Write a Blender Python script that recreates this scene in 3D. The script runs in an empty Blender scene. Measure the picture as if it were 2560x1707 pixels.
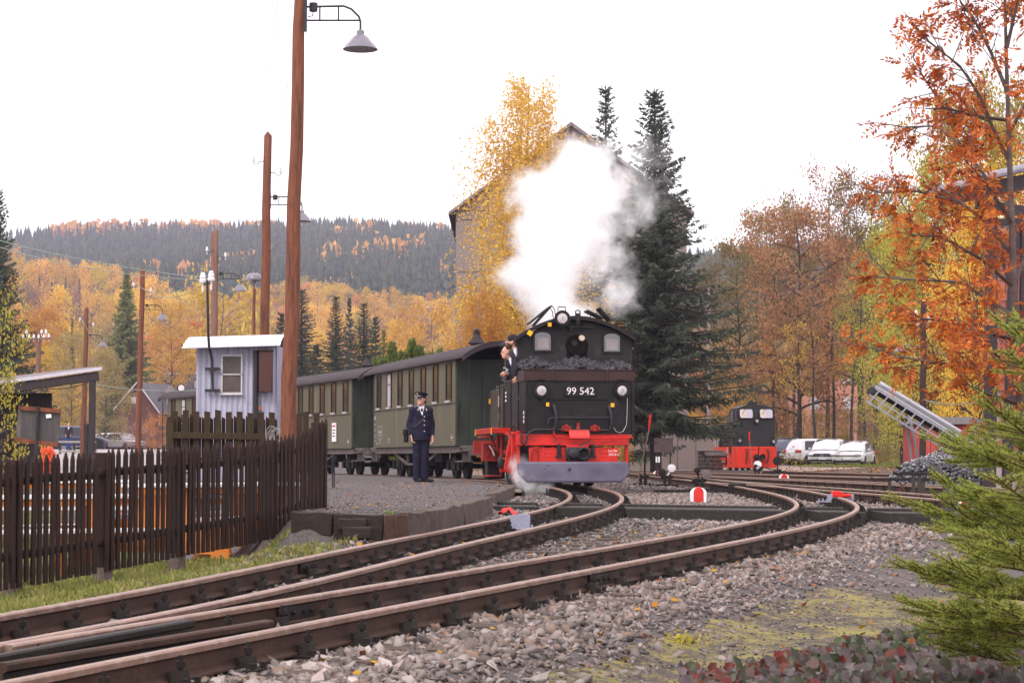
import bpy, bmesh, math, random
import numpy as np
from mathutils import Vector, Matrix

C = bpy.context.scene
COL = C.collection
F = 5000.0                       # focal length in pixels of the 2560 px wide photograph
TH = math.atan(293.5 / F)        # camera pitch
R = math.radians

# ------------------------------------------------------------------ camera, world, sun, exposure
cam_d = bpy.data.cameras.new('camera'); cam = bpy.data.objects.new('camera', cam_d); COL.objects.link(cam)
cam_d.sensor_width = 36.0; cam_d.lens = 36.0 * F / 2560.0
cam_d.clip_start = 0.3; cam_d.clip_end = 12000
cam.location = (0, 0, 0); cam.rotation_euler = (math.pi / 2 + TH, 0, 0)
cam_d.dof.use_dof = True; cam_d.dof.focus_distance = 32.0; cam_d.dof.aperture_fstop = 14.0
C.camera = cam

SUN_EL, SUN_AZ = R(48), R(212)   # azimuth clockwise from +Y: high, behind the camera to the left
w = bpy.data.worlds.new('World'); C.world = w; w.use_nodes = True
nt = w.node_tree; nt.nodes.clear()
sky = nt.nodes.new('ShaderNodeTexSky'); sky.sky_type = 'NISHITA'; sky.sun_disc = False
sky.sun_elevation = SUN_EL; sky.sun_rotation = SUN_AZ
tc = nt.nodes.new('ShaderNodeTexCoord')
mp = nt.nodes.new('ShaderNodeMapping'); mp.inputs['Scale'].default_value = (1, 1, 3.2)
nz = nt.nodes.new('ShaderNodeTexNoise'); nz.inputs['Scale'].default_value = 1.7; nz.inputs['Detail'].default_value = 4
rp = nt.nodes.new('ShaderNodeValToRGB')
rp.color_ramp.elements[0].position = .3; rp.color_ramp.elements[0].color = (.94, .865, .92, 1)
rp.color_ramp.elements[1].position = .72; rp.color_ramp.elements[1].color = (1.0, .95, .972, 1)
sc = nt.nodes.new('ShaderNodeVectorMath'); sc.operation = 'SCALE'; sc.inputs['Scale'].default_value = 11.6
mx = nt.nodes.new('ShaderNodeMixRGB'); mx.inputs['Fac'].default_value = .93
bg = nt.nodes.new('ShaderNodeBackground'); bg.inputs['Strength'].default_value = .1
out = nt.nodes.new('ShaderNodeOutputWorld')
L = nt.links.new
L(tc.outputs['Generated'], mp.inputs['Vector']); L(mp.outputs[0], nz.inputs['Vector']); L(nz.outputs['Fac'], rp.inputs['Fac'])
L(rp.outputs['Color'], sc.inputs[0]); L(sky.outputs['Color'], mx.inputs['Color1']); L(sc.outputs[0], mx.inputs['Color2'])
L(mx.outputs['Color'], bg.inputs['Color']); L(bg.outputs[0], out.inputs['Surface'])

sun_d = bpy.data.lights.new('sun', 'SUN'); sun = bpy.data.objects.new('sun', sun_d); COL.objects.link(sun)
sun_d.energy = 1.5; sun_d.angle = R(25); sun_d.color = (1.0, .95, .9)
sdir = Vector((math.sin(SUN_AZ) * math.cos(SUN_EL), math.cos(SUN_AZ) * math.cos(SUN_EL), math.sin(SUN_EL)))
sun.rotation_euler = (-sdir).to_track_quat('-Z', 'Y').to_euler()
C.view_settings.view_transform = 'Standard'; C.view_settings.look = 'None'
C.view_settings.exposure = 0.76; C.view_settings.gamma = 1.0
cy = C.cycles
cy.max_bounces = 18; cy.diffuse_bounces = 3; cy.glossy_bounces = 3; cy.transmission_bounces = 4
cy.transparent_max_bounces = 12; cy.volume_bounces = 16; cy.caustics_reflective = False; cy.caustics_refractive = False
cy.sample_clamp_indirect = 6; cy.use_denoising = True; cy.use_adaptive_sampling = True
cy.volume_max_steps = 256

# ------------------------------------------------------------------ pixels of the photograph -> points of the place
def ray(px, py):
    u = (px - 1280) / F; v = (853.5 - py) / F; d = math.cos(TH) - v * math.sin(TH)
    return u / d, (math.sin(TH) + v * math.cos(TH)) / d
def P(px, py, Y):
    a, t = ray(px, py); return Vector((a * Y, Y, t * Y))
def sst(a, b, x):
    t = np.clip((np.asarray(x, float) - a) / (b - a), 0, 1); return t * t * (3 - 2 * t)
def hr(Y):                        # height of the rail heads
    Y = np.asarray(Y, float); s = 4 * np.log1p(np.exp(np.clip((34 - Y) / 4, -40, 40))); return -.47 - .0125 * s
def onrail(px, py, dz=0):
    a, t = ray(px, py); lo, hi = 3., 400.
    for _ in range(50):
        m = (lo + hi) / 2
        if hr(m) + dz > t * m: hi = m
        else: lo = m
    return a * m, m

# ------------------------------------------------------------------ objects, labels
def tag(o, label=None, cat=None, group=None, kind=None):
    if label: o['label'] = label
    if cat: o['category'] = cat
    if group: o['group'] = group
    if kind: o['kind'] = kind
    return o
def thing(name, label, cat, loc=(0, 0, 0), rz=0.0, group=None):
    o = bpy.data.objects.new(name, None); COL.objects.link(o); o.empty_display_size = .2
    o.location = loc; o.rotation_euler = (0, 0, rz)
    return tag(o, label, cat, group)
def dup(o, parent=None):
    c = o.copy(); COL.objects.link(c); c.parent = parent
    for k in list(o.children): dup(k, c)
    return c
def inst(name, mesh, parent=None, loc=(0, 0, 0), rot=(0, 0, 0), sc=(1, 1, 1)):
    o = bpy.data.objects.new(name, mesh); COL.objects.link(o); o.parent = parent
    o.location = loc; o.rotation_euler = rot; o.scale = sc if hasattr(sc, '__len__') else (sc,) * 3
    return o

# ------------------------------------------------------------------ materials
MATS = {}
def _n(nt, t, **kw):
    n = nt.nodes.new(t)
    for k, v in kw.items():
        if k in n.inputs: n.inputs[k].default_value = v
        else: setattr(n, k, v)
    return n
def mat(name, col, rough=.6, metal=0., var=.18, scale=9., bump=0., bscale=None, dirt=None, dscale=2.2, damt=.5,
        spec=.22, coat=0., stretch=(1, 1, 1), trans=0., alpha=1., emit=None):
    if name in MATS: return MATS[name]
    m = bpy.data.materials.new(name); m.use_nodes = True; MATS[name] = m
    t = m.node_tree; b = t.nodes['Principled BSDF']; L = t.links.new
    b.inputs['Roughness'].default_value = rough; b.inputs['Metallic'].default_value = metal
    b.inputs['Specular IOR Level'].default_value = spec; b.inputs['Coat Weight'].default_value = coat
    b.inputs['Coat Roughness'].default_value = .12
    b.inputs['Transmission Weight'].default_value = trans; b.inputs['Alpha'].default_value = alpha
    tc = _n(t, 'ShaderNodeTexCoord'); oi = _n(t, 'ShaderNodeObjectInfo')
    ad = _n(t, 'ShaderNodeVectorMath', operation='MULTIPLY_ADD'); ad.inputs[1].default_value = (1, 1, 1)
    mu = _n(t, 'ShaderNodeMath', operation='MULTIPLY'); mu.inputs[1].default_value = 37.0
    L(oi.outputs['Random'], mu.inputs[0]); L(tc.outputs['Object'], ad.inputs[0]); L(mu.outputs[0], ad.inputs[2])
    mp = _n(t, 'ShaderNodeMapping'); mp.inputs['Scale'].default_value = stretch; L(ad.outputs[0], mp.inputs['Vector'])
    n1 = _n(t, 'ShaderNodeTexNoise', Scale=scale, Detail=5., Roughness=.65); L(mp.outputs[0], n1.inputs['Vector'])
    cr = _n(t, 'ShaderNodeValToRGB'); c = np.array(col[:3])
    cr.color_ramp.elements[0].position = .28; cr.color_ramp.elements[1].position = .74
    cr.color_ramp.elements[0].color = (*np.clip(c * (1 - var), 0, 1), 1); cr.color_ramp.elements[1].color = (*np.clip(c * (1 + var), 0, 1), 1)
    L(n1.outputs['Fac'], cr.inputs['Fac']); src = cr.outputs['Color']
    if dirt is not None:
        n2 = _n(t, 'ShaderNodeTexNoise', Scale=dscale, Detail=6., Roughness=.7); L(mp.outputs[0], n2.inputs['Vector'])
        r2 = _n(t, 'ShaderNodeValToRGB'); r2.color_ramp.elements[0].position = .62 - .25 * damt; r2.color_ramp.elements[1].position = .8 - .2 * damt
        L(n2.outputs['Fac'], r2.inputs['Fac'])
        mx = _n(t, 'ShaderNodeMixRGB'); mx.inputs['Color2'].default_value = (*dirt, 1)
        L(r2.outputs['Color'], mx.inputs['Fac']); L(src, mx.inputs['Color1']); src = mx.outputs['Color']
    L(src, b.inputs['Base Color'])
    rr = _n(t, 'ShaderNodeMapRange'); rr.inputs[3].default_value = max(0, rough - .12); rr.inputs[4].default_value = min(1, rough + .12)
    L(n1.outputs['Fac'], rr.inputs[0]); L(rr.outputs[0], b.inputs['Roughness'])
    if bump:
        n3 = _n(t, 'ShaderNodeTexNoise', Scale=bscale or scale * 3, Detail=4.); L(mp.outputs[0], n3.inputs['Vector'])
        bp = _n(t, 'ShaderNodeBump', Strength=min(1, bump), Distance=.02 * max(1, bump)); L(n3.outputs['Fac'], bp.inputs['Height']); L(bp.outputs[0], b.inputs['Normal'])
    if emit: b.inputs['Emission Color'].default_value = (*emit[:3], 1); b.inputs['Emission Strength'].default_value = emit[3]
    return m
def leafmat(name, cols, trans=.35, rand=.25, gloss=0.):
    """leaf colours: each loose leaf takes its own shade; each tree its own tint"""
    if name in MATS: return MATS[name]
    m = bpy.data.materials.new(name); m.use_nodes = True; MATS[name] = m
    t = m.node_tree; t.nodes.clear(); L = t.links.new
    ge = _n(t, 'ShaderNodeNewGeometry'); cr = _n(t, 'ShaderNodeValToRGB')
    els = cr.color_ramp.elements
    while len(els) < len(cols): els.new(.5)
    for i, c in enumerate(cols): els[i].position = i / max(1, len(cols) - 1); els[i].color = (*c, 1)
    L(ge.outputs['Random Per Island'], cr.inputs['Fac'])
    oi = _n(t, 'ShaderNodeObjectInfo'); hs = _n(t, 'ShaderNodeHueSaturation')
    mr = _n(t, 'ShaderNodeMapRange'); mr.inputs[3].default_value = .5 - .018 * rand / .25; mr.inputs[4].default_value = .5 + .018 * rand / .25
    mv = _n(t, 'ShaderNodeMapRange'); mv.inputs[3].default_value = 1 - rand; mv.inputs[4].default_value = 1 + rand
    f7 = _n(t, 'ShaderNodeMath', operation='MULTIPLY'); f7.inputs[1].default_value = 7.31
    fr = _n(t, 'ShaderNodeMath', operation='FRACT'); L(oi.outputs['Random'], f7.inputs[0]); L(f7.outputs[0], fr.inputs[0])
    L(oi.outputs['Random'], mr.inputs[0]); L(fr.outputs[0], mv.inputs[0]); L(mr.outputs[0], hs.inputs['Hue']); L(mv.outputs[0], hs.inputs['Value'])
    L(cr.outputs['Color'], hs.inputs['Color'])
    d = _n(t, 'ShaderNodeBsdfDiffuse'); L(hs.outputs['Color'], d.inputs['Color']); sh = d.outputs[0]
    if trans:
        tr = _n(t, 'ShaderNodeBsdfTranslucent'); L(hs.outputs['Color'], tr.inputs['Color'])
        mx = _n(t, 'ShaderNodeMixShader', Fac=trans); L(sh, mx.inputs[1]); L(tr.outputs[0], mx.inputs[2]); sh = mx.outputs[0]
    if gloss:
        gl = _n(t, 'ShaderNodeBsdfGlossy', Roughness=.35); mx = _n(t, 'ShaderNodeMixShader')
        fz = _n(t, 'ShaderNodeFresnel', IOR=1.45); mg = _n(t, 'ShaderNodeMath', operation='MULTIPLY'); mg.inputs[1].default_value = gloss
        L(fz.outputs[0], mg.inputs[0]); L(mg.outputs[0], mx.inputs['Fac']); L(sh, mx.inputs[1]); L(gl.outputs[0], mx.inputs[2]); sh = mx.outputs[0]
    o = _n(t, 'ShaderNodeOutputMaterial'); L(sh, o.inputs['Surface'])
    return m

# ------------------------------------------------------------------ mesh building
def mesh_np(name, V, Fs, mats, mi=None, smooth=False):
    """V (N,3); Fs (M,k) all of one size k"""
    me = bpy.data.meshes.new(name); V = np.ascontiguousarray(V, np.float32); Fs = np.ascontiguousarray(Fs, np.int32)
    n, k = Fs.shape
    me.vertices.add(len(V)); me.vertices.foreach_set('co', V.ravel())
    me.loops.add(n * k); me.loops.foreach_set('vertex_index', Fs.ravel())
    me.polygons.add(n); me.polygons.foreach_set('loop_start', np.arange(0, n * k, k, dtype=np.int32))
    if mi is not None: me.polygons.foreach_set('material_index', np.ascontiguousarray(mi, np.int32))
    if smooth: me.polygons.foreach_set('use_smooth', np.ones(n, bool))
    for m in (mats if isinstance(mats, (list, tuple)) else [mats]): me.materials.append(m)
    me.update(calc_edges=True); return me
def rot_to(d):
    return Vector(d).to_track_quat('Z', 'Y').to_matrix()
class MB:
    def __init__(s): s.v = []; s.f = []; s.m = []; s.cur = 0
    def add(s, vs, fs):
        o = len(s.v); s.v += [tuple(p) for p in vs]; s.f += [tuple(i + o for i in f) for f in fs]; s.m += [s.cur] * len(fs); return s
    def mat(s, i): s.cur = i; return s
    def box(s, c, d, M=None, taper=1.0):
        x, y, z = d[0] / 2, d[1] / 2, d[2] / 2
        vs = [(-x, -y, -z), (x, -y, -z), (x, y, -z), (-x, y, -z), (-x * taper, -y * taper, z), (x * taper, -y * taper, z), (x * taper, y * taper, z), (-x * taper, y * taper, z)]
        if M is not None: vs = [M @ Vector(p) for p in vs]
        vs = [(p[0] + c[0], p[1] + c[1], p[2] + c[2]) for p in vs]
        return s.add(vs, [(0, 3, 2, 1), (4, 5, 6, 7), (0, 1, 5, 4), (1, 2, 6, 5), (2, 3, 7, 6), (3, 0, 4, 7)])
    def bar(s, a, b, w, h=None, up=(0, 0, 1)):
        a, b = Vector(a), Vector(b); d = b - a; h = h or w; z = d.normalized(); u = Vector(up)
        if abs(z.dot(u)) > .98: u = Vector((0, 1, 0))
        x = u.cross(z).normalized(); y = z.cross(x); M = Matrix((x, y, z)).transposed()
        return s.box((a + b) / 2, (w, h, d.length), M)
    def cyl(s, a, b, r0, r1=None, n=10, cap=True):
        return s.tube([a, b], [r0, r0 if r1 is None else r1], n, cap)
    def tube(s, pts, r, n=6, cap=True):
        pts = [Vector(p) for p in pts]; k = len(pts); r = r if hasattr(r, '__len__') else [r] * k
        vs = []; up = None
        for i, p in enumerate(pts):
            d = (pts[min(i + 1, k - 1)] - pts[max(i - 1, 0)])
            if d.length < 1e-9: d = Vector((0, 0, 1))
            d.normalize()
            if up is None: up = Vector((0, 0, 1)) if abs(d.z) < .9 else Vector((0, 1, 0))
            x = up.cross(d)
            if x.length < 1e-4: x = Vector((1, 0, 0))
            x.normalize(); y = d.cross(x); up = y
            for j in range(n):
                a = 2 * math.pi * j / n; vs.append(p + x * (math.cos(a) * r[i]) + y * (math.sin(a) * r[i]))
        fs = [(i * n + j, i * n + (j + 1) % n, (i + 1) * n + (j + 1) % n, (i + 1) * n + j) for i in range(k - 1) for j in range(n)]
        if cap: fs += [tuple(range(n - 1, -1, -1)), tuple((k - 1) * n + j for j in range(n))]
        return s.add(vs, fs)
    def lathe(s, prof, n=16, c=(0, 0, 0), axis=(0, 0, 1), cap=True):
        M = rot_to(axis); c = Vector(c); vs = []; k = len(prof)
        for r, z in prof:
            for j in range(n):
                a = 2 * math.pi * j / n; vs.append(c + M @ Vector((r * math.cos(a), r * math.sin(a), z)))
        fs = [(i * n + j, i * n + (j + 1) % n, (i + 1) * n + (j + 1) % n, (i + 1) * n + j) for i in range(k - 1) for j in range(n)]
        if cap: fs += [tuple(range(n - 1, -1, -1)), tuple((k - 1) * n + j for j in range(n))]
        return s.add(vs, fs)
    def prism(s, poly, y0, y1, T=None):
        """poly of (x,z) extruded from y0 to y1; T maps (x,y,z)"""
        n = len(poly); T = T or (lambda x, y, z: (x, y, z))
        vs = [T(x, y0, z) for x, z in poly] + [T(x, y1, z) for x, z in poly]
        fs = [tuple(range(n)), tuple(range(2 * n - 1, n - 1, -1))] + [(i, i + n, (i + 1) % n + n, (i + 1) % n) for i in range(n)]
        return s.add(vs, fs)
    def sph(s, c, r, nu=12, nv=8, M=None):
        r = r if hasattr(r, '__len__') else (r, r, r); vs = []; fs = []
        for i in range(nv + 1):
            t = math.pi * i / nv
            for j in range(nu):
                a = 2 * math.pi * j / nu; p = Vector((r[0] * math.sin(t) * math.cos(a), r[1] * math.sin(t) * math.sin(a), r[2] * math.cos(t)))
                if M is not None: p = M @ p
                vs.append(p + Vector(c))
        for i in range(nv):
            for j in range(nu): fs.append((i * nu + j, (i + 1) * nu + j, (i + 1) * nu + (j + 1) % nu, i * nu + (j + 1) % nu))
        return s.add(vs, fs)
    def grid(s, fn, nu, nv):
        vs = [fn(i / nu, j / nv) for j in range(nv + 1) for i in range(nu + 1)]
        fs = [(j * (nu + 1) + i, j * (nu + 1) + i + 1, (j + 1) * (nu + 1) + i + 1, (j + 1) * (nu + 1) + i) for j in range(nv) for i in range(nu)]
        return s.add(vs, fs)
    def poly(s, vs): return s.add(vs, [tuple(range(len(vs)))])
    def mesh(s, name, mats, ang=35):
        me = bpy.data.meshes.new(name); me.from_pydata(s.v, [], s.f)
        for m in (mats if isinstance(mats, (list, tuple)) else [mats]): me.materials.append(m)
        me.polygons.foreach_set('material_index', s.m)
        if ang:
            me.polygons.foreach_set('use_smooth', [True] * len(s.f)); me.update(); me.set_sharp_from_angle(angle=R(ang))
        me.update(); return me
    def build(s, name, mats, parent=None, bev=0., ang=35, off=None):
        if off is not None: s.v = [(p[0] - off[0], p[1] - off[1], p[2] - off[2]) for p in s.v]
        o = bpy.data.objects.new(name, s.mesh(name, mats, ang)); COL.objects.link(o); o.parent = parent
        if bev:
            b = o.modifiers.new('bevel', 'BEVEL'); b.width = bev; b.segments = 1; b.limit_method = 'ANGLE'; b.angle_limit = R(40)
        return o
def text(name, s, size, material, parent, loc, rot, ext=.003, align='CENTER', sx=1.0):
    cu = bpy.data.curves.new(name, 'FONT'); cu.body = s; cu.size = size; cu.extrude = ext; cu.align_x = align; cu.align_y = 'CENTER'; cu.resolution_u = 3
    o = bpy.data.objects.new(name, cu); dg = None; COL.objects.link(o)
    bpy.context.view_layer.update(); me = bpy.data.meshes.new_from_object(o.evaluated_get(bpy.context.evaluated_depsgraph_get()))
    bpy.data.objects.remove(o); me.materials.clear(); me.materials.append(material); me.name = name
    q = bpy.data.objects.new(name, me); COL.objects.link(q); q.parent = parent; q.location = loc; q.rotation_euler = rot; q.scale = (sx, 1, 1)
    return q
# ------------------------------------------------------------------ track geometry (plan curves x(Y) fitted to the rails seen in the photograph)
def fitcurve(pts, knots):
    Y = np.array([p[1] for p in pts]); X = np.array([p[0] for p in pts]); W = np.array([p[2] if len(p) > 2 else 1. for p in pts])
    def basis(y):
        y = np.asarray(y, float) / 20; return np.stack([np.ones_like(y), y, y**2, y**3] + [np.clip(y - k / 20, 0, None)**3 for k in knots], -1)
    c = np.linalg.lstsq(basis(Y) * W[:, None], X * W, rcond=None)[0]
    return lambda y: basis(y) @ c
GA = .375
def rails_to_centre(left, right, extra, knots):
    pts = []
    k = lambda y: 1.0 + .03 * np.clip((20 - y) / 10, 0, 1)
    for p in left: x, y = onrail(*p); pts.append((x + GA * k(y), y))
    for p in right: x, y = onrail(*p); pts.append((x - GA * k(y), y))
    return fitcurve(pts + [(x, y, 3.) for x, y in extra], knots)
A1 = [(0,1535),(219,1497),(548,1425),(780,1382),(963,1347.5),(1146,1319),(1328,1278),(1372,1266),(1402,1256),(1420,1243),(1423,1235),(1416,1227),(1402,1221),(1372,1215)]
A2 = [(366,1538),(548,1497),(780,1455),(955,1419),(1146,1369),(1328,1320),(1438,1291),(1511,1272),(1544,1261),(1557,1250),(1557,1241),(1544,1230),(1522,1223),(1489,1218)]
B1 = [(329,1563),(548,1523),(860,1474),(963,1452),(1135,1428),(1328,1402),(1511,1373),(1640,1351),(1730,1326),(1900,1297),(1964,1275),(1989,1258),(1989,1248),(1972,1237),(1943,1229),(1900,1221),(1832,1214)]
B2 = [(0,1707),(400,1624),(780,1549),(963,1516),(1146,1479),(1328,1442),(1511,1419),(1640,1395),(1730,1373),(1900,1337),(2028,1307),(2091,1288),(2125,1271),(2135,1258),(2130,1251),(2113,1243),(2091,1237),(2028,1226),(1964,1220),(1900,1214)]
cA = rails_to_centre(A1, A2, [(1.04, 36.2), (-.3, 45.3), (-1.5, 51), (-2.9, 55.8), (-4.0, 59), (-7.05, 67.2), (-8.4, 70), (-12.4, 78)], [16, 24, 32, 42, 56])
cB = rails_to_centre(B1, B2, [(4.34, 44), (4.36, 54), (4.3, 70), (4.25, 90)], [16, 24, 32, 44])
cC = fitcurve([(6.5, 26.7, 1), (5.95, 30.5, 1), (5.36, 34.5, 1), (7.6, 18.5, 1), (9.2, 7, 1), (4.62, 41, 2), (4.4, 48, 2), (4.36, 56, 2)], [30, 42])
cD = fitcurve([(8.25, 33.85, 1), (7.45, 39.6, 1), (6.82, 44.8, 1), (5.6, 55, 1), (4.8, 66, 1), (4.4, 78, 1), (4.25, 92, 1), (9.7, 25, 1)], [40, 60])
cE = fitcurve([(9.6, 52.5, 1), (8.65, 57.6, 1), (6.9, 67.5, 1), (5.5, 80, 1), (11.6, 42, 1)], [60])
DY, DX, DYAW = 83.0, 10.15, R(6)     # the diesel locomotive and its track
cF = lambda y: DX - (np.asarray(y, float) - DY) * math.tan(DYAW)
def dirof(c, y): s = (c(y + .05) - c(y - .05)) / .1; v = Vector((float(s), 1, 0)); return v.normalized()

# ------------------------------------------------------------------ ground height
FA, FB = (-3.83, 15.2), (-1.92, 20.0)           # the dark picket fence runs from FA (and beyond, to the left) to FB
EDGE = [(-2.6, 18.1), (-.92, 18.1), (-.746, 18.65), (-.49, 21.2), (-.23, 24.5), (.07, 35.6)]
_ey = np.array([18.1, 18.65, 21.2, 24.5, 30, 35.6]); _ex = np.array([-.92, -.746, -.49, -.23, -.08, .07])
def xedge(y):
    y = np.asarray(y, float)
    return np.where(y < 35.6, np.interp(y, _ey, _ex), cA(np.clip(y, 30, 80)) - .85)
def hillz(x, y):
    t = np.clip((y - 330) / 1170, 0, 1)
    s = 1 - .10 * sst(20, 130, x) - .05 * sst(130, 420, x) - .04 * sst(-120, -420, x) + .016 * np.sin(x / 62 + 2.2) + .010 * np.sin(x / 27)
    return (155 * s) * (t ** 1.12) + 6 * np.sin(x / 90 + y / 140) * t
def ground(x, y):
    x = np.asarray(x, float); y = np.asarray(y, float)
    z = hr(y) - .165
    dl = (cA(np.clip(y, 4, 40)) - GA) - x; dr = x - (cB(np.clip(y, 4, 60)) + GA)
    lf = np.clip((-1.75 - .2 * (y - 18) - x) / .5, 0, 1)
    z = z - (.17 * sst(.5, 2.2, dl) + .14 * sst(2.2, 3.6, dl)) * (1 - sst(18, 20, y) * (1 - lf)) * (1 - sst(27, 40, y))
    z = z + .0 * np.exp(-((x + 1.9)**2 + (y - 19.0)**2) / .8)
    z = z - .15 * sst(.75, 1.7, dr) * (1 - sst(22, 27, y))
    z = z + (.10 + .32 * sst(1.2, 4.5, x - 1.7 - .13 * (y - 6))) * sst(1.5, 3.0, x) * (1 - sst(9.0, 11.5, y)) * sst(.4, 1.6, x - .95 - .30 * (y - 6.5))
    z = z + .09 * sst(1.5, .9, dl) * sst(.05, .35, dl) * sst(15.6, 17.4, y) * (1 - sst(30, 34, y))
    m = sst(.0, -.14, x - xedge(y) + .03) * (sst(18.08, 18.2, y) * (1 - lf) + lf * sst(22, 36, y)) * (1 - sst(60, 70, y))
    pl = -.505 + .035 * sst(18, 36, y) - .12 * sst(-3.2, -5.5, x + .3 * (y - 20))
    z = z * (1 - m) + pl * m
    lw = sst(3, -3, x); z = z + lw * (1.25 * sst(85, 135, y) + .004 * np.clip(y - 135, 0, 200)) + (1 - lw) * (.2 * sst(62, 116, y) + 1.7 * sst(122, 165, y))
    z = z + 1.3 * sst(12, 24, x - .07 * y) * sst(55, 100, y)
    z = z + hillz(x, y) + 1.5 * sst(215, 330, y)
    return z + .008 * np.sin(x * 5.1 + y * 1.7) * np.sin(y * 4.3) + .006 * np.sin(x * 11 - y * 7)
def G(x, y): return float(ground(x, y))

M_ground = mat('ground gravel', (.10, .085, .083), .95, var=.55, scale=38, bump=.8, bscale=60, dirt=(.14, .118, .108), dscale=3.0, damt=.4)
ys = np.concatenate([np.geomspace(2.6, 60, 230), np.geomspace(61, 2300, 130)]); us = np.linspace(-1, 1, 201)
us = np.sign(us) * np.abs(us) ** 1.35
XX = us[None, :] * (9 + .52 * ys[:, None]); YY = np.repeat(ys[:, None], len(us), 1); ZZ = ground(XX, YY)
def gridfaces(nr, nc):
    i = np.arange(nr * nc).reshape(nr, nc); return np.stack([i[:-1, :-1], i[:-1, 1:], i[1:, 1:], i[1:, :-1]], -1).reshape(-1, 4)
def sheet(name, ys, x0, x1, nu, m, dz, kind='structure', parent=None, smooth=True):
    ys = np.asarray(ys, float); u = np.linspace(0, 1, nu); X = x0[:, None] * (1 - u) + x1[:, None] * u
    Yy = np.repeat(ys[:, None], nu, 1); Z = ground(X, Yy) + dz
    o = inst(name, mesh_np(name, np.stack([X, Yy, Z], -1).reshape(-1, 3), gridfaces(len(ys), nu), m, smooth=smooth), parent); o['kind'] = kind; return o
split = int(np.searchsorted(ys, 300))
o = inst('ground', mesh_np('ground', np.stack([XX, YY, ZZ], -1)[:split + 1].reshape(-1, 3), gridfaces(split + 1, len(us)), M_ground, smooth=True)); o['kind'] = 'structure'
M_hill = mat('hill floor', (.05, .045, .03), 1, var=.5, scale=.05)
o = inst('hill', mesh_np('hill', np.stack([XX, YY, ZZ], -1)[split:].reshape(-1, 3), gridfaces(len(ys) - split, len(us)), M_hill, smooth=True)); o['kind'] = 'structure'

rng = np.random.default_rng(5)
def wob(y, a, k=1.0, s=0): return a * (np.sin(y * 1.7 * k + s) + .6 * np.sin(y * 4.1 * k + 2 * s) + .4 * np.sin(y * 9.3 * k))
# cinder platform, grass strip, path, car park, verge
M_cinder = mat('platform cinder', (.115, .097, .098), .95, var=.65, scale=55, bump=1., bscale=80, dirt=(.17, .148, .14), dscale=1.3, damt=.35)
yy = np.linspace(18.12, 66, 150)
sheet('platform', yy, np.minimum(-2.1 - (yy - 18) * .42, xedge(yy) - 1), xedge(yy) - .02, 40, M_cinder, .012)
M_lawn = mat('lawn soil', (.085, .10, .03), 1, var=.5, scale=9, bump=.4, bscale=40, dirt=(.15, .12, .06), dscale=1.6, damt=.35)
yy = np.linspace(6, 40, 140); gx = cA(np.clip(yy, 6, 20)) - GA - .62
gx = np.where(yy < 17.6, gx, np.minimum(-1.75 - (yy - 17.6) * .45, gx - .3)) + wob(yy, .05, 2)
sheet('lawn', yy, gx - 7 - yy * .15, gx, 40, M_lawn, .014)
def mossmat():
    m = mat('mossy path', (.078, .063, .058), .95, var=.5, scale=45, bump=.9, bscale=70); t = m.node_tree; b = t.nodes['Principled BSDF']
    lk = [l for l in t.links if l.to_socket == b.inputs['Base Color']][0]; src = lk.from_socket
    tc = _n(t, 'ShaderNodeTexCoord'); n1 = _n(t, 'ShaderNodeTexNoise', Scale=2.2, Detail=12., Roughness=.92); r1 = _n(t, 'ShaderNodeValToRGB')
    r1.color_ramp.elements[0].position = .475; r1.color_ramp.elements[1].position = .54
    n2 = _n(t, 'ShaderNodeTexNoise', Scale=60., Detail=3.); r2 = _n(t, 'ShaderNodeValToRGB'); r2.color_ramp.elements[0].color = (.18, .15, .05, 1); r2.color_ramp.elements[1].color = (.31, .265, .08, 1)
    t.links.new(tc.outputs['Object'], n1.inputs['Vector']); t.links.new(tc.outputs['Object'], n2.inputs['Vector'])
    t.links.new(n1.outputs['Fac'], r1.inputs['Fac']); t.links.new(n2.outputs['Fac'], r2.inputs['Fac'])
    mx = _n(t, 'ShaderNodeMixRGB'); t.links.new(r1.outputs['Color'], mx.inputs['Fac']); t.links.new(src, mx.inputs['Color1']); t.links.new(r2.outputs['Color'], mx.inputs['Color2'])
    t.links.new(mx.outputs['Color'], b.inputs['Base Color']); return m
yy = np.linspace(5.5, 15, 90); px0 = cB(yy) + GA + 1.25 + wob(yy, .04, 3)
sheet('path', yy, px0, px0 + 2.2 + .12 * yy, 30, mossmat(), .012)
M_park = mat('car park gravel', (.30, .25, .235), .95, var=.3, scale=14, bump=.4, dirt=(.42, .22, .09), dscale=.7, damt=.22)
yy = np.linspace(86, 122, 40); sheet('car_park', yy, 6.5 + .08 * (yy - 86) + wob(yy, .2, .6), 10.5 + .36 * (yy - 80), 30, M_park, .03)
yy = np.linspace(74, 92, 20); sheet('road', yy, np.full(20, -2.0), 9.0 + 0 * yy, 20, mat('leafy asphalt', (.23, .20, .19), .9, var=.3, scale=6, dirt=(.42, .2, .07), dscale=1.1, damt=.4), .02)
yy = np.linspace(104, 135, 40); sheet('verge', yy, 15.0 + .125 * (yy - 104) + wob(yy, .3, .5), 40 + 0 * yy, 30, mat('verge grass', (.12, .145, .03), 1, var=.45, scale=3, bump=.5, dirt=(.40, .22, .05), dscale=.5, damt=.32), .05)
yy = np.geomspace(70, 230, 50); sheet('parking_lane', yy, -13 - .22 * yy, -2 - .12 * yy, 20, mat('pale lane', (.33, .30, .29), .9, var=.2, scale=3), .03)

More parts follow.
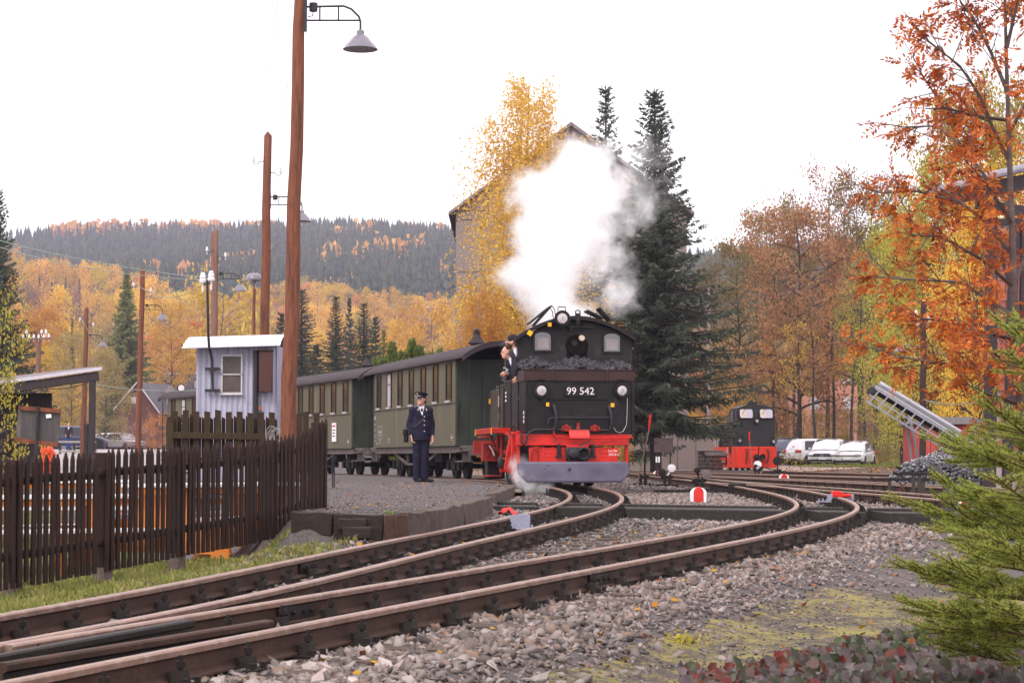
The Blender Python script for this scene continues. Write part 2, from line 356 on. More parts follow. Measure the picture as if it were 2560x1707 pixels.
# ------------------------------------------------------------------ tracks
M_head = mat('rail head', (.25, .155, .115), .42, .3, var=.3, scale=6, bump=.1, stretch=(1, 1, 1), dirt=(.34, .26, .22), dscale=14, damt=.5)
M_web = mat('rail web rust', (.066, .036, .025), .8, .1, var=.4, scale=12, bump=.25, dirt=(.035, .024, .02), dscale=3, damt=.5)
M_iron = mat('dark iron', (.026, .020, .018), .6, .4, var=.4, scale=20, bump=.2)
M_oldw = mat('old sleeper wood', (.115, .085, .07), .9, var=.5, scale=14, bump=.7, bscale=30, stretch=(1, 8, 8), dirt=(.03, .025, .022), dscale=3, damt=.45)
M_soot = mat('sooty timber', (.03, .025, .023), .6, var=.5, scale=14, bump=.6, stretch=(1, 8, 8), dirt=(.10, .085, .075), dscale=4, damt=.25)
PROF = [(-.052, -.134), (.052, -.134), (.052, -.124), (.012, -.108), (.008, -.042), (.029, -.031), (.030, -.008), (.022, 0), (-.022, 0), (-.030, -.008), (-.029, -.031), (-.008, -.042), (-.012, -.108), (-.052, -.124)]
def rail_obj(name, pts, parent, flare=0, mats=None, scale=1.0):
    n = len(PROF); P_ = np.array([(p[0], p[1], p[2]) for p in pts]); T = np.gradient(P_[:, :2], axis=0); T /= np.linalg.norm(T, axis=1)[:, None]
    N = np.stack([T[:, 1], -T[:, 0]], 1); V = []
    for a, b in PROF: V.append(np.stack([P_[:, 0] + N[:, 0] * a * scale, P_[:, 1] + N[:, 1] * a * scale, P_[:, 2] + b * scale], 1))
    V = np.stack(V, 1).reshape(-1, 3); k = len(P_); f = []; mi = []
    for i in range(k - 1):
        for j in range(n):
            q = (j + 1) % n; f.append((i * n + j, (i + 1) * n + j, (i + 1) * n + q, i * n + q)); mi.append(0 if 5 <= j <= 9 else 1)
    mb = MB(); mb.v = [tuple(v) for v in V]; mb.f = f; mb.m = mi
    mb.cur = 0; mb.f.append(tuple(range(n))); mb.f.append(tuple((k - 1) * n + j for j in range(n - 1, -1, -1))); mb.m += [0, 0]
    return mb.build(name, mats or [M_head, M_web], parent, ang=25)
def rail_along(name, c, off, y0, y1, parent, step=.25, **kw):
    ysr = np.linspace(y0, y1, max(3, int((y1 - y0) / step))); pts = []
    for y in ysr:
        d = dirof(c, y); pts.append((float(c(y)) + d.y * off, y - d.x * off, float(hr(y))))
    return rail_obj(name, pts, parent, **kw)
tracks = {}
def structure_empty(name): return tag(bpy.data.objects.new(name, None), kind='structure')
def new_track(name='railway_track'):
    o = bpy.data.objects.new(name, None); COL.objects.link(o); o['kind'] = 'structure'; return o
tA, tB, tC, tD, tE, tF = [new_track() for _ in range(6)]
yf = np.linspace(8.2, 14, 400); dd = (cA(yf) + GA) - (cB(yf) - GA); NOSE = float(yf[np.argmin(np.abs(dd))])
rail_along('rail', cA, -GA, 5.0, 82, tA); rail_along('rail', cA, GA, NOSE - .05, 82, tA)
rail_along('rail', cB, -GA, NOSE + .25, 95, tB); rail_along('rail', cB, GA, 4.2, 95, tB)
for c, t, a, b in ((cC, tC, 8, 47), (cD, tD, 24, 78), (cE, tE, 42, 78)):
    rail_along('rail', c, -GA, a, b, t, .6); rail_along('rail', c, GA, a, b, t, .6)
for s in (-GA, GA): rail_along('rail', cF, s, 62, 92, tF, 1.)
def px_rail(name, pix, t, dz=0, mats=None, step=8):
    P0 = [onrail(x, y) for x, y in pix]; x = np.array([p[0] for p in P0]); y = np.array([p[1] for p in P0]); u = np.linspace(0, 1, len(P0)); v = np.linspace(0, 1, len(P0) * step)
    cx_, cy_ = np.polyfit(u, x, 2), np.polyfit(u, y, 2)
    return rail_obj(name, [(np.polyval(cx_, q), np.polyval(cy_, q), float(hr(np.polyval(cy_, q))) + dz) for q in v], t, mats=mats)
px_rail('wing_rail', [(-160, 1637), (0, 1607), (110, 1588), (219, 1567), (322, 1546)], tA)
px_rail('wing_rail', [(-160, 1664), (0, 1634), (150, 1606), (300, 1578), (480, 1546)], tB, mats=[M_iron, M_iron])
px_rail('check_rail', [(26, 1660), (200, 1632), (420, 1596), (600, 1567), (655, 1557)], tB, .012, mats=[M_web, M_iron])
# fastenings: base plate, clips, stud and nut, both sides of the foot
def chair_mesh():
    m = MB(); m.box((0, 0, -.139), (.30, .15, .012))
    for s in (-1, 1):
        m.box((s * .078, 0, -.112), (.05, .075, .045), taper=.8); m.box((s * .052, 0, -.105), (.04, .055, .018))
        m.cyl((s * .080, 0, -.10), (s * .080, 0, -.042), .011, n=6); m.cyl((s * .080, 0, -.082), (s * .080, 0, -.060), .021, n=6)
        for q in (-.045, .045): m.cyl((s * .128, q, -.135), (s * .128, q, -.112), .015, n=6)
    m.v = [(x * 1.06, y * 1.15, -.134 + (z + .134) * 1.28) for x, y, z in m.v]; return m.mesh('rail_chair', M_iron, ang=30)
CH = chair_mesh(); SL = {}
def sleeper_mesh(L, k):
    key = (round(L, 1), k)
    if key not in SL:
        r = random.Random(k); m = MB(); n = 6; w = .115
        def sec(x): return [(x, -w + r.uniform(-.008, .008), -.19), (x, w + r.uniform(-.008, .008), -.19), (x, w - .012 + r.uniform(-.008, .008), r.uniform(-.006, .004)), (x, -w + .012 + r.uniform(-.008, .008), r.uniform(-.006, .004))]
        vs = []
        for i in range(n + 1): vs += sec(-L / 2 + L * i / n)
        fs = [(i * 4 + j, i * 4 + (j + 1) % 4, i * 4 + 4 + (j + 1) % 4, i * 4 + 4 + j) for i in range(n) for j in range(4)] + [(3, 2, 1, 0), (n * 4, n * 4 + 1, n * 4 + 2, n * 4 + 3)]
        m.add(vs, fs); SL[key] = m.mesh('sleeper', M_oldw, ang=0)
    return SL[key]
def place_sleeper(t, x, y, d, L, k, dz=0): inst('sleeper', sleeper_mesh(L, k), t, (x, y, float(hr(y)) - .144 + dz), (0, 0, math.atan2(d.y, d.x) - math.pi / 2))
def place_chair(t, c, y, off):
    d = dirof(c, y); inst('rail_chair', CH, t, (float(c(y)) + d.y * off, y - d.x * off, float(hr(y))), (0, 0, math.atan2(d.y, d.x) - math.pi / 2))
k = 0
for c, t, ya, yb in ((cA, tA, 6.2, 36), (cB, tB, 5.2, 40)):
    y = ya
    while y < yb:
        d = dirof(c, y); k += 1
        if t is tB and y < 13.2:
            dA = dirof(cA, y); xa, xb = float(cA(y)) - .8, float(cB(y)) + .85; q = (d + dA).normalized(); xm = (xa + xb) / 2
            place_sleeper(t, xm, y - (xm - float(cB(y))) * q.x, q, (xb - xa) / q.y + random.Random(k).uniform(-.1, .2), k % 7, -.004)
        elif t is tB or y >= 13.2: sh_ = .38 if (t is tA and y < 23.6) else 0; place_sleeper(t, float(c(y)) + sh_ * d.y, y - sh_ * d.x, d, 1.6 + sh_ * 1.9, k % 7, random.Random(k).uniform(-.012, .004))
        for s in (-GA, GA):
            if not (s == (GA if t is tA else -GA) and y < NOSE + .3): place_chair(t, c, y, s)
        y += .58 * d.y
for c, t, ya, yb in ((cC, tC, 16, 40), (cD, tD, 32, 52)):
    y = ya
    while y < yb:
        d = dirof(c, y); k += 1; place_sleeper(t, float(c(y)), y, d, 1.5, k % 7, -.01); y += .66
        if y < 46:
            for s in (-GA, GA): place_chair(t, c, y, s)
# rail joints
def fishplate(t, c, y, off):
    d = dirof(c, y); m = MB()
    for s in (-1, 1):
        m.box((s * .022, 0, -.075), (.022, .42, .07))
        for q in (-.15, -.06, .06, .15): m.cyl((s * .03, q, -.075), (s * .05, q, -.075), .014, n=6)
    o = m.build('fishplate', M_iron, t); o.location = (float(c(y)) + d.y * off, y - d.x * off, float(hr(y))); o.rotation_euler = (0, 0, math.atan2(d.y, d.x) - math.pi / 2)
for c, t, y, s in ((cB, tB, 10.9, -GA), (cB, tB, 13.6, GA), (cA, tA, 11.1, GA), (cA, tA, 9.7, -GA), (cA, tA, 14.6, -GA), (cD, tD, 33.2, -GA)): fishplate(t, c, y, s)

# foot crossing of timber beams across both tracks
xing = tag(bpy.data.objects.new('crossing', None), kind='structure'); COL.objects.link(xing)
yfx = lambda x: 25.2 - .5 * (x - .7)
M_xfill = mat('crossing cinder', (.07, .058, .056), .95, var=.6, scale=50, bump=.8, dirt=(.15, .13, .12), dscale=6, damt=.3)
for x0, x1 in ((-.25, .32), (.53, 1.17), (1.44, 3.35), (3.66, 4.12), (4.42, 6.2)):
    for dy, nm in ((0, 'beam'), (1.55, 'beam')):
        xs = np.linspace(x0, x1, 2 + int((x1 - x0) / .9)); 
        y0_, y1_ = yfx(x0) + dy, yfx(x1) + dy; z0, z1 = float(hr(y0_)) - .02, float(hr(y1_)) - .02
        m = MB(); m.bar((x0, y0_, z0 - .09), (x1, y1_, z1 - .09), .16, .19); m.build('beam', M_soot, xing, bev=.012)
    m = MB(); m.grid(lambda u, v: (x0 + (x1 - x0) * u, yfx(x0 + (x1 - x0) * u) + .07 + 1.4 * v, float(hr(yfx(x0))) - .035), 6, 6); m.build('deck_fill', M_xfill, xing)
    for xe in (x0 + .03, x1 - .03): m = MB(); ye = yfx(xe); m.bar((xe, ye + .09, float(hr(ye)) - .12), (xe, ye + 1.46, float(hr(ye)) - .12), .05, .18); m.build('end_board', M_soot, xing)

# ------------------------------------------------------------------ ballast
def stones(n_proto, seed, low=False):
    r = np.random.default_rng(seed); bm = bmesh.new(); bmesh.ops.create_icosphere(bm, subdivisions=1, radius=1)
    V = np.array([v.co[:] for v in bm.verts]); Fc = np.array([[v.index for v in f.verts] for f in bm.faces]); bm.free(); out = []
    if low: V = np.array([(1, 0, 0), (-1, 0, 0), (0, 1, 0), (0, -1, 0), (0, 0, 1), (0, 0, -1.)]); Fc = np.array([(0, 2, 4), (2, 1, 4), (1, 3, 4), (3, 0, 4), (2, 0, 5), (1, 2, 5), (3, 1, 5), (0, 3, 5)])
    for i in range(n_proto):
        Q = V.copy()
        for _ in range(9):                              # chop flat facets off, as broken stone has
            nv = r.normal(size=3); nv /= np.linalg.norm(nv); h = r.uniform(.22, .62); d = Q @ nv; Q = Q - np.clip(d - h, 0, None)[:, None] * nv
        Q = Q * np.array([r.uniform(1.3, 2.0), r.uniform(.9, 1.5), r.uniform(.6, 1.1)]); out.append(Q - Q.mean(0))
    return out, Fc
def rotmats(r, n, tilt=.6):
    a = r.uniform(0, 2 * np.pi, n); b = r.normal(0, tilt, n); c = r.normal(0, tilt, n)
    ca, sa, cb, sb, cc, sc_ = np.cos(a), np.sin(a), np.cos(b), np.sin(b), np.cos(c), np.sin(c); z = np.zeros(n); o = np.ones(n)
    Rz = np.stack([ca, -sa, z, sa, ca, z, z, z, o], -1).reshape(n, 3, 3); Rx = np.stack([o, z, z, z, cb, -sb, z, sb, cb], -1).reshape(n, 3, 3); Ry = np.stack([cc, z, sc_, z, o, z, -sc_, z, cc], -1).reshape(n, 3, 3)
    return Rz @ Rx @ Ry
def scatter_mesh(name, protos, Fc, pos, size, mats, mi, r, tilt=.6):
    n = len(pos); k = r.integers(0, len(protos), n); Rm = rotmats(r, n, tilt); PR = np.stack(protos)[k]
    V = np.einsum('nij,nvj->nvi', Rm, PR) * size[:, None, None] + pos[:, None, :]
    Fa = (Fc[None] + (np.arange(n) * PR.shape[1])[:, None, None]).reshape(-1, Fc.shape[1])
    return mesh_np(name, V.reshape(-1, 3), Fa, mats, np.repeat(mi, len(Fc)))
M_st1 = leafmat('ballast stone', [(.08, .066, .062), (.19, .152, .14), (.31, .255, .232), (.12, .095, .088), (.36, .305, .285), (.22, .188, .182), (.25, .165, .13), (.24, .195, .178)], trans=0)
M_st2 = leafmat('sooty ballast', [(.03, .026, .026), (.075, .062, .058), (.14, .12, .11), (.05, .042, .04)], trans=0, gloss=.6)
SP, SF = stones(10, 3); SP2, SF2 = stones(10, 6, True)
r = np.random.default_rng(11)
def sample_ballast(n):
    y = 5.6 * (38 / 5.6) ** (r.random(n) ** .9); x0 = cA(y) - GA - .85 - .9 * sst(13, 16.5, y) * (1 - sst(18, 19, y)); x1 = cB(y) + GA + 1.75
    x = x0 + (x1 - x0) * r.random(n); return x, y
xs, ysb = sample_ballast(180000)
a = cA(ysb); b = cB(ysb); drr = xs - (b + GA); dll = (a - GA) - xs
wt = np.exp(-np.clip(drr - .55, 0, None) / .42) * np.exp(-np.clip(dll - .2 - 1.0 * sst(13, 16.5, ysb), 0, None) / .25)
inA = np.abs(xs - a) < .52; gap = (xs > a + .45) & (xs < b - .45)
wt *= np.where((xs > a + .45) & (xs < a + 1.25) & (ysb > 12.5) & (ysb < 23.5), .30, 1); wt *= np.where(inA, .33, 1) * np.where(np.abs(xs - b) < .4, .8, 1)
wt *= np.where((dll > -.1) & (ysb > 17.7), 1.0 * (xs > xedge(ysb) + .1), 1)
wt *= np.where((ysb > yfx(xs) - .12) & (ysb < yfx(xs) + 1.75), 0, 1)
for c in (cA, cB):
    for s in (-GA, GA): wt *= np.where(np.abs(xs - (c(ysb) + s)) < .06, 0, 1)
keep = (r.random(len(xs)) < wt) & (np.abs(xs / ysb) < .29)
xs, ysb, inA, gap, drr, dll2 = xs[keep], ysb[keep], inA[keep], gap[keep], drr[keep], dll[keep]
size = np.exp(r.normal(np.log(.0165), .45, len(xs))) * (1 + .35 * sst(14, 30, ysb)); size = np.clip(size, .007, .045)
pos = np.stack([xs, ysb, ground(xs, ysb) + size * .28], -1)
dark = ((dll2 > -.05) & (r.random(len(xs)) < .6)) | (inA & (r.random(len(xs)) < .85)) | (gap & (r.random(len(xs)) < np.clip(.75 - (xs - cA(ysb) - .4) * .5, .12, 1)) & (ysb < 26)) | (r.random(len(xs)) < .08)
big = np.argsort(-size / ysb * ((ysb > 6.5) & (xs / ysb > -.27) & (xs / ysb < .27)))[:300]
bed = tag(bpy.data.objects.new('ballast_bed', None), kind='structure'); COL.objects.link(bed)
SM = []
for q in SP[:6]:
    mm = MB(); mm.add(q, [tuple(f) for f in SF]); SM.append(mm)
SMl = [q.mesh('stone', M_st1, ang=0) for q in SM]; SMd = [q.mesh('stone', M_st2, ang=0) for q in SM]
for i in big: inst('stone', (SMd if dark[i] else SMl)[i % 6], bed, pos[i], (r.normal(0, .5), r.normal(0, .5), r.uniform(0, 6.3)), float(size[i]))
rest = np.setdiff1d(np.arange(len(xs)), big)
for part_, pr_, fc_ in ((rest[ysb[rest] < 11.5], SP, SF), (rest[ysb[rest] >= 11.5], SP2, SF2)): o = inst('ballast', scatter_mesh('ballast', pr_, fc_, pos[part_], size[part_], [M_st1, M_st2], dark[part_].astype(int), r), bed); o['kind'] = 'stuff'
# far gravel round the other tracks, cinder crumbs on the platform and the path
n = 14000; yq = 26 * (75 / 26) ** r.random(n); xq = cB(np.minimum(yq, 60)) - 3.2 + 9.5 * r.random(n)
ok = (xq > cA(np.clip(yq, 20, 60)) + .8) & ~((yq > yfx(xq) - .1) & (yq < yfx(xq) + 1.75))
for c in (cB, cC, cD):
    for s in (-GA, GA): ok &= ~((np.abs(xq - (c(yq) + s)) < .07) & (yq < 60))
xq, yq = xq[ok], yq[ok]; sq = r.uniform(.02, .05, len(xq)); pq = np.stack([xq, yq, ground(xq, yq) + sq * .3], -1)
o = inst('gravel', scatter_mesh('gravel', SP2, SF2, pq, sq, [M_st1, M_st2], (r.random(len(xq)) < .3).astype(int), r)); o['kind'] = 'stuff'
n = 9000; yq = 18.2 * (44 / 18.2) ** r.random(n); xq = xedge(yq) - .03 - r.random(n) ** 1.2 * (.8 + (yq - 17.4) * .38); sq = r.uniform(.004, .013, n)
n2 = 5000; y2 = 6 * (16 / 6) ** r.random(n2); x2 = cB(y2) + GA + 1.0 + r.random(n2) * 2.3; s2 = r.uniform(.004, .014, n2)
xq = np.concatenate([xq, x2]); yq = np.concatenate([yq, y2]); sq = np.concatenate([sq, s2])
pq = np.stack([xq, yq, ground(xq, yq) + .014 + sq * .2], -1)
o = inst('cinder_gravel', scatter_mesh('cinder_gravel', SP2, SF2, pq, sq, [M_st1, M_st2], (r.random(len(xq)) < .72).astype(int), r)); o['kind'] = 'stuff'

# ------------------------------------------------------------------ grass blades, fallen leaves
def blades(name, x, y, h, m, r, dz=0, lean=.5):
    n = len(x); z = ground(x, y) + dz; a = r.uniform(0, 6.28, n); wd = h * .05 + .0022; dx, dy = np.cos(a) * wd, np.sin(a) * wd
    l = r.normal(0, lean, (n, 2)) * h[:, None]; b0 = np.stack([x - dx, y - dy, z], -1); b1 = np.stack([x + dx, y + dy, z], -1)
    m0 = np.stack([x - dx * .7 + l[:, 0] * .35, y - dy * .7 + l[:, 1] * .35, z + h * .6], -1); m1 = np.stack([x + dx * .7 + l[:, 0] * .35, y + dy * .7 + l[:, 1] * .35, z + h * .6], -1)
    tp = np.stack([x + l[:, 0], y + l[:, 1], z + h * np.clip(1 - np.abs(l).sum(1) / np.maximum(h, 1e-4) * .3, .5, 1)], -1)
    V = np.stack([b0, b1, m0, m1, tp], 1).reshape(-1, 3); i = np.arange(n)[:, None] * 5
    T = np.concatenate([i + np.array([0, 1, 3]), i + np.array([0, 3, 2]), i + np.array([2, 3, 4])], 1).reshape(-1, 3)
    o = inst(name, mesh_np(name, V, T, m)); o['kind'] = 'stuff'; return o
M_grass = leafmat('grass blade', [(.12, .15, .035), (.19, .21, .05), (.25, .24, .075), (.28, .22, .10), (.10, .12, .035)], trans=.3)
n = 46000; yq = 9.2 + 10.6 * r.random(n); gxe = cA(yq) - GA - .42
xq = gxe - r.random(n) ** 1.15 * 2.7
cl = np.sin(xq * 6 + 1.3 * yq) * np.sin(yq * 3.1 - xq * 2) + .6 * np.sin(xq * 13 + yq * 9)
ok = (r.random(n) < .55 + .35 * cl + .5 * sst(.35, 1.0, gxe - xq)) & ~((yq > 17.6) & (xq > -1.6 - (yq - 17.6) * .6))
xq, yq, cl = xq[ok], yq[ok], cl[ok]; blades('grass', xq, yq, np.clip(r.normal(.045, .018, len(xq)), .012, .12) * (1 + .6 * np.clip(cl, 0, 1)), M_grass, r)
n = 30000; yq = 14 + 24 * r.random(n) ** 1.5; xq = -2.4 - (yq - 16) * .28 - r.random(n) * 5.5; blades('lawn_grass', xq, yq, np.clip(r.normal(.05, .02, n), .02, .12), M_grass, r)
n = 7000; yq = 104 + 16 * r.random(n); xq = 16 + .1 * (yq - 104) + r.random(n) ** 1.3 * 9; blades('verge_grass', xq, yq, r.uniform(.08, .2, n), M_grass, r, .04)
M_fallen = leafmat('fallen leaf', [(.50, .22, .03), (.58, .33, .04), (.42, .12, .03), (.30, .13, .06), (.62, .42, .12)], trans=.1)
def litter(name, x, y, s, r, dz=.02):
    n = len(x); c = np.stack([x, y, ground(x, y) + dz + s * .2], -1); Rm = rotmats(r, n, .45)
    q = np.array([(-.5, 0, 0), (0, -.36, .06), (.55, 0, .02), (0, .36, .07)]); V = np.einsum('nij,vj->nvi', Rm, q) * (s * 1.0)[:, None, None] + c[:, None]
    i = np.arange(n * 4).reshape(n, 4); o = inst(name, mesh_np(name, V.reshape(-1, 3), i, M_fallen)); o['kind'] = 'stuff'
n = 520; yq = 6.5 * (40 / 6.5) ** r.random(n); x0 = cA(yq) - 2.0; xq = x0 + (cB(yq) + 2.8 - x0) * r.random(n)
n2 = 2200; y2 = 68 + 40 * r.random(n2); x2 = .03 * y2 + r.random(n2) * .17 * y2; n3 = 160; y3 = 19 + 20 * r.random(n3); x3 = xedge(y3) - r.random(n3) * 5
n4 = 500; y4 = 28 + 26 * r.random(n4); x4 = cD(y4) - .5 + r.random(n4) * 2.5
litter('fallen_leaves', np.concatenate([xq, x2, x3, x4]), np.concatenate([yq, y2, y3, y4]), np.concatenate([r.uniform(.03, .06, n), r.uniform(.06, .14, n2), r.uniform(.03, .06, n3), r.uniform(.04, .08, n4)]), r)
# ------------------------------------------------------------------ steam locomotive, seen from its bunker end
M_black = mat('locomotive black', (.011, .010, .0105), .42, spec=.22, var=.35, scale=5, bump=.04, bscale=8, dirt=(.034, .029, .027), dscale=2.4, damt=.3)
M_black2 = mat('worn black', (.016, .014, .014), .6, spec=.25, var=.4, scale=9, dirt=(.045, .036, .032), dscale=3, damt=.3)
M_bunk = mat('bunker board', (.045, .022, .019), .6, var=.3, scale=4, dirt=(.02, .015, .015), dscale=2, damt=.4)
M_red = mat('red paint', (.56, .022, .014), .42, var=.16, scale=5, dirt=(.16, .02, .014), dscale=4.5, damt=.36, coat=.1, bump=.05)
M_dred = mat('dirty red', (.30, .025, .018), .55, var=.4, scale=9, dirt=(.05, .02, .016), dscale=5, damt=.45)
M_plough = mat('plough grey', (.105, .095, .135), .42, var=.16, scale=3, bump=.25, bscale=3.5, dirt=(.10, .085, .10), dscale=2.6, damt=.35)
M_white = mat('white paint', (.80, .77, .78), .5, var=.06, scale=5)
M_cream = mat('lamp glass', (.48, .42, .42), .12, var=.08, scale=10, spec=.9)
M_yel = mat('yellow tag', (.80, .42, .02), .5, var=.12, scale=8)
M_steel = mat('bare steel', (.45, .42, .41), .35, .8, var=.25, scale=20)
M_brass = mat('brass', (.50, .33, .12), .35, .9, var=.2, scale=12)
M_glassd = mat('window glass', (.020, .022, .024), .05, var=.1, scale=3, spec=1.0, coat=1)
M_wpane = mat('window daylight tone', (.20, .165, .17), .10, var=.18, scale=6, spec=.8)  # pale daylight in the cab glass, painted as a flat colour
M_hose = mat('rubber hose', (.030, .028, .033), .5, var=.25, scale=14)
LY = R(8); LX, LYY = 1.08, 36.2; LZ = float(hr(LYY))
loco = thing('steam_locomotive', 'black and red steam tank locomotive with coal bunker towards us, numbered 99 542', 'locomotive', (LX, LYY, LZ), LY)
def lx(c): return (c - 894) / 433.
def lz(c): return (1511 - c) / 433.
LM = (Matrix.Translation((LX, LYY, LZ)) @ Matrix.Rotation(LY, 4, 'Z')).inverted()
def LPx(c, d, y=0):                  # a point of the close view of the engine, on its own plane y
    a = LM @ Vector((0, 0, 0)); b = LM @ P(1150 + c * .3189, 730 + d * .3189, 10); q = b - a; k = (y - a.y) / q.y; return tuple(a + q * k)
m = MB(); m.box((.03, .09, .835), (2.06, .18, .20)); m.box((.03, .02, .925), (2.06, .05, .03)); m.box((-.96, .12, .55), (.06, .06, .5)); m.box((1.03, .12, .60), (.06, .06, .42)); m.build('buffer_beam', M_red, loco, bev=.008)
m = MB(); m.box((.02, -.06, .563), (1.62, .07, .245)); m.box((.02, -.05, .690), (1.62, .10, .012)); m.box((.08, -.10, .715), (.40, .12, .05))
for cx in (668, 718, 1105, 1146):
    for cy_ in (1225, 1257, 1290): m.sph(LPx(cx, cy_, -.098), (.016, .014, .016), 8, 5)
for i in range(9): m.sph((-.72 + i * .185, -.06, .70), .012, 6, 4)
m.build('bogie_beam', M_red, loco, bev=.006)
m = MB(); m.box((.02, .35, .56), (1.2, .6, .25)); m.box((-.5, 1.1, .5), (.06, 2.0, .3)); m.box((.5, 1.1, .5), (.06, 2.0, .3)); m.box((0, 4.2, .62), (1.2, 6.5, .35)); m.box((0, .05, .33), (1.9, .08, .16)); m.build('main_frame', M_black2, loco)
# snow plough: two blades meeting at a middle ridge, clipped lower corners, one bent wing
def plough(x):
    return -.50 + .26 * abs(x - .055) + (.32 * max(0, -.83 - x))
def plough_pt(u, v):
    x = -1.02 + 2.02 * u; e = abs(x + .01)
    zb = .075 + max(0, e - .86) * 1.15; zt = .445 - max(0, e - .95) * .7; z = zb + (zt - zb) * v
    dent = .006 * math.sin(x * 7 + 2) * math.sin(v * 3) + .02 * math.exp(-((x + .45)**2 / .03 + (v - .2)**2 / .05)) + .022 * math.exp(-((x - .42)**2 / .02 + (v - .3)**2 / .06))
    return (x, plough(x) + dent - .05 * (1 - v), z)
m = MB(); m.grid(plough_pt, 57, 8)
for x, z in ((-.49, .38), (-.545, .335)): m.sph((x, plough(x) - .02, z), .014, 6, 4)
pl = m.build('snow_plough', M_plough, loco, ang=14); so = pl.modifiers.new('t', 'SOLIDIFY'); so.thickness = .015
for x in (-.5, .5): m = MB(); m.box((x, -.1, .3), (.05, .3, .08)); m.build('plough_bracket', M_black2, loco)
# bunker
B0, B1_ = -.85, 1.15; BC = (B0 + B1_) / 2
m = MB(); m.prism([(B0 + .03, .94), (B1_ - .03, .94), (B1_, 1.0), (B1_, 1.90), (B0, 1.90), (B0, 1.0)], .02, .80)
m.box((BC - .04, .006, 1.565), (1.12, .016, .012)); m.box((BC, .004, 1.86), (.28, .02, .014))
for x in (B0 + .02, B1_ - .02): m.box((x, .012, 1.42), (.05, .03, .96))
m.build('bunker', M_black, loco, bev=.012)
m = MB(); m.prism([(B0, 1.90), (B1_, 1.90), (B1_ + .025, 2.10), (B0 - .025, 2.10)], -.012, .03); m.box((BC, .0, 2.105), (2.08, .06, .02)); m.box((B0 - .01, .4, 2.0), (.03, .8, .2)); m.box((B1_ + .01, .4, 2.0), (.03, .8, .2))
for x in (BC - .5, BC + .5): m.box((x, -.02, 2.0), (.05, .02, .2))
m.build('bunker_board', M_bunk, loco, bev=.005)
r = np.random.default_rng(4); n = 1500; px_ = r.uniform(B0 + .02, B1_ - .02, n); py_ = r.uniform(.05, .82, n)
pz_ = 2.09 + .20 * py_ / .8 + .05 * np.sin(px_ * 7) + r.uniform(-.02, .04, n) - .10 * np.clip(np.abs(px_ - BC) - .75, 0, 1) / .3
M_coal = leafmat('coal lump', [(.020, .019, .023), (.042, .040, .047), (.07, .066, .078), (.03, .028, .034)], trans=0, gloss=.45)
o = inst('coal', scatter_mesh('coal', SP, SF, np.stack([px_, py_, pz_], -1), r.uniform(.02, .055, n), M_coal, np.zeros(n, int), r, 1.0), loco); o['kind'] = 'stuff'
# number plate with raised figures
PLx, _, PLz = LPx(943, 778, 0); m = MB(); m.box((PLx, .004, PLz), (.60, .03, .20)); plate = m.build('number_plate', M_black, loco, bev=.006)
text('lettering', '99 542', .185, mat('plate figures', (.72, .66, .66), .4, var=.1), plate, (PLx, -.016, PLz), (R(90), 0, 0), .004)
# cab
C0, C1 = -.85, 1.27; CC = (C0 + C1) / 2
arc = lambda x, top=3.07, half=1.07, sag=.36: top - sag * ((x - CC) / half) ** 2
xs_ = [C0 + (C1 - C0) * i / 16 for i in range(17)]
for y_, nm in ((.84, 'cab_wall'), (2.62, 'cab_front')):
    m = MB(); m.prism([(C0, 1.0)] + [(C1, 1.0)] + [(x, arc(x) - .02) for x in reversed(xs_)], y_, y_ + .04); m.build(nm, M_black2, loco)
for x in (C0, C1):
    m = MB(); m.box((x, 1.74, 1.48), (.03, 1.8, .96)); m.box((x, .92, 2.3), (.035, .16, .82)); m.box((x, 2.52, 2.3), (.035, .28, .82)); m.box((x, 1.74, 2.66), (.03, 1.8, .12)); m.cyl((x * 1.015, .85, 1.97), (x * 1.015, 2.65, 1.97), .016, n=8)
    m.build('cab_side', M_black, loco)
m = MB(); xr = [C0 - .07 + (C1 - C0 + .14) * i / 22 for i in range(23)]
m.prism([(x, arc(x)) for x in xr] + [(x, arc(x) + .045) for x in reversed(xr)], .70, 2.85)
m.prism([(x, arc(x) - .005) for x in xr] + [(x, arc(x) + .065) for x in reversed(xr)], .69, .73)
m.build('cab_roof', mat('roof felt black', (.018, .015, .017), .7, var=.3, scale=6, spec=.2), loco, ang=50)
for (a0, b0, a1, b1) in ((535, 250, 690, 125), (575, 262, 708, 112), (985, 148, 1110, 208), (1080, 128, 1170, 225)):
    pa, pb = Vector(LPx(a0, b0, 1.1)), Vector(LPx(a1, b1, 1.1)); m = MB(); m.bar(pa, pb, .03, .36, up=(0, 1, 0)); t_ = pb if pb.z > pa.z else pa; m.tube([t_ + Vector((0, -.2, 0)), t_ + Vector((.05, -.2, -.08)), t_ + Vector((.07, -.2, -.22))], .008, 5); m.build('roof_hatch', M_black2, loco)
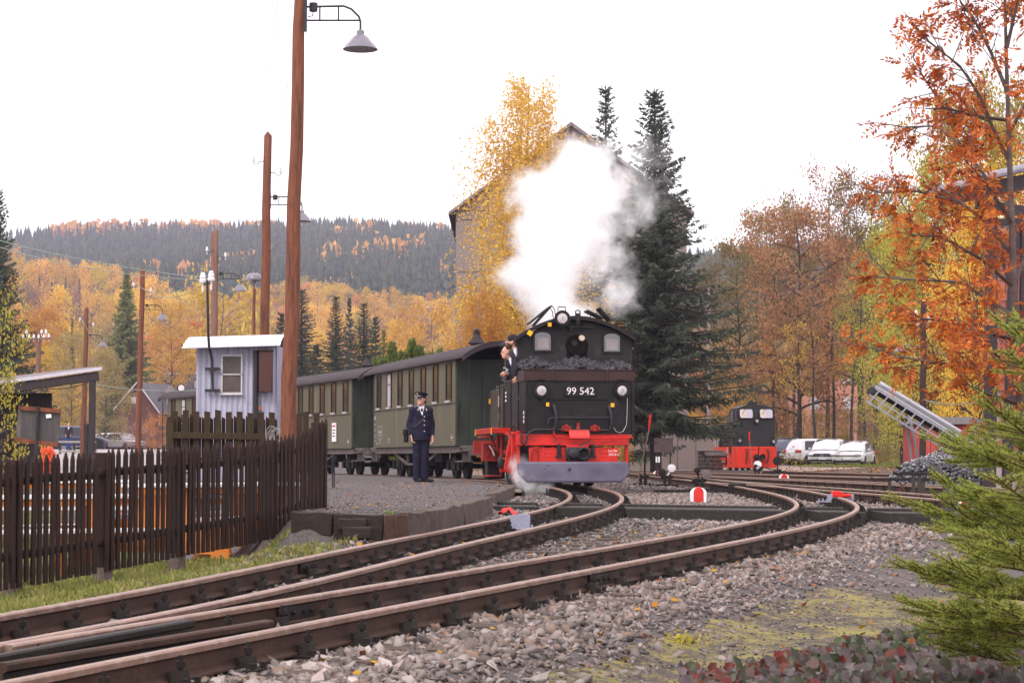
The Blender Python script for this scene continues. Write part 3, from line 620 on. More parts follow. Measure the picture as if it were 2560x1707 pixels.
def cabwin(cx, cz, w, h):
    m = MB(); n = 10; pts = [(cx - w, cz - h)] + [(cx + w, cz - h)] + [(cx + w * math.cos(t), cz + h * .55 + h * .45 * math.sin(t)) for t in [math.pi * i / n for i in range(n + 1)]]
    k = len(pts); q = [(x, .81, z) for x, z in pts] + [(cx + (x - cx) * .80, .81, cz + (z - cz) * .84) for x, z in pts] + [(x, .85, z) for x, z in pts] + [(cx + (x - cx) * .80, .835, cz + (z - cz) * .84) for x, z in pts]
    f = []
    for i in range(k):
        j = (i + 1) % k; f += [(i, j, k + j, k + i), (2 * k + i, 2 * k + j, j, i), (k + i, k + j, 3 * k + j, 3 * k + i)]
    m.add(q, f); fr = m.build('cab_window', M_black, loco)
    m = MB(); m.poly([(cx + (x - cx) * .81, .834, cz + (z - cz) * .85) for x, z in pts]); m.build('pane', M_glassd, fr)
    m = MB(); m.box((cx, .829, cz - h * .18), (w * 1.15, .006, h * 1.05)); m.build('pale_panel', M_wpane, fr)  # flat panel carrying the painted daylight over the dark pane
q = LPx(650, 385, .82); cabwin(q[0], q[2], .19, .20); q = LPx(1193, 395, .82); cabwin(q[0], q[2], .19, .20)
fx_, _, fz_ = LPx(916, 420, .83)
m = MB(); m.lathe([(.19, 0), (.21, .02), (.19, .04)], 20, (fx_, .835, fz_), (0, -1, 0)); m.box((fx_, .83, fz_ - .10), (.38, .03, .22)); ho = m.build('firehole_opening', mat('opening dark', (.006, .005, .005), .9, spec=.1), loco)  # dark box stands in for the shade inside the opening
g = LPx(953, 363, .80); m = MB(); m.lathe([(.06, 0), (.06, .03), (.05, .035)], 16, g, (0, -1, 0)); m.build('gauge_rim', M_brass, ho); m = MB(); m.lathe([(.044, 0), (.044, .004)], 16, (g[0], g[1] - .04, g[2]), (0, -1, 0)); m.build('gauge_face', M_cream, ho)
m = MB(); m.lathe([(.055, 0), (.055, .03)], 14, LPx(897, 400, .80), (0, -1, 0)); m.build('gauge', M_black2, ho)
m = MB(); m.box(LPx(945, 275, .80), (.48, .1, .03)); m.box(LPx(1015, 265, .83), (.2, .03, .12)); m.box(LPx(870, 280, .8), (.05, .08, .1)); m.build('shelf_bracket', M_black2, loco)
# headlamps
def headlamp(x, y, z, rr, parent, name='headlamp'):
    m = MB(); m.lathe([(rr * .8, -.12), (rr, -.02), (rr * 1.06, .04), (rr * 1.02, .06), (rr * .84, .062), (rr * .80, .04)], 22, (x, y, z), (0, -1, 0)); m.tube([(x - rr * .5, y + .03, z + rr), (x - rr * .5, y + .03, z + rr * 1.5), (x + rr * .5, y + .03, z + rr * 1.5), (x + rr * .5, y + .03, z + rr)], .010, 6); m.box((x, y + .04, z - rr * 1.05), (.05, .08, .08))
    o = m.build(name, M_black, parent)
    m = MB(); m.lathe([(rr * .83, .03), (rr * .6, .044), (rr * .3, .05), (.002, .052)], 22, (x, y, z), (0, -1, 0)); m.build('lens', M_cream, o)
    m = MB(); m.box((x + .01, y - .058, z - rr * .42), (.03, .01, .07)); m.cyl((x + .01, y - .055, z - .03), (x + .01, y - .055, z + .03), .014, n=6); m.build('bulb', M_steel, o); return o
for a_, b_, y_, r_ in ((637, 771, -.06, .132), (1268, 771, -.06, .132), (800, 207, .62, .142)): headlamp(*LPx(a_, b_, y_), r_, loco)
wx, wy, wz = LPx(924, 230, .7); m = MB(); m.cyl((wx, wy, wz - .07), (wx, wy, wz + .15), .03, n=8); m.tube([(wx - .04, wy, wz + .1), (wx - .04, wy, wz + .19), (wx, wy, wz + .21), (wx + .04, wy, wz + .19), (wx + .04, wy, wz + .1)], .012, 6); m.lathe([(.05, 0), (.035, .08), (.01, .10)], 12, (wx, wy, wz)); m.build('whistle', M_black2, loco)
for a, b, wd, y in ((466, 830, .02, .82), (687, 880, .05, -.06), (1195, 885, .06, -.06), (703, 255, .06, .66)):
    m = MB(); m.box(LPx(a, b, y), (wd * 1.1, .02, .07)); m.build('yellow_tag', M_yel, loco)
m = MB(); m.box(LPx(548, 322, .66), (.09, .02, .09), Matrix.Rotation(R(35), 3, 'Y')); m.build('yellow_tag', M_yel, loco)
# pipes, hoses and taps on the bunker face
def pipe(name, pts, rad, m_, parent=loco, n=7):
    m = MB(); m.tube(pts, rad, n); return m.build(name, m_, parent, ang=60)
pipe('brake_hose', [LPx(733, 885, -.05), LPx(742, 915, -.09), LPx(755, 960, -.12), LPx(752, 1020, -.10), LPx(742, 1085, -.06)], .026, M_hose)
pipe('brake_hose', [LPx(1165, 890, -.05), LPx(1178, 930, -.09), LPx(1190, 985, -.12), LPx(1190, 1040, -.10), LPx(1170, 1085, -.06)], .026, M_hose)
pipe('steam_pipe', [LPx(690, 1035, -.06), LPx(692, 1005, -.06), LPx(715, 986, -.06), LPx(800, 984, -.06), LPx(1000, 984, -.06), LPx(1170, 984, -.06)], .017, M_hose)
pipe('heating_pipe', [LPx(482, 1110, -.03), LPx(484, 1180, -.05), LPx(505, 1195, -.05), LPx(518, 1180, -.05), LPx(524, 1130, -.05), LPx(545, 1095, -.05), LPx(585, 1078, -.05), LPx(740, 1078, -.05), LPx(900, 1080, -.05), LPx(1190, 1082, -.05)], .020, M_hose)
pipe('red_pipe', [LPx(735, 1060, -.04), LPx(735, 1110, -.05), LPx(750, 1138, -.06), LPx(850, 1146, -.06), LPx(1050, 1144, -.06), LPx(1200, 1142, -.06), LPx(1300, 1142, -.08), LPx(1362, 1139, -.1)], .013, M_red)
pipe('cable', [LPx(1312, 830, -.02), LPx(1310, 950, -.04), LPx(1305, 1040, -.05), LPx(1280, 1090, -.06), LPx(1250, 1104, -.06), LPx(1222, 1090, -.06), LPx(1205, 1060, -.05)], .006, M_steel)
pipe('grab_handle', [LPx(895, 955, -.0), LPx(905, 968, -.05), LPx(980, 968, -.05), LPx(988, 955, -.0)], .010, M_hose)
for cx in (833, 1057):
    m = MB(); m.lathe([(.035, 0), (.05, .01), (.05, .07), (.062, .075), (.062, .10), (.03, .11), (.012, .13)], 12, LPx(cx, 1092, -.06)); m.box(LPx(cx, 1062, -.06), (.17, .06, .05)); m.cyl(LPx(cx - 40, 1080, -.06), LPx(cx + 42, 1080, -.06), .022, n=8); m.build('valve', M_dred, loco)
m = MB(); m.lathe([(.05, 0), (.045, .06), (.03, .08), (.03, .14)], 10, LPx(927, 1085, -.03)); m.build('valve', M_dred, loco)
m = MB(); m.grid(lambda u, v: ((lx(862) + .37 * u), -.10 - .10 * (1 - v) - .03 * math.sin(v * 3.1), lz(1136) + .145 * v), 4, 6); m.build('red_cover', mat('glossy red', (.62, .05, .045), .28, var=.08, scale=5), loco)
m = MB(); m.box((lx(925), -.17, lz(1258)), (.42, .14, .245)); cb = m.build('coupler', mat('coupler iron', (.045, .047, .045), .55, .5, var=.3, scale=12), loco, bev=.02)
m = MB(); m.lathe([(.11, 0), (.105, .05), (.085, .10), (.05, .12)], 20, (lx(886), -.24, lz(1255)), (0, -1, 0)); m.build('coupler_buffer', M_hose, cb)
m = MB(); m.lathe([(.10, 0), (.115, .05), (.10, .06), (.075, .01), (.07, -.02)], 20, (lx(968), -.24, lz(1258)), (0, -1, 0)); m.build('coupler_funnel', M_hose, cb)
m = MB(); m.bar((lx(935), -.26, lz(1195)), (lx(1012), -.34, lz(1157)), .022); m.build('coupling_lever', M_hose, cb); m = MB(); m.bar((lx(922), -.30, lz(1322)), (lx(832), -.50, lz(1382)), .024); m.build('coupling_lever', M_hose, cb)
for cx in (783, 1050):
    m = MB(); 
    m.tube([(lx(cx) + .035 * math.cos(t * 1.0), -.13 + .035 * math.sin(t * 1.0), lz(1270) + .16 * t / 50) for t in range(0, 51)], .008, 5); m.cyl((lx(cx), -.13, lz(1285)), (lx(cx), -.13, lz(1185)), .012, n=6); m.cyl((lx(cx), -.13, lz(1195)), (lx(cx), -.13, lz(1180)), .03, n=8); m.box((lx(cx), -.12, lz(1275)), (.12, .06, .03)); m.build('coupler_spring', M_hose, loco)
pipe('step_iron', [LPx(560, 1320, -.10), LPx(565, 1235, -.14), LPx(590, 1212, -.15), LPx(640, 1222, -.14)], .012, M_dred); pipe('step_iron', [LPx(612, 1320, -.10), LPx(612, 1236, -.14), LPx(560, 1232, -.14)], .012, M_dred)
M_stencil = M_white
text('lettering', 'Unt. Mei', .058, M_stencil, loco, (lx(1168) + .02, -.098, lz(1235)), (R(90), 0, 0), .001, 'LEFT', .8)
text('lettering', '24.02.16 vv', .058, M_stencil, loco, (lx(1170) + .02, -.098, lz(1263)), (R(90), 0, 0), .001, 'LEFT', .72)
for y, zz in ((.06, 1.25), (.06, 1.33), (.06, 1.17)):
    for k in (0, 1):
        m = MB(); m.box((B0 - .006, .12 + k * .05, zz), (.006, .03, .055)); m.build('stencil_mark', M_stencil, loco)
_side0 = set(bpy.data.objects)
# side: tank, running board, steps, motion
m = MB(); m.box((-.80, 3.55, 1.46), (.46, 1.85, .80)); m.box((.86, 3.55, 1.46), (.46, 1.85, .80))
for s in (-1.035, 1.095):
    for yy_ in (2.68, 4.42):
        for i in range(12): m.sph((s, yy_, 1.1 + i * .065), .010, 5, 3)
for i in range(5): m.cyl((-.95, 2.9 + i * .3, 1.86), (-.95, 2.9 + i * .3, 1.95), .02, n=6)
m.build('side_tank', mat('tank black', (.036, .030, .026), .30, var=.35, scale=3, stretch=(1, 3, .4), coat=.4, dirt=(.10, .085, .068), dscale=1.6, damt=.3), loco, bev=.012)
m = MB(); m.box((-1.052, 3.1, 1.62), (.01, .10, .22)); m.build('plate', M_cream, loco)
for zz in (1.30, 1.36, 1.6, 1.68, 1.75):
    m = MB(); m.box((-1.052, 2.05 if zz > 1.4 else 2.95, zz), (.008, .14, .035)); m.build('stencil_mark', M_stencil, loco)
for yy_ in (1.0, 2.56, 4.55):
    m = MB(); m.cyl((-1.10, yy_, 1.0), (-1.10, yy_, 2.0), .013, n=6); m.box((-1.07, yy_, 1.98), (.08, .04, .03)); m.box((-1.07, yy_, 1.08), (.08, .04, .03)); m.build('handrail', M_black2, loco)
m = MB(); m.box((-1.03, 4.6, 1.66), (.04, .03, .10)); m.build('yellow_tag', M_yel, loco)
m = MB(); m.box((-1.16, 3.05, 1.06), (.40, 2.5, .045)); m.box((-1.34, 3.05, 1.03), (.03, 2.5, .10)); m.box((-1.16, 1.81, 1.03), (.40, .03, .10)); m.build('running_board', M_red, loco, bev=.005)
for yy_ in (1.80, 4.30):
    m = MB(); m.box((-1.362, yy_, 1.02), (.015, .03, .13)); m.build('yellow_tag', M_yel, loco)
for pts, rr, mm in (([(-1.30, 4.2, .92), (-1.30, 3.0, .93), (-1.22, 2.95, .93), (-1.15, 2.9, .70), (-1.05, 2.85, .66)], .035, M_dred), ([(-1.15, 2.4, .72), (-1.16, 2.35, .95), (-1.10, 1.9, .98), (-1.05, 1.6, .95), (-1.0, 1.45, .74), (-.98, 1.0, .72)], .038, M_dred), ([(-1.1, 2.2, .95), (-1.12, 2.15, .5)], .03, M_dred), ([(-1.2, 3.3, .75), (-1.2, 2.9, .68), (-1.18, 2.7, .55)], .02, M_steel)):
    pipe('side_pipe', pts, rr, mm)
m = MB(); m.box((-1.0, 2.9, .58), (.10, .12, .70)); m.box((-1.0, 2.2, .60), (.12, 1.3, .28)); m.prism([(-1.16, .28), (-1.02, .2), (-.93, .05), (-.88, .05), (-.90, .85), (-1.06, .9)], 1.5, 1.6); m.box((-1.04, 1.1, .62), (.08, .10, .75)); m.box((-1.0, .72, .70), (.07, .06, .62)); m.box((-1.0, .72, .96), (.22, .06, .05)); m.box((-.98, 1.9, .5), (.28, .5, .025)); m.build('motion_bracket', M_red, loco, bev=.01)
m = MB(); m.cyl((-.98, 2.55, .45), (-.98, 2.05, .45), .17, n=16); m.cyl((-.98, 1.9, .72), (-.98, 2.6, .72), .10, n=12); m.bar((-.95, 3.8, .35), (-.95, 2.6, .43), .07, .05); m.build('cylinder', M_black2, loco)
m = MB(); m.bar((-1.0, 1.95, .40), (-1.0, 1.2, .42), .035); m.bar((-1.06, 1.9, .36), (-1.0, 1.4, .30), .03); m.sph((-1.05, 1.65, .34), .05, 8, 6); m.sph((-1.04, 1.2, .52), .045, 8, 6); m.build('valve_gear', M_steel, loco)
m = MB(); m.box((-1.12, 3.6, .16), (.22, .95, .03)); m.box((-1.0, 3.15, .4), (.03, .04, .5)); m.box((-1.0, 4.05, .4), (.03, .04, .5)); m.box((-1.1, 3.9, .62), (.35, .35, .35)); m.build('step_board', M_dred, loco, bev=.006)
m = MB(); m.box((-.98, 4.2, .35), (.35, .5, .5)); m.build('ash_box', M_black2, loco, bev=.03)
for o_ in set(bpy.data.objects) - _side0: o_.location.x += .13
def wheelset(y, rad, parent, mm, half=GA, name='wheelset'):
    m = MB(); m.cyl((-half - .05, y, rad), (half + .05, y, rad), .05, n=10)
    for s in (-1, 1):
        m.lathe([(rad * .3, -.05), (rad * .82, -.03), (rad * .84, -.055), (rad, -.05), (rad, .03), (rad + .02, .035), (rad + .02, .055), (rad * .8, .055), (rad * .3, .05)], 24, (s * (half + .02), y, rad), (-s, 0, 0))
    return m.build(name, mm, parent)
for y in (.45, 1.65, 3.9, 5.2): wheelset(y, .37, loco, M_black2)
# boiler, smokebox, chimney and dome ahead of the cab
m = MB(); m.cyl((.1, 2.66, 1.62), (.1, 7.6, 1.62), .44, n=28); m.cyl((.1, 7.3, 1.62), (.1, 8.2, 1.62), .48, n=28); m.lathe([(.30, 2.2), (.30, 2.55), (.26, 2.72), (.12, 2.8)], 18, (0, 4.6, 0)); m.build('boiler', M_black, loco)
m = MB(); m.lathe([(.24, 2.2), (.17, 2.35), (.165, 2.95), (.21, 3.0), (.21, 3.08), (.15, 3.08)], 20, (0, 7.75, 0)); m.build('chimney', M_black, loco)
m = MB(); m.box((0.1, 8.6, .75), (1.7, .12, .3)); m.build('front_beam', M_dred, loco)

# ------------------------------------------------------------------ coaches
M_green = mat('coach olive', (.105, .098, .064), .5, var=.2, scale=3.2, stretch=(1, 1, .14), dirt=(.175, .13, .062), dscale=1.5, damt=.35)
M_dgreen = mat('coach end dark green', (.028, .036, .027), .55, var=.25, scale=3)
M_roof = mat('coach roof felt', (.040, .029, .032), .8, var=.22, scale=3, bump=.3, bscale=4, dirt=(.075, .055, .057), dscale=1.2, damt=.35)
M_und = mat('underframe brown', (.12, .095, .090), .75, var=.3, scale=5, dirt=(.05, .035, .03), dscale=3, damt=.4)
M_sillp = mat('sill grey', (.40, .36, .37), .6, var=.1)
M_wfr = mat('window frame dark', (.028, .018, .014), .5, var=.2)
CL, CW = 8.86, .95
def make_coach(label, x, y, rz):
    t = thing('passenger_coach', label, 'railway coach', (x, y, float(hr(y))), rz, 'coaches of the waiting train')
    m = MB(); W = CW
    m.box((0, CL / 2, 1.805), (2 * W, CL, 2.03)); m.build('body', M_green, t, bev=.015)
    for s in (-1, 1):
        m = MB(); m.box((s * (W + .012), CL / 2, 1.81), (.03, CL, .035)); m.box((s * (W + .008), CL / 2, .80), (.02, CL, .03))
        for i in (2, 5): m.box((s * (W + .002), i * CL / 7, 1.30), (.012, .03, .98))
        for yy_ in (.02, CL - .02): m.box((s * (W + .005), yy_, 1.80), (.02, .05, 2.0))
        m.build('belt_rail', M_green, t)
    xr = [-1.06 + 2.12 * i / 14 for i in range(15)]; ra = lambda q, b: b + .36 * (1 - (abs(q) / 1.06) ** 2.4)
    m = MB(); m.prism([(q, ra(q, 2.80)) for q in xr] + [(q, ra(q, 2.845)) for q in reversed(xr)], -1.0, CL + 1.0)
    for yy_ in (-1.0, CL + 1.0): m.prism([(q, ra(q, 2.72)) for q in xr] + [(q, ra(q, 2.85)) for q in reversed(xr)], yy_ - .02, yy_ + .02)
    m.build('roof', M_roof, t, ang=60)
    for yy_ in (0, CL):
        s = -1 if yy_ == 0 else 1
        m = MB(); m.box((0, yy_ + s * .012, 1.8), (2 * W - .04, .024, 2.02)); e = m.build('end_wall', M_dgreen, t)
        m = MB(); m.box((0, yy_ + s * .035, 1.70), (.62, .02, 1.72)); d = m.build('end_door', M_dgreen, e)
        m = MB(); m.box((.22, yy_ + s * .06, 1.62), (.1, .03, .14)); m.build('lock', M_black2, d)
        m = MB(); m.box((0, yy_ + s * .5, .76), (1.7, .98, .06)); m.box((0, yy_ + s * 1.0, .66), (1.8, .06, .22))
        for q in (-1, 1): m.box((q * .88, yy_ + s * .5, .42), (.26, .7, .03)); m.box((q * .92, yy_ + s * .5, .66), (.22, .7, .03)); m.box((q * .82, yy_ + s * .5, .58), (.03, .7, .3))
        m.build('end_platform', M_und, t)
        for q in (-1, 1):
            m = MB(); m.cyl((q * .88, yy_ + s * .94, .78), (q * .88, yy_ + s * .94, 2.78), .016, n=6); m.cyl((q * .42, yy_ + s * .94, .78), (q * .42, yy_ + s * .94, 1.7), .014, n=6)
            m.cyl((q * .88, yy_ + s * .94, 1.69), (q * .42, yy_ + s * .94, 1.7), .014, n=6); m.tube([(q * .90, yy_ + s * .06, 1.05), (q * .90, yy_ + s * .10, 1.6), (q * .90, yy_ + s * .16, 1.72), (q * .90, yy_ + s * .3, 1.78)], .014, 6)
            m.build('platform_railing', M_black2, t)
    for s in (-1, 1):
        for i in range(7):
            yy_ = CL / 7 * (i + .5); m = MB(); x0 = s * (W + .002)
            for a in (-.235, .235): m.box((x0, yy_ + a, 2.29), (.05, .05, .92))
            for b in (1.85, 2.745): m.box((x0, yy_, b), (.045, .42, .045))
            m.box((x0, yy_, 2.46), (.03, .42, .03)) if i == 5 else None
            fr = m.build('window', M_wfr, t)
            m = MB(); m.box((s * (W + .003), yy_, 2.29), (.012, .42, .86)); m.build('pane', M_glassd, fr)
            m = MB(); m.box((s * (W + .03), yy_, 1.835), (.06, .40, .055)); m.build('sill', M_sillp, fr)
            if i == 5: m = MB(); m.box((s * (W + .012), yy_, 2.3), (.008, .38, .84)); m.build('curtain', M_sillp, fr)
    m = MB()
    for s in (-1, 1):
        m.box((s * .86, CL / 2, .70), (.08, CL, .16)); m.box((s * .88, CL / 2, .63), (.12, CL, .025))
        m.bar((s * .84, 2.1, .62), (s * .84, 3.5, .34), .06); m.bar((s * .84, 3.5, .34), (s * .84, 5.3, .34), .05); m.bar((s * .84, 5.3, .34), (s * .84, 6.7, .62), .06); m.box((s * .84, 3.5, .48), (.04, .04, .3)); m.box((s * .84, 5.3, .48), (.04, .04, .3))
        for yy_ in (.6, CL - .6): m.tube([(s * .93, yy_, .62), (s * .93, yy_ - .04, .5), (s * .93, yy_, .44), (s * .93, yy_ + .04, .5), (s * .93, yy_, .62)], .012, 5)
    m.build('underframe', M_und, t)
    m = MB(); m.box((0, 3.6, .5), (.9, .7, .22)); m.cyl((-.3, 4.3, .45), (-.3, 5.2, .45), .16, n=12); m.cyl((.2, 4.3, .5), (.2, 5.0, .5), .13, n=12); m.build('brake_gear', M_black2, t)
    for yb in (1.5, CL - 1.5):
        m = MB()
        for s in (-1, 1): m.box((s * .56, yb, .36), (.05, 1.5, .16)); m.box((s * .58, yb, .30), (.10, .4, .14)); [m.box((s * .58, yb + q, .30), (.10, .18, .2)) for q in (-.5, .5)]
        m.box((0, yb, .45), (1.2, .3, .12)); bo = m.build('bogie', M_black2, t)
        for q in (-.5, .5): wheelset(yb + q, .29, bo, M_black2)
    rz_ = lambda q: 3.14
    m = MB(); m.lathe([(.15, 3.1), (.15, 3.24), (.21, 3.27), (.09, 3.44), (.085, 3.52), (.11, 3.52), (.11, 3.535), (.05, 3.54), (.05, 3.60)], 16, (-.1, 1.25, 0)); m.lathe([(.12, 3.58), (.02, 3.63)], 14, (-.1, 1.25, 0)); m.build('stove_chimney', M_roof, t)
    for q in (.25, 2.4, 4.2, 5.8, 7.6):
        m = MB(); m.lathe([(.08, 3.1), (.08, 3.2), (.11, 3.21), (.11, 3.26), (.02, 3.27)], 12, (.05, q, 0)); m.build('roof_vent', M_black2, t)
    m = MB(); m.lathe([(.04, 3.1), (.04, 3.22), (.09, 3.24), (.09, 3.26), (.01, 3.30)], 12, (.3, .55, 0)); m.build('lamp_vent', M_sillp, t)
    # stencilled panels, too small to read in the photograph
    m = MB(); X = -W - .006
    for (yy_, zz, a, b) in ((8.05, 1.36, .40, .012), (8.05, 1.02, .40, .012), (8.25, 1.19, .012, .34), (7.85, 1.19, .012, .34), (8.05, 1.21, .30, .05), (8.05, 1.13, .2, .03), (8.72, 1.6, .14, .10), (8.72, 1.42, .07, .06), (8.72, 1.26, .06, .07), (8.72, 1.1, .06, .07), (8.72, .97, .05, .06), (7.0, 1.0, .1, .05), (7.0, .92, .1, .05), (8.1, .98, .08, .04), (8.1, .90, .08, .04), (8.5, .9, .09, .04), (.35, 1.04, .22, .01), (.35, .98, .18, .05), (.35, .92, .22, .01)):
        m.box((X, yy_, zz), (.008, a, b))
    m.build('stencil_marks', M_sillp, t); return t
def coach_at(label, fx, fy, deg):
    a = R(deg); return make_coach(label, fx + CW * math.cos(a), fy + CW * math.sin(a), a)
co1 = coach_at('olive passenger coach coupled directly to the black locomotive, behind the uniformed man', -1.32, 47.0, 16.4)
co2 = coach_at('olive passenger coach in the middle of the train, white notice on its side', -4.69, 58.6, 21.2)
co3 = coach_at('olive passenger coach at the far end of the train, mostly hidden by the grey shed', -9.35, 70.4, 27.5)
m = MB(); m.box((-CW - .03, 1.75, 1.27), (.02, .42, .56)); nb = m.build('notice_board', M_white, co2); m = MB(); m.box((-CW - .042, 1.75, 1.46), (.006, .3, .05)); m.build('red_print', M_red, nb)
m = MB(); [m.box((-CW - .042, 1.75, 1.34 - i * .09), (.006, .26 - .05 * (i % 2), .03)) for i in range(3)]; m.build('dark_print', M_black2, nb)
m = MB(); m.lathe([(.17, 0), (.17, .03)], 18, (0, 0, 0), (0, -1, 0)); ds = m.build('end_disc', M_black2, co3); ds.location = (-.5, 8.7, 3.24); m = MB(); m.lathe([(.13, .03), (.13, .04)], 18, (0, 0, 0), (0, -1, 0)); m.build('disc_face', M_white, ds)

# ------------------------------------------------------------------ small diesel locomotive
M_orange = mat('diesel red', (.72, .045, .022), .5, var=.08, scale=3, dirt=(.45, .05, .03), dscale=2, damt=.2)
M_dblk = mat('diesel black', (.014, .013, .0165), .40, var=.2, scale=3, spec=.35)
M_mil = mat('cab window pale', (.50, .46, .55), .12, var=.1, scale=2); M_mil2 = mat('cab window cream', (.62, .52, .45), .15, var=.08)
die = thing('diesel_locomotive', 'small diesel locomotive, black cab above bright red frame, parked before the car park', 'locomotive', (DX, DY, float(hr(DY))), DYAW)
m = MB(); fr = lambda q: [( -.92, .10), (.88, .10), (.88, .98), (-.92, .98)]
pts = [(-.90, .25), (-.84, .06), (-.6, 0), (.6, 0), (.84, .06), (.88, .25), (.88, 4.3), (-.90, 4.3)]
m.add([(x, y, .10) for x, y in pts] + [(x, y, .98) for x, y in pts], [tuple(range(7, -1, -1)), tuple(range(8, 16))] + [(i, (i + 1) % 8, (i + 1) % 8 + 8, i + 8) for i in range(8)]); m.build('frame', M_orange, die, bev=.015)
m = MB(); m.box((-.905, 2.55, .48), (.02, 1.75, .52)); m.build('frame_opening', mat('opening black', (.012, .011, .011), .9), die)  # flat dark plate painted for the shade in the frame cut-out
for q in (2.0, 2.5, 3.0):
    m = MB(); m.lathe([(.05, 0), (.15, .01), (.15, .05), (.05, .07)], 14, (-.91, q, .38), (-1, 0, 0)); m.box((-.95, q, .48), (.03, .12, .16)); m.build('counterweight', M_red, die)
m = MB(); m.bar((-.97, 1.8, .36), (-.97, 3.3, .36), .03, .07); m.build('coupling_rod', M_steel, die)
for q in (1.0, 2.2, 3.4): wheelset(q, .28, die, M_black2)
for q in (.9, .75, 3.9):
    m = MB(); m.box((-.905, q if q != .75 else .9, .62 if q != .75 else .30), (.012, .07, .12)); m.build('slot', M_black2, die)
sec = [(-.82, .98), (.82, .98), (.82, 2.45), (.74, 2.60), (.4, 2.70), (0, 2.73), (-.4, 2.70), (-.74, 2.60), (-.82, 2.45)]
m = MB(); k = len(sec)
def ring(y, s=1.0, zc=1.8, lean=0): return [(x * s, y + (lean if z > 2.1 else 0), zc + (z - zc) * (s * .5 + .5)) for x, z in sec]
rings = [[(x * .985, .10 + (.10 if z > 2.3 else 0) + (.06 if z > 2.55 else 0), z) for x, z in sec], [(x, .16 + (.10 if z > 2.3 else 0) + (.06 if z > 2.55 else 0), z) for x, z in sec], [(x, 1.65, z) for x, z in sec]]
vs = sum(rings, []); fs = [tuple(range(k))[::-1], tuple(2 * k + i for i in range(k))] + [(a * k + i, a * k + (i + 1) % k, (a + 1) * k + (i + 1) % k, (a + 1) * k + i) for a in range(2) for i in range(k)]
m.add(vs, fs); m.build('cab', M_dblk, die, ang=30)
def rrect(x0, x1, z0, z1, y, rr=.08, n=5):
    o = []
    for cx_, cz_, a0 in ((x1 - rr, z1 - rr, 0), (x0 + rr, z1 - rr, 90), (x0 + rr, z0 + rr, 180), (x1 - rr, z0 + rr, 270)):
        for i in range(n + 1): a = R(a0 + 90 * i / n); o.append((cx_ + rr * math.cos(a), cz_ + rr * math.sin(a)))
    return o
for x0, x1 in ((-.68, -.14), (.17, .70)):
    lean = lambda p: (p[0], .075 + (p[1] - 2.1) * .28, p[1])
    p1 = [lean(p) for p in rrect(x0 - .03, x1 + .03, 2.14, 2.56, 0, .10)]; p0 = [lean(p) for p in rrect(x0, x1, 2.17, 2.53, 0)]
    m = MB(); n_ = len(p0); m.add([(x, y - .0, z) for x, y, z in p1] + [(x, y - .02, z) for x, y, z in p0], [(i, (i + 1) % n_, n_ + (i + 1) % n_, n_ + i) for i in range(n_)]); wf = m.build('cab_window', M_black2, die)
    m = MB(); m.poly([(x, y - .018, z) for x, y, z in p0]); m.build('pane', M_mil, wf)
    m = MB(); m.poly([(x, y - .0195, z) for x, y, z in [lean(p) for p in rrect(x0 + .01, x0 + .26, 2.18, 2.52, 0, .07)]]); m.build('pale_panel', M_mil2, wf)  # cream panel over the left half of the pane
    m = MB(); m.bar((x0 + .1, .11, 2.3), (x0 + .25, .17, 2.6), .012); m.build('wiper', M_black2, wf)
for x, z, rr in ((.02, 2.04, .10), (-.71, 1.235, .10), (.72, 1.19, .10)): headlamp(x, .05, z, rr, die)
m = MB(); m.cyl((-.12, .9, 2.78), (-.12, .5, 2.80), .09, .11, n=14); m.cyl((.08, .9, 2.78), (.08, .55, 2.80), .05, .07, n=12); m.box((0, .8, 2.72), (.3, .2, .06)); m.build('horn', M_dblk, die)
m = MB(); m.box((0, 3.0, 1.5), (1.35, 2.6, 1.04)); hd = m.build('engine_hood', M_dblk, die, bev=.06)
for q in (2.1, 2.5, 3.1, 3.5):
    m = MB(); [m.box((-.685, q, 1.2 + i * .11), (.03, .22, .035)) for i in range(7)]; m.build('louvre', M_sillp if False else M_black2, hd)
m = MB(); m.box((-.825, .9, 1.75), (.015, .62, 1.5)); d = m.build('cab_door', M_dblk, die); m = MB(); m.box((-.838, .95, 2.25), (.012, .42, .42)); m.build('pane', M_glassd, d); m = MB(); m.box((-.84, .55, 1.45), (.01, .06, .2)); m.build('stencil_mark', M_white, d)
for x, y in ((-.90, .35), (-.90, 1.75), (.92, .3), (-.88, 4.2)):
    m = MB(); m.tube([(x * .93, y, 1.1), (x, y, 1.15), (x, y, 1.95), (x * .93, y, 2.0)], .016, 6); m.build('handrail', M_black2, die)
m = MB(); m.lathe([(.12, 0), (.12, .22), (.10, .30), (.04, .34)], 14, (-.80, 4.05, .98)); m.build('air_filter', M_steel, die)
m = MB(); m.box((-.91, 1.05, .84), (.02, .42, .28)); m.build('data_plate', M_black2, die); m = MB(); [m.box((-.905, 1.5 + .2 * (i % 2), .92 - i * .09), (.012, .1, .05)) for i in range(5)]; m.build('stencil_marks', M_white, die)
m = MB(); m.box((.03, -.06, .52), (.5, .12, .20)); m.build('coupler', M_orange, die); m = MB(); m.lathe([(.13, 0), (.13, .1), (.05, .14)], 16, (-.05, -.12, .55), (0, -1, 0)); m.lathe([(.12, 0), (.12, .08), (.06, .02)], 16, (.2, -.12, .56), (0, -1, 0)); m.build('coupler_buffer', M_black2, die)
for x in (-.45, .45):
    m = MB(); m.tube([(x, -.02, .85), (x + .02, -.08, .78), (x + .01, -.1, .55), (x - .04, -.06, .3)], .028, 7); m.build('brake_hose', M_hose, die); m = MB(); m.box((x, -.04, .87), (.1, .08, .07)); m.build('valve', M_red, die)
m = MB(); m.box((.85, 1.0, .38), (.1, .1, .1)); m.build('slot', M_black2, die)
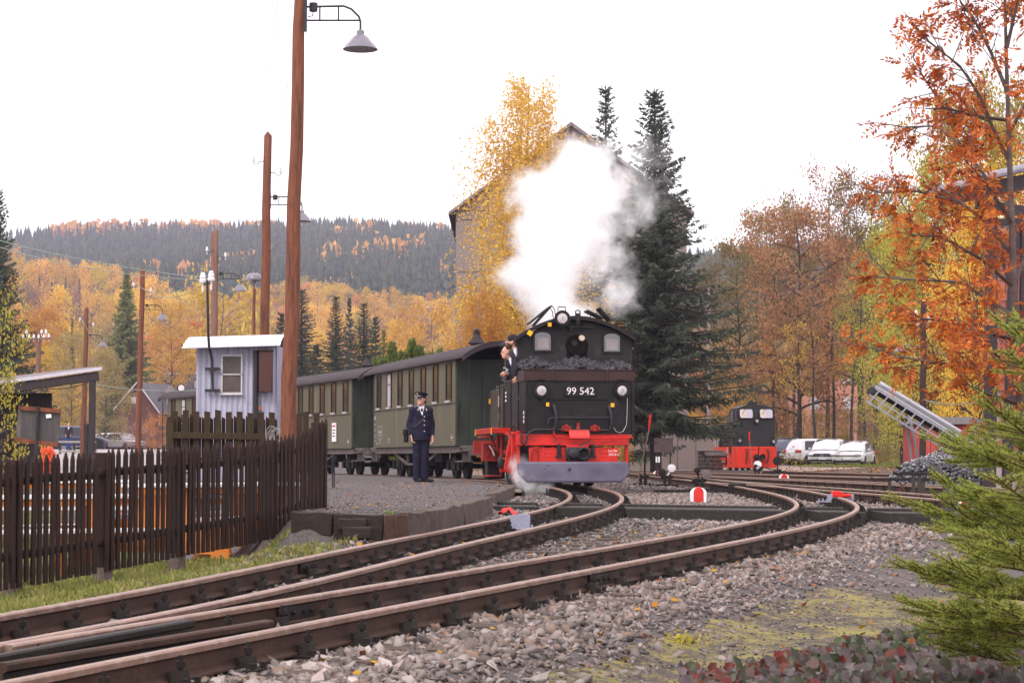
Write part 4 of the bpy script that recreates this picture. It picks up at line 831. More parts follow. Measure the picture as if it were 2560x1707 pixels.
# ------------------------------------------------------------------ where things stand
def gy(px, Y):                       # point on the ground at pixel column px and distance Y
    x = ray(px, 1147)[0] * Y; return Vector((x, Y, G(x, Y)))
def ground_at(px, py):
    a, t = ray(px, py); lo = 4.
    for Y in np.geomspace(5, 200, 600):
        if G(a * Y, Y) > t * Y: return Vector((a * Y, Y, G(a * Y, Y)))
    return Vector((a * 200, 200, t * 200))

M_wood = mat('lamp pole wood', (.165, .060, .034), .8, var=.45, scale=6, bump=.4, bscale=10, stretch=(6, 6, .55), dirt=(.030, .016, .013), dscale=1.7, damt=.32)
M_wood2 = mat('grey pole wood', (.20, .11, .085), .85, var=.3, scale=6, bump=.4, stretch=(6, 6, .5), dirt=(.07, .04, .032), dscale=1.6, damt=.3)
M_arm = mat('lamp arm', (.030, .026, .030), .5, var=.2)
M_shade = mat('lamp enamel', (.16, .145, .175), .30, var=.12, scale=6, coat=.5); M_shadein = mat('lamp inside', (.40, .25, .15), .5, var=.1)
M_porc = mat('porcelain', (.72, .68, .68), .25, var=.06)

# ------------------------------------------------------------------ dark picket fence
M_fen = mat('fence stain', (.026, .0125, .009), .75, var=.4, scale=10, bump=.4, stretch=(5, 5, .6), dirt=(.048, .026, .018), dscale=2.5, damt=.25)
M_cap = mat('weathered post foot', (.13, .10, .09), .9, var=.3, scale=12)
fence = thing('picket_fence', 'dark brown pointed picket fence running along the grass in front of the orange tables', 'fence', (FA[0], FA[1], G(*FA)))
FO = fence.location
fpx = [-90, 20, 110, 235, 265, 450, 600, 700, 740, 780, 805]; ftop = [1147, 1142, 1134, 1130, 1122, 1115, 1103, 1090, 1080, 1060, 1045]; fbot = [1494, 1470, 1456, 1432, 1427, 1390, 1363, 1340, 1326, 1304, 1290]
fdx, fdy = FB[0] - FA[0], FB[1] - FA[1]; FLEN = math.hypot(fdx, fdy); fa = math.atan2(fdy, fdx)
def fpoint(s):
    x, y = FA[0] + fdx * s / FLEN, FA[1] + fdy * s / FLEN; px = 1280 + F * x / y * math.cos(TH) ; return x, y, px
def picket_mesh(k):
    r = random.Random(k); m = MB(); w, t = .023 + r.uniform(-.002, .002), .0095; vs = []
    for z in (0, .94): vs += [(-w, -t, z), (w, -t, z), (w, t, z), (-w, t, z)]
    vs += [(r.uniform(-.003, .003), -t * .8, 1.0), (0, t * .8, 1.0)]
    m.add(vs, [(0, 3, 2, 1), (0, 1, 5, 4), (1, 2, 6, 5), (2, 3, 7, 6), (3, 0, 4, 7), (4, 5, 8), (6, 7, 9), (5, 6, 9, 8), (7, 4, 8, 9)]); return m.mesh('picket', M_fen, ang=0)
PK = [picket_mesh(i) for i in range(5)]; s = -.75; i = 0; rr = random.Random(8); nx, ny = fdy / FLEN, -fdx / FLEN
rails_u, rails_l = [], []
while s < FLEN + .10:
    x, y, px = fpoint(s); t_, b_ = np.interp(px, fpx, ftop), np.interp(px, fpx, fbot); zt, zb = P(px, t_, y).z, P(px, b_, y).z
    rails_u.append((x, y, zb + .81 * (zt - zb))); rails_l.append((x, y, zb + .24 * (zt - zb)))
    if not 238 < px < 254: 
        o = inst('picket', PK[i % 5], fence, (x + nx * .05 - FO.x, y + ny * .05 - FO.y, zb - FO.z + rr.uniform(-.005, .005)), (rr.gauss(0, .006), rr.gauss(0, .007), fa + rr.gauss(0, .04)), (1, 1, zt - zb + rr.uniform(-.006, .006)))
    s += .085 + rr.uniform(-.004, .004); i += 1
for rl in (rails_u, rails_l):
    m = MB(); m.tube(rl[:18], .036, 8); m.build('fence_rail', M_fen, fence, off=FO, ang=60); m = MB(); m.tube(rl[16:], .034, 8); m.build('fence_rail', M_fen, fence, off=FO, ang=60)
for px in (45, 268, 452, 686, 800):
    s_ = min(np.linspace(-1, FLEN + .2, 400), key=lambda q: abs(fpoint(q)[2] - px)); x, y, _ = fpoint(s_); b_ = np.interp(px, fpx, fbot); zb = P(px, b_, y).z; zt = P(px, np.interp(px, fpx, ftop), y).z
    m = MB(); m.box((x - FO.x - nx * .02, y - FO.y - ny * .02, (zb + zt) / 2 - FO.z - .02), (.115, .10, zt - zb - .02), Matrix.Rotation(fa, 3, 'Z')); po = m.build('fence_post', M_fen, fence, bev=.008)
    m = MB(); m.box((x - FO.x - nx * .02, y - FO.y - ny * .02, zb - .10 - FO.z), (.125, .11, .26), Matrix.Rotation(fa, 3, 'Z')); m.build('post_foot', M_cap, po)

# ------------------------------------------------------------------ mossy plank fence below the shed
M_moss = mat('mossy plank', (.040, .026, .015), .9, var=.4, scale=9, bump=.4, stretch=(4, 4, .7), dirt=(.06, .05, .018), dscale=2.2, damt=.35)
YF2 = 30.0
pf = thing('plank_fence', 'old mossy plank fence with flat topped boards in front of the corrugated shed', 'fence', gy(560, YF2)); PO = pf.location
def plank(px, w, ytop, ybot, Y, slant=0):
    x = ray(px, 1147)[0] * Y; zt, zb = P(px, ytop, Y).z, P(px, ybot, Y).z; m = MB(); q = w / 2
    m.prism([(x - q, zb), (x + q, zb), (x + q, zt + slant), (x - q, zt)], Y - .012, Y + .012); return m.build('plank', M_moss, pf, off=PO, bev=.003)
k = 0
for px in list(range(436, 690, 27)) + [748, 764, 791]:
    plank(px, .088, (1026 if px < 560 else 1030) + rr.uniform(-3, 3) + (2 if px > 700 else 0), 1172, YF2, rr.uniform(-.02, .02)); k += 1
for px in range(428, 690, 10): plank(px, .052, 1036 + rr.uniform(-4, 4) + (px - 430) * .03, 1165, YF2 + .12, -.035)
plank(424, .11, 1052, 1215, YF2 - .06, .06); plank(424, .09, 1042, 1215, YF2 + .03, 0)
for py, q in ((1089, .09), (1150, .07)):
    m = MB(); a, b = P(418, py - 2, YF2 + .05), P(812, py + 4, YF2 + .05); m.bar(a, b, .05, q); m.build('fence_rail', M_moss, pf, off=PO, bev=.005)
m = MB(); a, b = P(418, 1087, YF2 - .05), P(685, 1092, YF2 - .05); m.bar(a, b, .03, .095); m.build('fence_rail', M_moss, pf, off=PO, bev=.004)
hose = thing('cable_coil', 'grey cable coil hanging beside the tall wooden lamp pole', 'cable', P(690, 1090, 27)); m = MB(); r_ = random.Random(3)
for q in range(7):
    cx_, cz_ = r_.uniform(-.10, .02), r_.uniform(-.06, .02); R_ = r_.uniform(.07, .13)
    m.tube([(cx_ + R_ * .6 * math.cos(t * .5), r_.uniform(-.02, .02), cz_ + R_ * math.sin(t * .5)) for t in range(0, 14 - q % 4)], .005, 5)
m.build('loop', mat('grey cable', (.30, .27, .26), .6), hose)

# ------------------------------------------------------------------ corrugated shed
M_cor = mat('corrugated lilac paint', (.37, .365, .455), .5, var=.16, scale=3, stretch=(1, 1, .4), dirt=(.25, .22, .235), dscale=1.8, damt=.36)
M_corr = mat('corrugated roof', (.62, .60, .66), .45, var=.12, scale=4, dirt=(.20, .18, .15), dscale=2.6, damt=.28, stretch=(.5, 1, 1))
YH = 42.0; hb = gy(585, YH)
hut = thing('corrugated_shed', 'small lilac grey corrugated iron shed with curved roof behind the mossy fence', 'shed', hb)
def HX(px): return ray(px, 1147)[0] * YH - hb.x
def HZ(py): return P(600, py, YH).z - hb.z
xw0, xw1, zt_ = HX(490), HX(688), HZ(862)
m = MB(); N = 112
m.grid(lambda u, v: (xw0 + (xw1 - xw0) * u, .018 * math.cos(u * 2 * math.pi * 15), zt_ * v), N, 1)
m.grid(lambda u, v: (xw0, 1.9 * u, zt_ * v), 1, 1); m.grid(lambda u, v: (xw1 + .018 * math.cos(u * 2 * math.pi * 14), 1.9 * u, zt_ * v), 80, 1); m.grid(lambda u, v: (xw0 + (xw1 - xw0) * u, 1.9, zt_ * v), 1, 1)
m.box((xw0 + .02, -.025, zt_ / 2), (.05, .012, zt_)); m.build('wall', M_cor, hut, ang=50)
m = MB(); x0r, x1r = HX(458), HX(702); zr = HZ(874); hr_ = HZ(838) - HZ(874)
def rf(u, v, d=0):
    a = v * 10 * 2 * math.pi; yy_ = -.33 + 2.5 * v; z = zr + hr_ * (1 - (1 - min(1, v * 2.0)) ** 2) - .30 * max(0, v - .5)**2; return (x0r + (x1r - x0r) * u, yy_, z + .014 * math.cos(a) + d + .06 * u)
m.grid(lambda u, v: rf(u, v), 6, 100); m.grid(lambda u, v: rf(1 - u, v, -.012), 6, 100); m.build('roof', M_corr, hut, ang=60)
m = MB(); m.poly([(xw0 + .02, .05, zt_ - .1)] + [(xw0 + .02, rf(0, v / 12)[1], rf(0, v / 12)[2] - .03) for v in range(1, 11)] + [(xw0 + .02, 1.9, zt_ - .1)]); m.poly([(xw1 - .01, .05, zt_ - .1)] + [(xw1 - .01, rf(1, v / 12)[1], rf(1, v / 12)[2] - .03) for v in range(1, 11)] + [(xw1 - .01, 1.9, zt_ - .1)]); m.build('gable', M_arm, hut)
m = MB(); wx0, wx1, wz0, wz1 = HX(552), HX(605), HZ(985), HZ(887); wm = (wz0 + wz1) / 2
for (a, b, c, d) in ((wx0, wx1, wz0, wz0 + .035), (wx0, wx1, wz1 - .03, wz1), (wx0, wx1, wm - .012, wm + .012), (wx0, wx0 + .03, wz0 + .035, wz1 - .03), (wx1 - .03, wx1, wz0 + .035, wz1 - .03)): m.box(((a + b) / 2, -.035, (c + d) / 2), (b - a, .04, d - c))
m.box(((wx0 + wx1) / 2, -.045, wz0 - .01), (wx1 - wx0 + .06, .08, .02)); wf = m.build('window', mat('shed window frame', (.50, .46, .48), .6), hut)
for a, b in ((wz0 + .035, wm - .012), (wm + .012, wz1 - .03)):
    m = MB(); m.box(((wx0 + wx1) / 2, -.028, (a + b) / 2), (wx1 - wx0 - .06, .01, b - a)); m.build('pane', mat('dusty pane', (.085, .068, .060), .3, var=.2, scale=5), wf)
m = MB(); m.cyl((HX(640), -.10, 0), (HX(640), -.10, HZ(876)), .055, n=12); m.build('duct', M_arm, hut)
m = MB(); m.box((HX(665), -.14, (HZ(980) + HZ(880)) / 2), (.27, .18, HZ(880) - HZ(980))); m.box((HX(665), -.15, HZ(877)), (.31, .22, .03)); m.build('meter_cabinet', mat('cabinet brown', (.075, .030, .026), .5, var=.15), hut, bev=.006)
m = MB(); m.box((HX(649), -.06, HZ(1020)), (.05, .03, .09)); m.build('orange_label', mat('orange label', (.65, .16, .05), .5), hut)
for i in range(5):
    m = MB(); m.sph((HX(512 + 27 * i), -.03, HZ(1000)), .014, 6, 4); m.build('bolt', M_steel, hut)
mast = thing('service_mast', 'black bent pipe mast with two white insulators rising from the corrugated shed', 'mast', (hb.x + HX(531), YH - .08, hb.z + HZ(976)))
MO = mast.location; m = MB(); m.tube([P(532, 976, YH - .1), P(530, 900, YH - .1), P(527, 885, YH - .12), P(523, 870, YH - .3), P(521, 840, YH - .42), P(518, 700, YH - .42)], .028, 8); m.build('pipe', M_arm, mast, off=MO)
for py in (922, 976):
    m = MB(); m.bar(P(513, py, YH - .09), P(550, py, YH - .09), .06, .06); m.build('bracket', M_arm, mast, off=MO)
def insulator(c, parent, off, s=1.0, name='insulator'):
    m = MB(); m.lathe([(.012, -.12), (.012, 0), (.045, .0), (.05, .03), (.032, .05), (.042, .06), (.042, .08), (.030, .095), (.034, .11), (.02, .13)], 12, (0, 0, 0)); m.v = [(p[0] * s + c[0], p[1] * s + c[1], p[2] * s + c[2]) for p in m.v]; return m.build(name, M_porc, parent, off=off)
m = MB(); m.bar(P(507, 712, YH - .42), P(529, 708, YH - .42), .03); m.build('cross_arm', M_arm, mast, off=MO)
insulator(P(507, 706, YH - .42), mast, MO, 1.6); insulator(P(528, 702, YH - .42), mast, MO, 1.6)

# ------------------------------------------------------------------ wooden lamp poles
def lamp_arm(t, top, L=.72, H=.18, drop=.16, R_=.225):
    """top: local point on the pole at the height of the upper bar; the arm points to +x"""
    x, y, z = top; m = MB()
    m.tube([(x, y, z), (x + L - .22, y, z + .01), (x + L - .12, y, z - .03), (x + L - .02, y, z - .13), (x + L, y, z - .20), (x + L, y, z - H - drop)], .015, 7); m.tube([(x, y, z - H), (x + L, y, z - H)], .013, 6)
    for q in (.34, .68): m.cyl((x + L * q - .06, y, z), (x + L * q - .06, y, z - H), .011, n=6)
    m.box((x - .02, y, z - H / 2), (.04, .05, H + .16)); m.cyl((x + .10, y, z - .06), (x + .10, y, z + .05), .055, n=8); m.tube([(x + .10, y, z - .05), (x + .09, y, z - .12), (x + .03, y, z - .13)], .008, 5)
    ar = m.build('lamp_arm', M_arm, t)
    c = (x + L, y, z - H - drop); m = MB(); m.lathe([(.02, .04), (.05, .02), (.055, -.03), (.10, -.06), (R_ * .66, -.12), (R_ * .9, -.18), (R_, -.215), (R_ * 1.03, -.225)], 24, c); sh = m.build('lamp_shade', M_shade, ar, ang=45)
    m = MB(); m.lathe([(R_, -.222), (R_ * .6, -.13), (.05, -.06)], 24, c); m.build('shade_lining', M_shadein, sh); m = MB(); m.sph((c[0], c[1], c[2] - .14), (.045, .045, .06), 10, 7); m.build('bulb', M_cream, sh)
def pole(name, label, cat, px_b, px_t, py_t, Y, r0, r1, zb=None, m_=None, arm_py=None, group=None, tip=True, arm_px=None):
    b = gy(px_b, Y) if zb is None else Vector((ray(px_b, 1147)[0] * Y, Y, zb)); t = thing(name, label, cat, b, 0, group); tp = P(px_t, py_t, Y) - b
    m = MB(); n = 14; k = 9; pts = [tp * (i / k) + Vector((.012 * math.sin(i * 2.1 + Y), .012 * math.cos(i * 1.7), 0)) for i in range(k + 1)]; rad = [r0 + (r1 - r0) * i / k for i in range(k + 1)]
    if tip: pts.append(tp + Vector((0, 0, r1 * 1.1))); rad.append(.012)
    m.tube(pts, rad, n); m.build('post', m_ or M_wood, t, ang=50)
    if arm_py:
        q = P(px_b, arm_py, Y).z - b.z; f = q / tp.z; c = tp * f; lamp_arm(t, (c.x + r0 + (r1 - r0) * f, c.y, q))
    return t
def hook_insulator(t, px, py, Y, side):
    c = P(px, py, Y) - t.location; m = MB(); m.tube([c, c + Vector((side * .10, 0, 0)), c + Vector((side * .16, 0, -.07)), c + Vector((side * .22, 0, -.06)), c + Vector((side * .24, 0, 0))], .010, 6); m.build('hook', M_arm, t); insulator(c + Vector((side * .24, 0, .0)), t, None, 1.0)
GPL = 'wooden lamp poles along the platform'
p1 = pole('lamp_pole', 'tallest reddish brown wooden lamp pole, rising out of the top of the picture', 'lamp post', 717, 752, -60, 26, .108, .075, arm_py=18, group=GPL)
m = MB(); a = P(764, -40, 25.9) - p1.location; b_ = P(763, 80, 25.9) - p1.location; m.bar(a, b_, .045, .03); m.build('conduit', M_arm, p1)
p2 = pole('lamp_pole', 'second tallest wooden lamp pole, standing behind the corrugated shed roof', 'lamp post', 657, 669, 340, 46, .125, .092, arm_py=493, group=GPL)
hook_insulator(p2, 660, 404, 45.9, -1); hook_insulator(p2, 676, 432, 45.9, 1)
p3 = pole('lamp_pole', 'grey brown double lamp pole just right of the insulator mast', 'lamp post', 532, 539, 578, 65, .12, .09, arm_py=684, group=GPL, m_=M_wood2); hook_insulator(p3, 536, 627, 64.9, -1); hook_insulator(p3, 545, 641, 64.9, 1)
m = MB(); a = P(534, 1100, 65) - p3.location; b_ = P(533, 582, 65) - p3.location; m.tube([a, b_], [.10, .07], 10); m.build('second_post', M_wood2, p3)
p4 = pole('lamp_pole', 'wooden lamp pole in front of the brown gabled house', 'lamp post', 343, 357, 676, 80, .125, .10, arm_py=763, group=GPL); hook_insulator(p4, 349, 714, 79.9, -1); hook_insulator(p4, 362, 728, 79.9, 1)
p5 = pole('lamp_pole', 'wooden lamp pole behind the open post of the dark shelter', 'lamp post', 206, 217, 772, 100, .15, .10, arm_py=837, group=GPL); hook_insulator(p5, 212, 800, 99.9, -1); hook_insulator(p5, 221, 813, 99.9, 1)
t = pole('globe_lamp', 'slim lamp post with a mushroom shaped head above the shed roof', 'lamp post', 634, 635, 722, 83, .075, .065, tip=False); c = P(635, 722, 83) - t.location
m = MB(); m.lathe([(.05, 0), (.04, .2), (.10, .30), (.36, .36), (.36, .42), (.30, .55), (.18, .63), (.02, .66)], 18, c); m.build('lamp_head', M_shade, t)
t = pole('telegraph_pole', 'grey telegraph pole with a crossarm full of white insulators', 'telegraph pole', 97, 96, 846, 90, .13, .11, m_=M_wood2, tip=False); c = P(92, 847, 90) - t.location
m = MB(); m.bar(c + Vector((-.62, -.14, -.02)), c + Vector((.66, -.14, .0)), .09); m.build('cross_arm', M_wood2, t)
for dx, dz in ((-.58, .03), (-.30, .03), (-.10, .03), (.12, .03), (.36, .04), (.58, .05), (-.42, .24), (.25, .25), (.45, .25)):
    insulator(c + Vector((dx, -.16, dz)), t, None, 1.25)
# telephone and lamp wires
M_wire = mat('wire', (.22, .26, .22), .6); 
def wire(label, pts, rad=.008, name='wire', m_=None):
    a = Vector(pts[0]); m = MB(); m.tube([Vector(p) - a for p in pts], rad, 5); o = m.build(name, m_ or M_wire); o.location = a; tag(o, label, 'wire')
def span(a, b, sag, n=14): return [a.lerp(b, i / n) - Vector((0, 0, sag * 4 * (i / n) * (1 - i / n))) for i in range(n + 1)]
wire('upper thin green wire sloping down from the left edge to the insulator mast', span(P(-60, 585, 46), P(527, 696, YH - .42), .12))
wire('lower thin green wire sloping down from the left edge to the insulator mast', span(P(-60, 600, 46), P(507, 700, YH - .42), .18))
wire('sagging wire from the gabled house lamp pole to the left insulator of the mast', span(P(342, 712, 79), P(507, 700, YH - .42), .30), .009)
wire('sagging wire from the gabled house lamp pole to the right insulator of the mast', span(P(370, 726, 79), P(527, 697, YH - .42), .35), .009)
wire('sagging wire between the shelter lamp pole and the gabled house lamp pole', span(P(205, 797, 99), P(342, 712, 79), 1.6), .009)
wire('faint wire rising from the second lamp pole to the top of the picture', span(P(632, 404, 45.7), P(695, 0, 26), .3), .004); wire('faint wire beside the tallest lamp pole', span(P(700, 430, 45.7), P(720, 200, 27), .2), .004)
wire('thin wire crossing behind the dark shelter towards the shed', span(P(236, 960, 70), P(500, 975, 60), .1), .010)

# ------------------------------------------------------------------ dark shelter at the left edge
M_shel = mat('shelter boards', (.040, .030, .033), .7, var=.25, scale=7, bump=.3, stretch=(4, 4, .6)); M_fasc = mat('fascia metal', (.50, .47, .52), .4, var=.1); M_shr = mat('shelter roof felt', (.19, .165, .18), .85, var=.25, scale=3, dirt=(.12, .09, .09), dscale=2)
YS = 34.0; sb = gy(60, YS); shel = thing('open_shelter', 'dark wooden shelter with flat felt roof and open front at the left edge', 'shelter', sb)
def SX(px, Y=YS): return ray(px, 1147)[0] * Y - sb.x
def SZ(py, Y=YS): return P(100, py, Y).z - sb.z
xa, xb = SX(-140), SX(246); za, zb_ = SZ(990), SZ(935)
m = MB(); m.add([(xa, -.05, za + .12), (xb + .03, -.05, zb_ + .12), (xb - 1.0, 3.6, zb_ + .28), (xa, 3.6, za + .46), (xa, -.05, za + .07), (xb + .03, -.05, zb_ + .07), (xb - 1.0, 3.6, zb_ + .23), (xa, 3.6, za + .40)], [(0, 1, 2, 3), (7, 6, 5, 4), (0, 4, 5, 1), (1, 5, 6, 2), (2, 6, 7, 3), (3, 7, 4, 0)]); m.build('roof', M_shr, shel)
m = MB(); m.bar((xa, -.08, za + .09), (xb + .06, -.08, zb_ + .095), .03, .055, up=(0, 0, 1)); m.build('fascia', M_fasc, shel)
m = MB(); m.bar((xa, -.02, za - .03), (xb - .01, -.02, zb_ - .03), .08, .15, up=(0, 0, 1)); m.build('beam', M_shel, shel, bev=.006)
m = MB(); m.box((SX(229), .0, zb_ / 2 - .1), (.10, .10, zb_ + .0)); m.build('post', M_shel, shel, bev=.006); m = MB(); m.box((SX(214), .03, SZ(1060) / 2), (.06, .06, SZ(1060))); m.build('post', M_shel, shel)
for i in range(18):
    px = -130 + i * 13; m = MB(); m.box((SX(px), .9, SZ(978) / 2), (.085, .03, SZ(978))); m.build('board', M_shel, shel)
for i in range(6):
    m = MB(); m.box((SX(-60), .82 + .0, SZ(1052 + i * 14.5)), (.72, .03, .094)); m.build('siding_board', M_shel, shel)
m = MB(); m.box((SX(60), .88, SZ(987)), (.5, .05, .06)); m.build('rail', M_shel, shel)
m = MB(); m.tube(span(Vector((SX(20), -.12, SZ(975))), Vector((SX(110), -.12, SZ(970))), .08) + span(Vector((SX(110), -.12, SZ(970))), Vector((SX(222), -.12, SZ(957))), .05), .008, 5); m.build('cable', M_arm, shel)
net = thing('orange_net', 'orange plastic mesh heap hanging behind the pickets below the metal board', 'net', P(118, 1150, 30)); m = MB(); r_ = random.Random(5)
for i in range(34):
    a = P(102 + r_.uniform(0, 28), 1112 + r_.uniform(0, 12), 30 + r_.uniform(-.1, .1)); b_ = P(104 + r_.uniform(0, 50), 1160 + r_.uniform(0, 30), 30 + r_.uniform(-.1, .1)); m.tube([a, (a + b_) / 2 + Vector((r_.uniform(-.04, .04), 0, r_.uniform(-.04, .04))), b_], .008, 4)
o = m.build('strands', mat('orange plastic', (.80, .12, .05), .5, var=.2), net, off=net.location); o['kind'] = 'stuff'
# metal notice board seen from behind
YB = 19.5; nbp = gy(80, YB); nbd = thing('notice_board', 'tilted grey metal notice board with rusty rails, seen from behind on a post', 'sign', nbp)
q4 = [P(48, 1014, YB) - nbp, P(152, 1023, YB) - nbp, P(144, 1116, YB) - nbp, P(37, 1102, YB) - nbp]; m = MB(); bk = Vector((0, .02, 0)); m.add([*q4, *[p + bk for p in q4]], [(3, 2, 1, 0), (4, 5, 6, 7)] + [(i, (i + 1) % 4, (i + 1) % 4 + 4, i + 4) for i in range(4)]); m.build('panel', mat('board back', (.075, .066, .066), .5, .3, var=.25, scale=6, stretch=(3, 3, .5), dirt=(.16, .13, .12), dscale=3, damt=.25), nbd)
M_rust = mat('rust', (.16, .055, .03), .8, var=.4, scale=14, dirt=(.05, .025, .02), dscale=5)
for a, b_ in ((q4[0], q4[1]), (q4[3], q4[2])):
    m = MB(); dz = Vector((0, -.015, -.018 if a is q4[0] else .015)); m.bar(a + dz, b_ + dz, .03, .04); m.build('rail', M_rust, nbd)
m = MB(); m.bar(P(97, 1016, YB) - nbp - bk * 1.5, P(84, 1260, YB) - nbp - bk * 1.5, .022, .026); m.build('post', M_arm, nbd)
m = MB(); c = P(123, 1040, YB) - nbp - bk; m.box(c, (.05, .004, .036), Matrix.Rotation(-.09, 3, 'Y')); m.build('label', M_white, nbd)

# ------------------------------------------------------------------ orange picnic tables behind the fence
M_ora = mat('orange table paint', (.62, .20, .035), .55, var=.15, scale=5, dirt=(.45, .13, .03), dscale=3); M_top = mat('wet white table top', (.72, .68, .66), .25, var=.08, scale=5)
def picnic(label, px, Y, rz):
    t = thing('picnic_table', label, 'picnic table', gy(px, Y), rz, 'orange picnic tables')
    for i in range(5):
        m = MB(); m.box((0, -.30 + i * .15, .755), (1.9, .14, .035)); m.build('top_board', M_top, t, bev=.004)
    for s in (-1, 1):
        for q in (0, .14):
            m = MB(); m.box((0, s * (.62 + q), .44), (1.9, .13, .035)); m.build('bench_board', M_top, t, bev=.004)
    for x in (-.72, .72):
        m = MB(); m.prism([(-.85, .10), (.85, .10), (.80, .42), (.34, .42), (.34, .735), (-.34, .735), (-.34, .42), (-.80, .42)], x - .02, x + .02, lambda a, b, c: (b, a, c)); m.prism([(-.85, 0), (-.6, 0), (-.62, .1), (-.83, .1)], x - .02, x + .02, lambda a, b, c: (b, a, c)); m.prism([(.85, 0), (.6, 0), (.62, .1), (.83, .1)], x - .02, x + .02, lambda a, b, c: (b, a, c)); m.build('side_frame', M_ora, t)
    m = MB(); m.box((0, 0, .70), (1.8, .62, .05)); m.build('apron', M_ora, t); return t
picnic('orange picnic table behind the fence, at the left edge below the metal board', 30, 19.6, .35)
picnic('orange picnic table behind the middle of the picket fence', 330, 20.2, .25)
picnic('orange picnic table behind the right part of the fence, feet showing under the pickets', 535, 20.3, 1.0)
picnic('orange picnic table further back behind the two nearer tables', 150, 24.5, .2)
# bare metal stools by the end of the fence
st = thing('metal_stand', 'thin metal stand with tall legs beside the right end of the picket fence', 'stand', ground_at(822, 1222)); m = MB()
for x, y in ((-.09, -.12), (.07, -.12), (-.09, .2), (.07, .2)): m.cyl((x, y, 0), (x * .9, y, .50), .011, n=6)
m.box((-.01, .04, .50), (.2, .36, .02)); m.box((-.01, .04, .36), (.17, .34, .014)); m.build('frame', M_arm, st)

# ------------------------------------------------------------------ platform edge: stone and timber blocks
M_stone = mat('edge stone', (.095, .072, .06), .9, var=.35, scale=9, bump=.7, bscale=16, dirt=(.045, .035, .033), dscale=4, damt=.45); M_tim = mat('edge timber', (.036, .025, .021), .85, var=.4, scale=10, bump=.6, stretch=(1, 6, 6), dirt=(.06, .048, .04), dscale=3, damt=.3)
edge = thing('platform_edging', 'row of worn stone and timber blocks holding the cinder platform above the track', 'edging', (-1.0, 18.1, G(-1.0, 17.6))); EO = edge.location
def block(name, a, b, zt, h, th, m_, jit=0.0):
    a, b = Vector((*a, 0)), Vector((*b, 0)); d = (b - a); n = 5; v = d.normalized(); nn = Vector((v.y, -v.x, 0)); vs = []; r_ = random.Random(int(a.x * 100) + 7)
    for i in range(n + 1):
        c = a + d * (i / n); j = lambda: r_.uniform(-jit, jit)
        vs += [c + nn * j() + Vector((0, 0, zt + j() * .5 - h)), c + nn * j() + Vector((0, 0, zt + j())), c - nn * (th + j()) + Vector((0, 0, zt + j() * .6)), c - nn * th + Vector((0, 0, zt - h))]
    m = MB(); m.add(vs, [(i * 4 + j, i * 4 + (j + 1) % 4, i * 4 + 4 + (j + 1) % 4, i * 4 + 4 + j) for i in range(n) for j in range(4)] + [(3, 2, 1, 0), tuple(n * 4 + k for k in range(4))]); return m.build(name, m_, edge, bev=.008, off=EO, ang=20)
block('timber', (-2.0, 18.16), (-1.62, 18.02), -.485, .2, .16, M_tim, .02); block('timber', (-1.60, 18.0), (-1.16, 17.98), -.50, .24, .14, M_tim, .012)
block('timber', (-1.55, 17.86), (-1.30, 17.86), -.53, .10, .12, M_tim, .004); block('timber', (-1.50, 17.74), (-1.25, 17.72), -.60, .10, .12, M_tim, .004)
block('sheet_pile', (-1.14, 17.92), (-1.04, 17.90), -.50, .3, .06, M_web); block('sheet_pile', (-1.035, 17.88), (-.93, 17.93), -.495, .3, .06, M_web)
block('edge_stone', (-.92, 17.95), (-.75, 18.5), -.485, .27, .16, M_stone, .014); block('edge_stone', (-.735, 18.55), (-.50, 21.1), -.475, .27, .17, M_stone, .018); block('edge_stone', (-.49, 21.2), (-.24, 24.45), -.465, .25, .17, M_stone, .014)
block('edge_stone', (-.22, 26.6), (-.12, 29.2), -.46, .25, .16, M_stone, .012); block('edge_stone', (-.115, 29.3), (.02, 32.2), -.455, .22, .15, M_stone, .012); block('edge_stone', (.03, 32.3), (.06, 35.2), -.455, .22, .14, M_stone, .01)
ps = thing('wooden_ramp', 'pale wooden ramp board on the platform edge beside the locomotive', 'ramp', ground_at(1268, 1236)); m = MB(); m.box((0, .6, .05), (.32, 2.6, .04), Matrix.Rotation(.06, 3, 'Z')); m.build('board', mat('pale board', (.26, .20, .16), .85, var=.25, scale=8), ps, bev=.006); m = MB(); m.box((.19, .6, -.05), (.05, 2.6, .2), Matrix.Rotation(.06, 3, 'Z')); m.build('side_board', M_tim, ps)

# ------------------------------------------------------------------ track furniture
M_mred = mat('marker red', (.58, .035, .028), .6, var=.2, scale=12, bump=.4, bscale=14); M_mwh = mat('marker white', (.78, .75, .76), .6, var=.08, scale=9, bump=.3)
def marker(label, px, py, sc):
    p = ground_at(px, py) + Vector((0, 0, .05)); t = thing('fouling_marker', label, 'track marker', p, 0, 'red and white fouling point markers'); s_ = sc
    def dome(x0, x1, y0): 
        n = 10; pts = [(x0, 0)] + [(x1, 0)]; return pts
    m = MB(); n = 24; prof = [(.28 * math.cos(a), .21 + .22 * math.sin(a)) for a in [math.pi * i / n for i in range(n + 1)]]; poly = [(.28, -.3)] + prof + [(-.28, -.3)]
    m.prism([(x * s_, z * s_) for x, z in poly], -.10 * s_, .10 * s_); m.build('body', M_mwh, t, bev=.03 * s_)
    pr = [(.17 * math.cos(a), .215 + .222 * math.sin(a) ** .8) for a in [math.pi * i / n for i in range(n + 1)]]; m = MB(); m.prism([(x * s_, z * s_) for x, z in [(.17, -.3)] + pr + [(-.17, -.3)]], -.125 * s_, .125 * s_); m.build('red_field', M_mred, t, bev=.02 * s_); return t
marker('largest red and white domed marker, beside the timber crossing', 1746, 1257, .46)
marker('red and white domed marker right of the diesel locomotive point lever', 1960, 1209, .46); marker('small red and white domed marker behind the tall red tipped lever rod', 1643, 1196, .46)
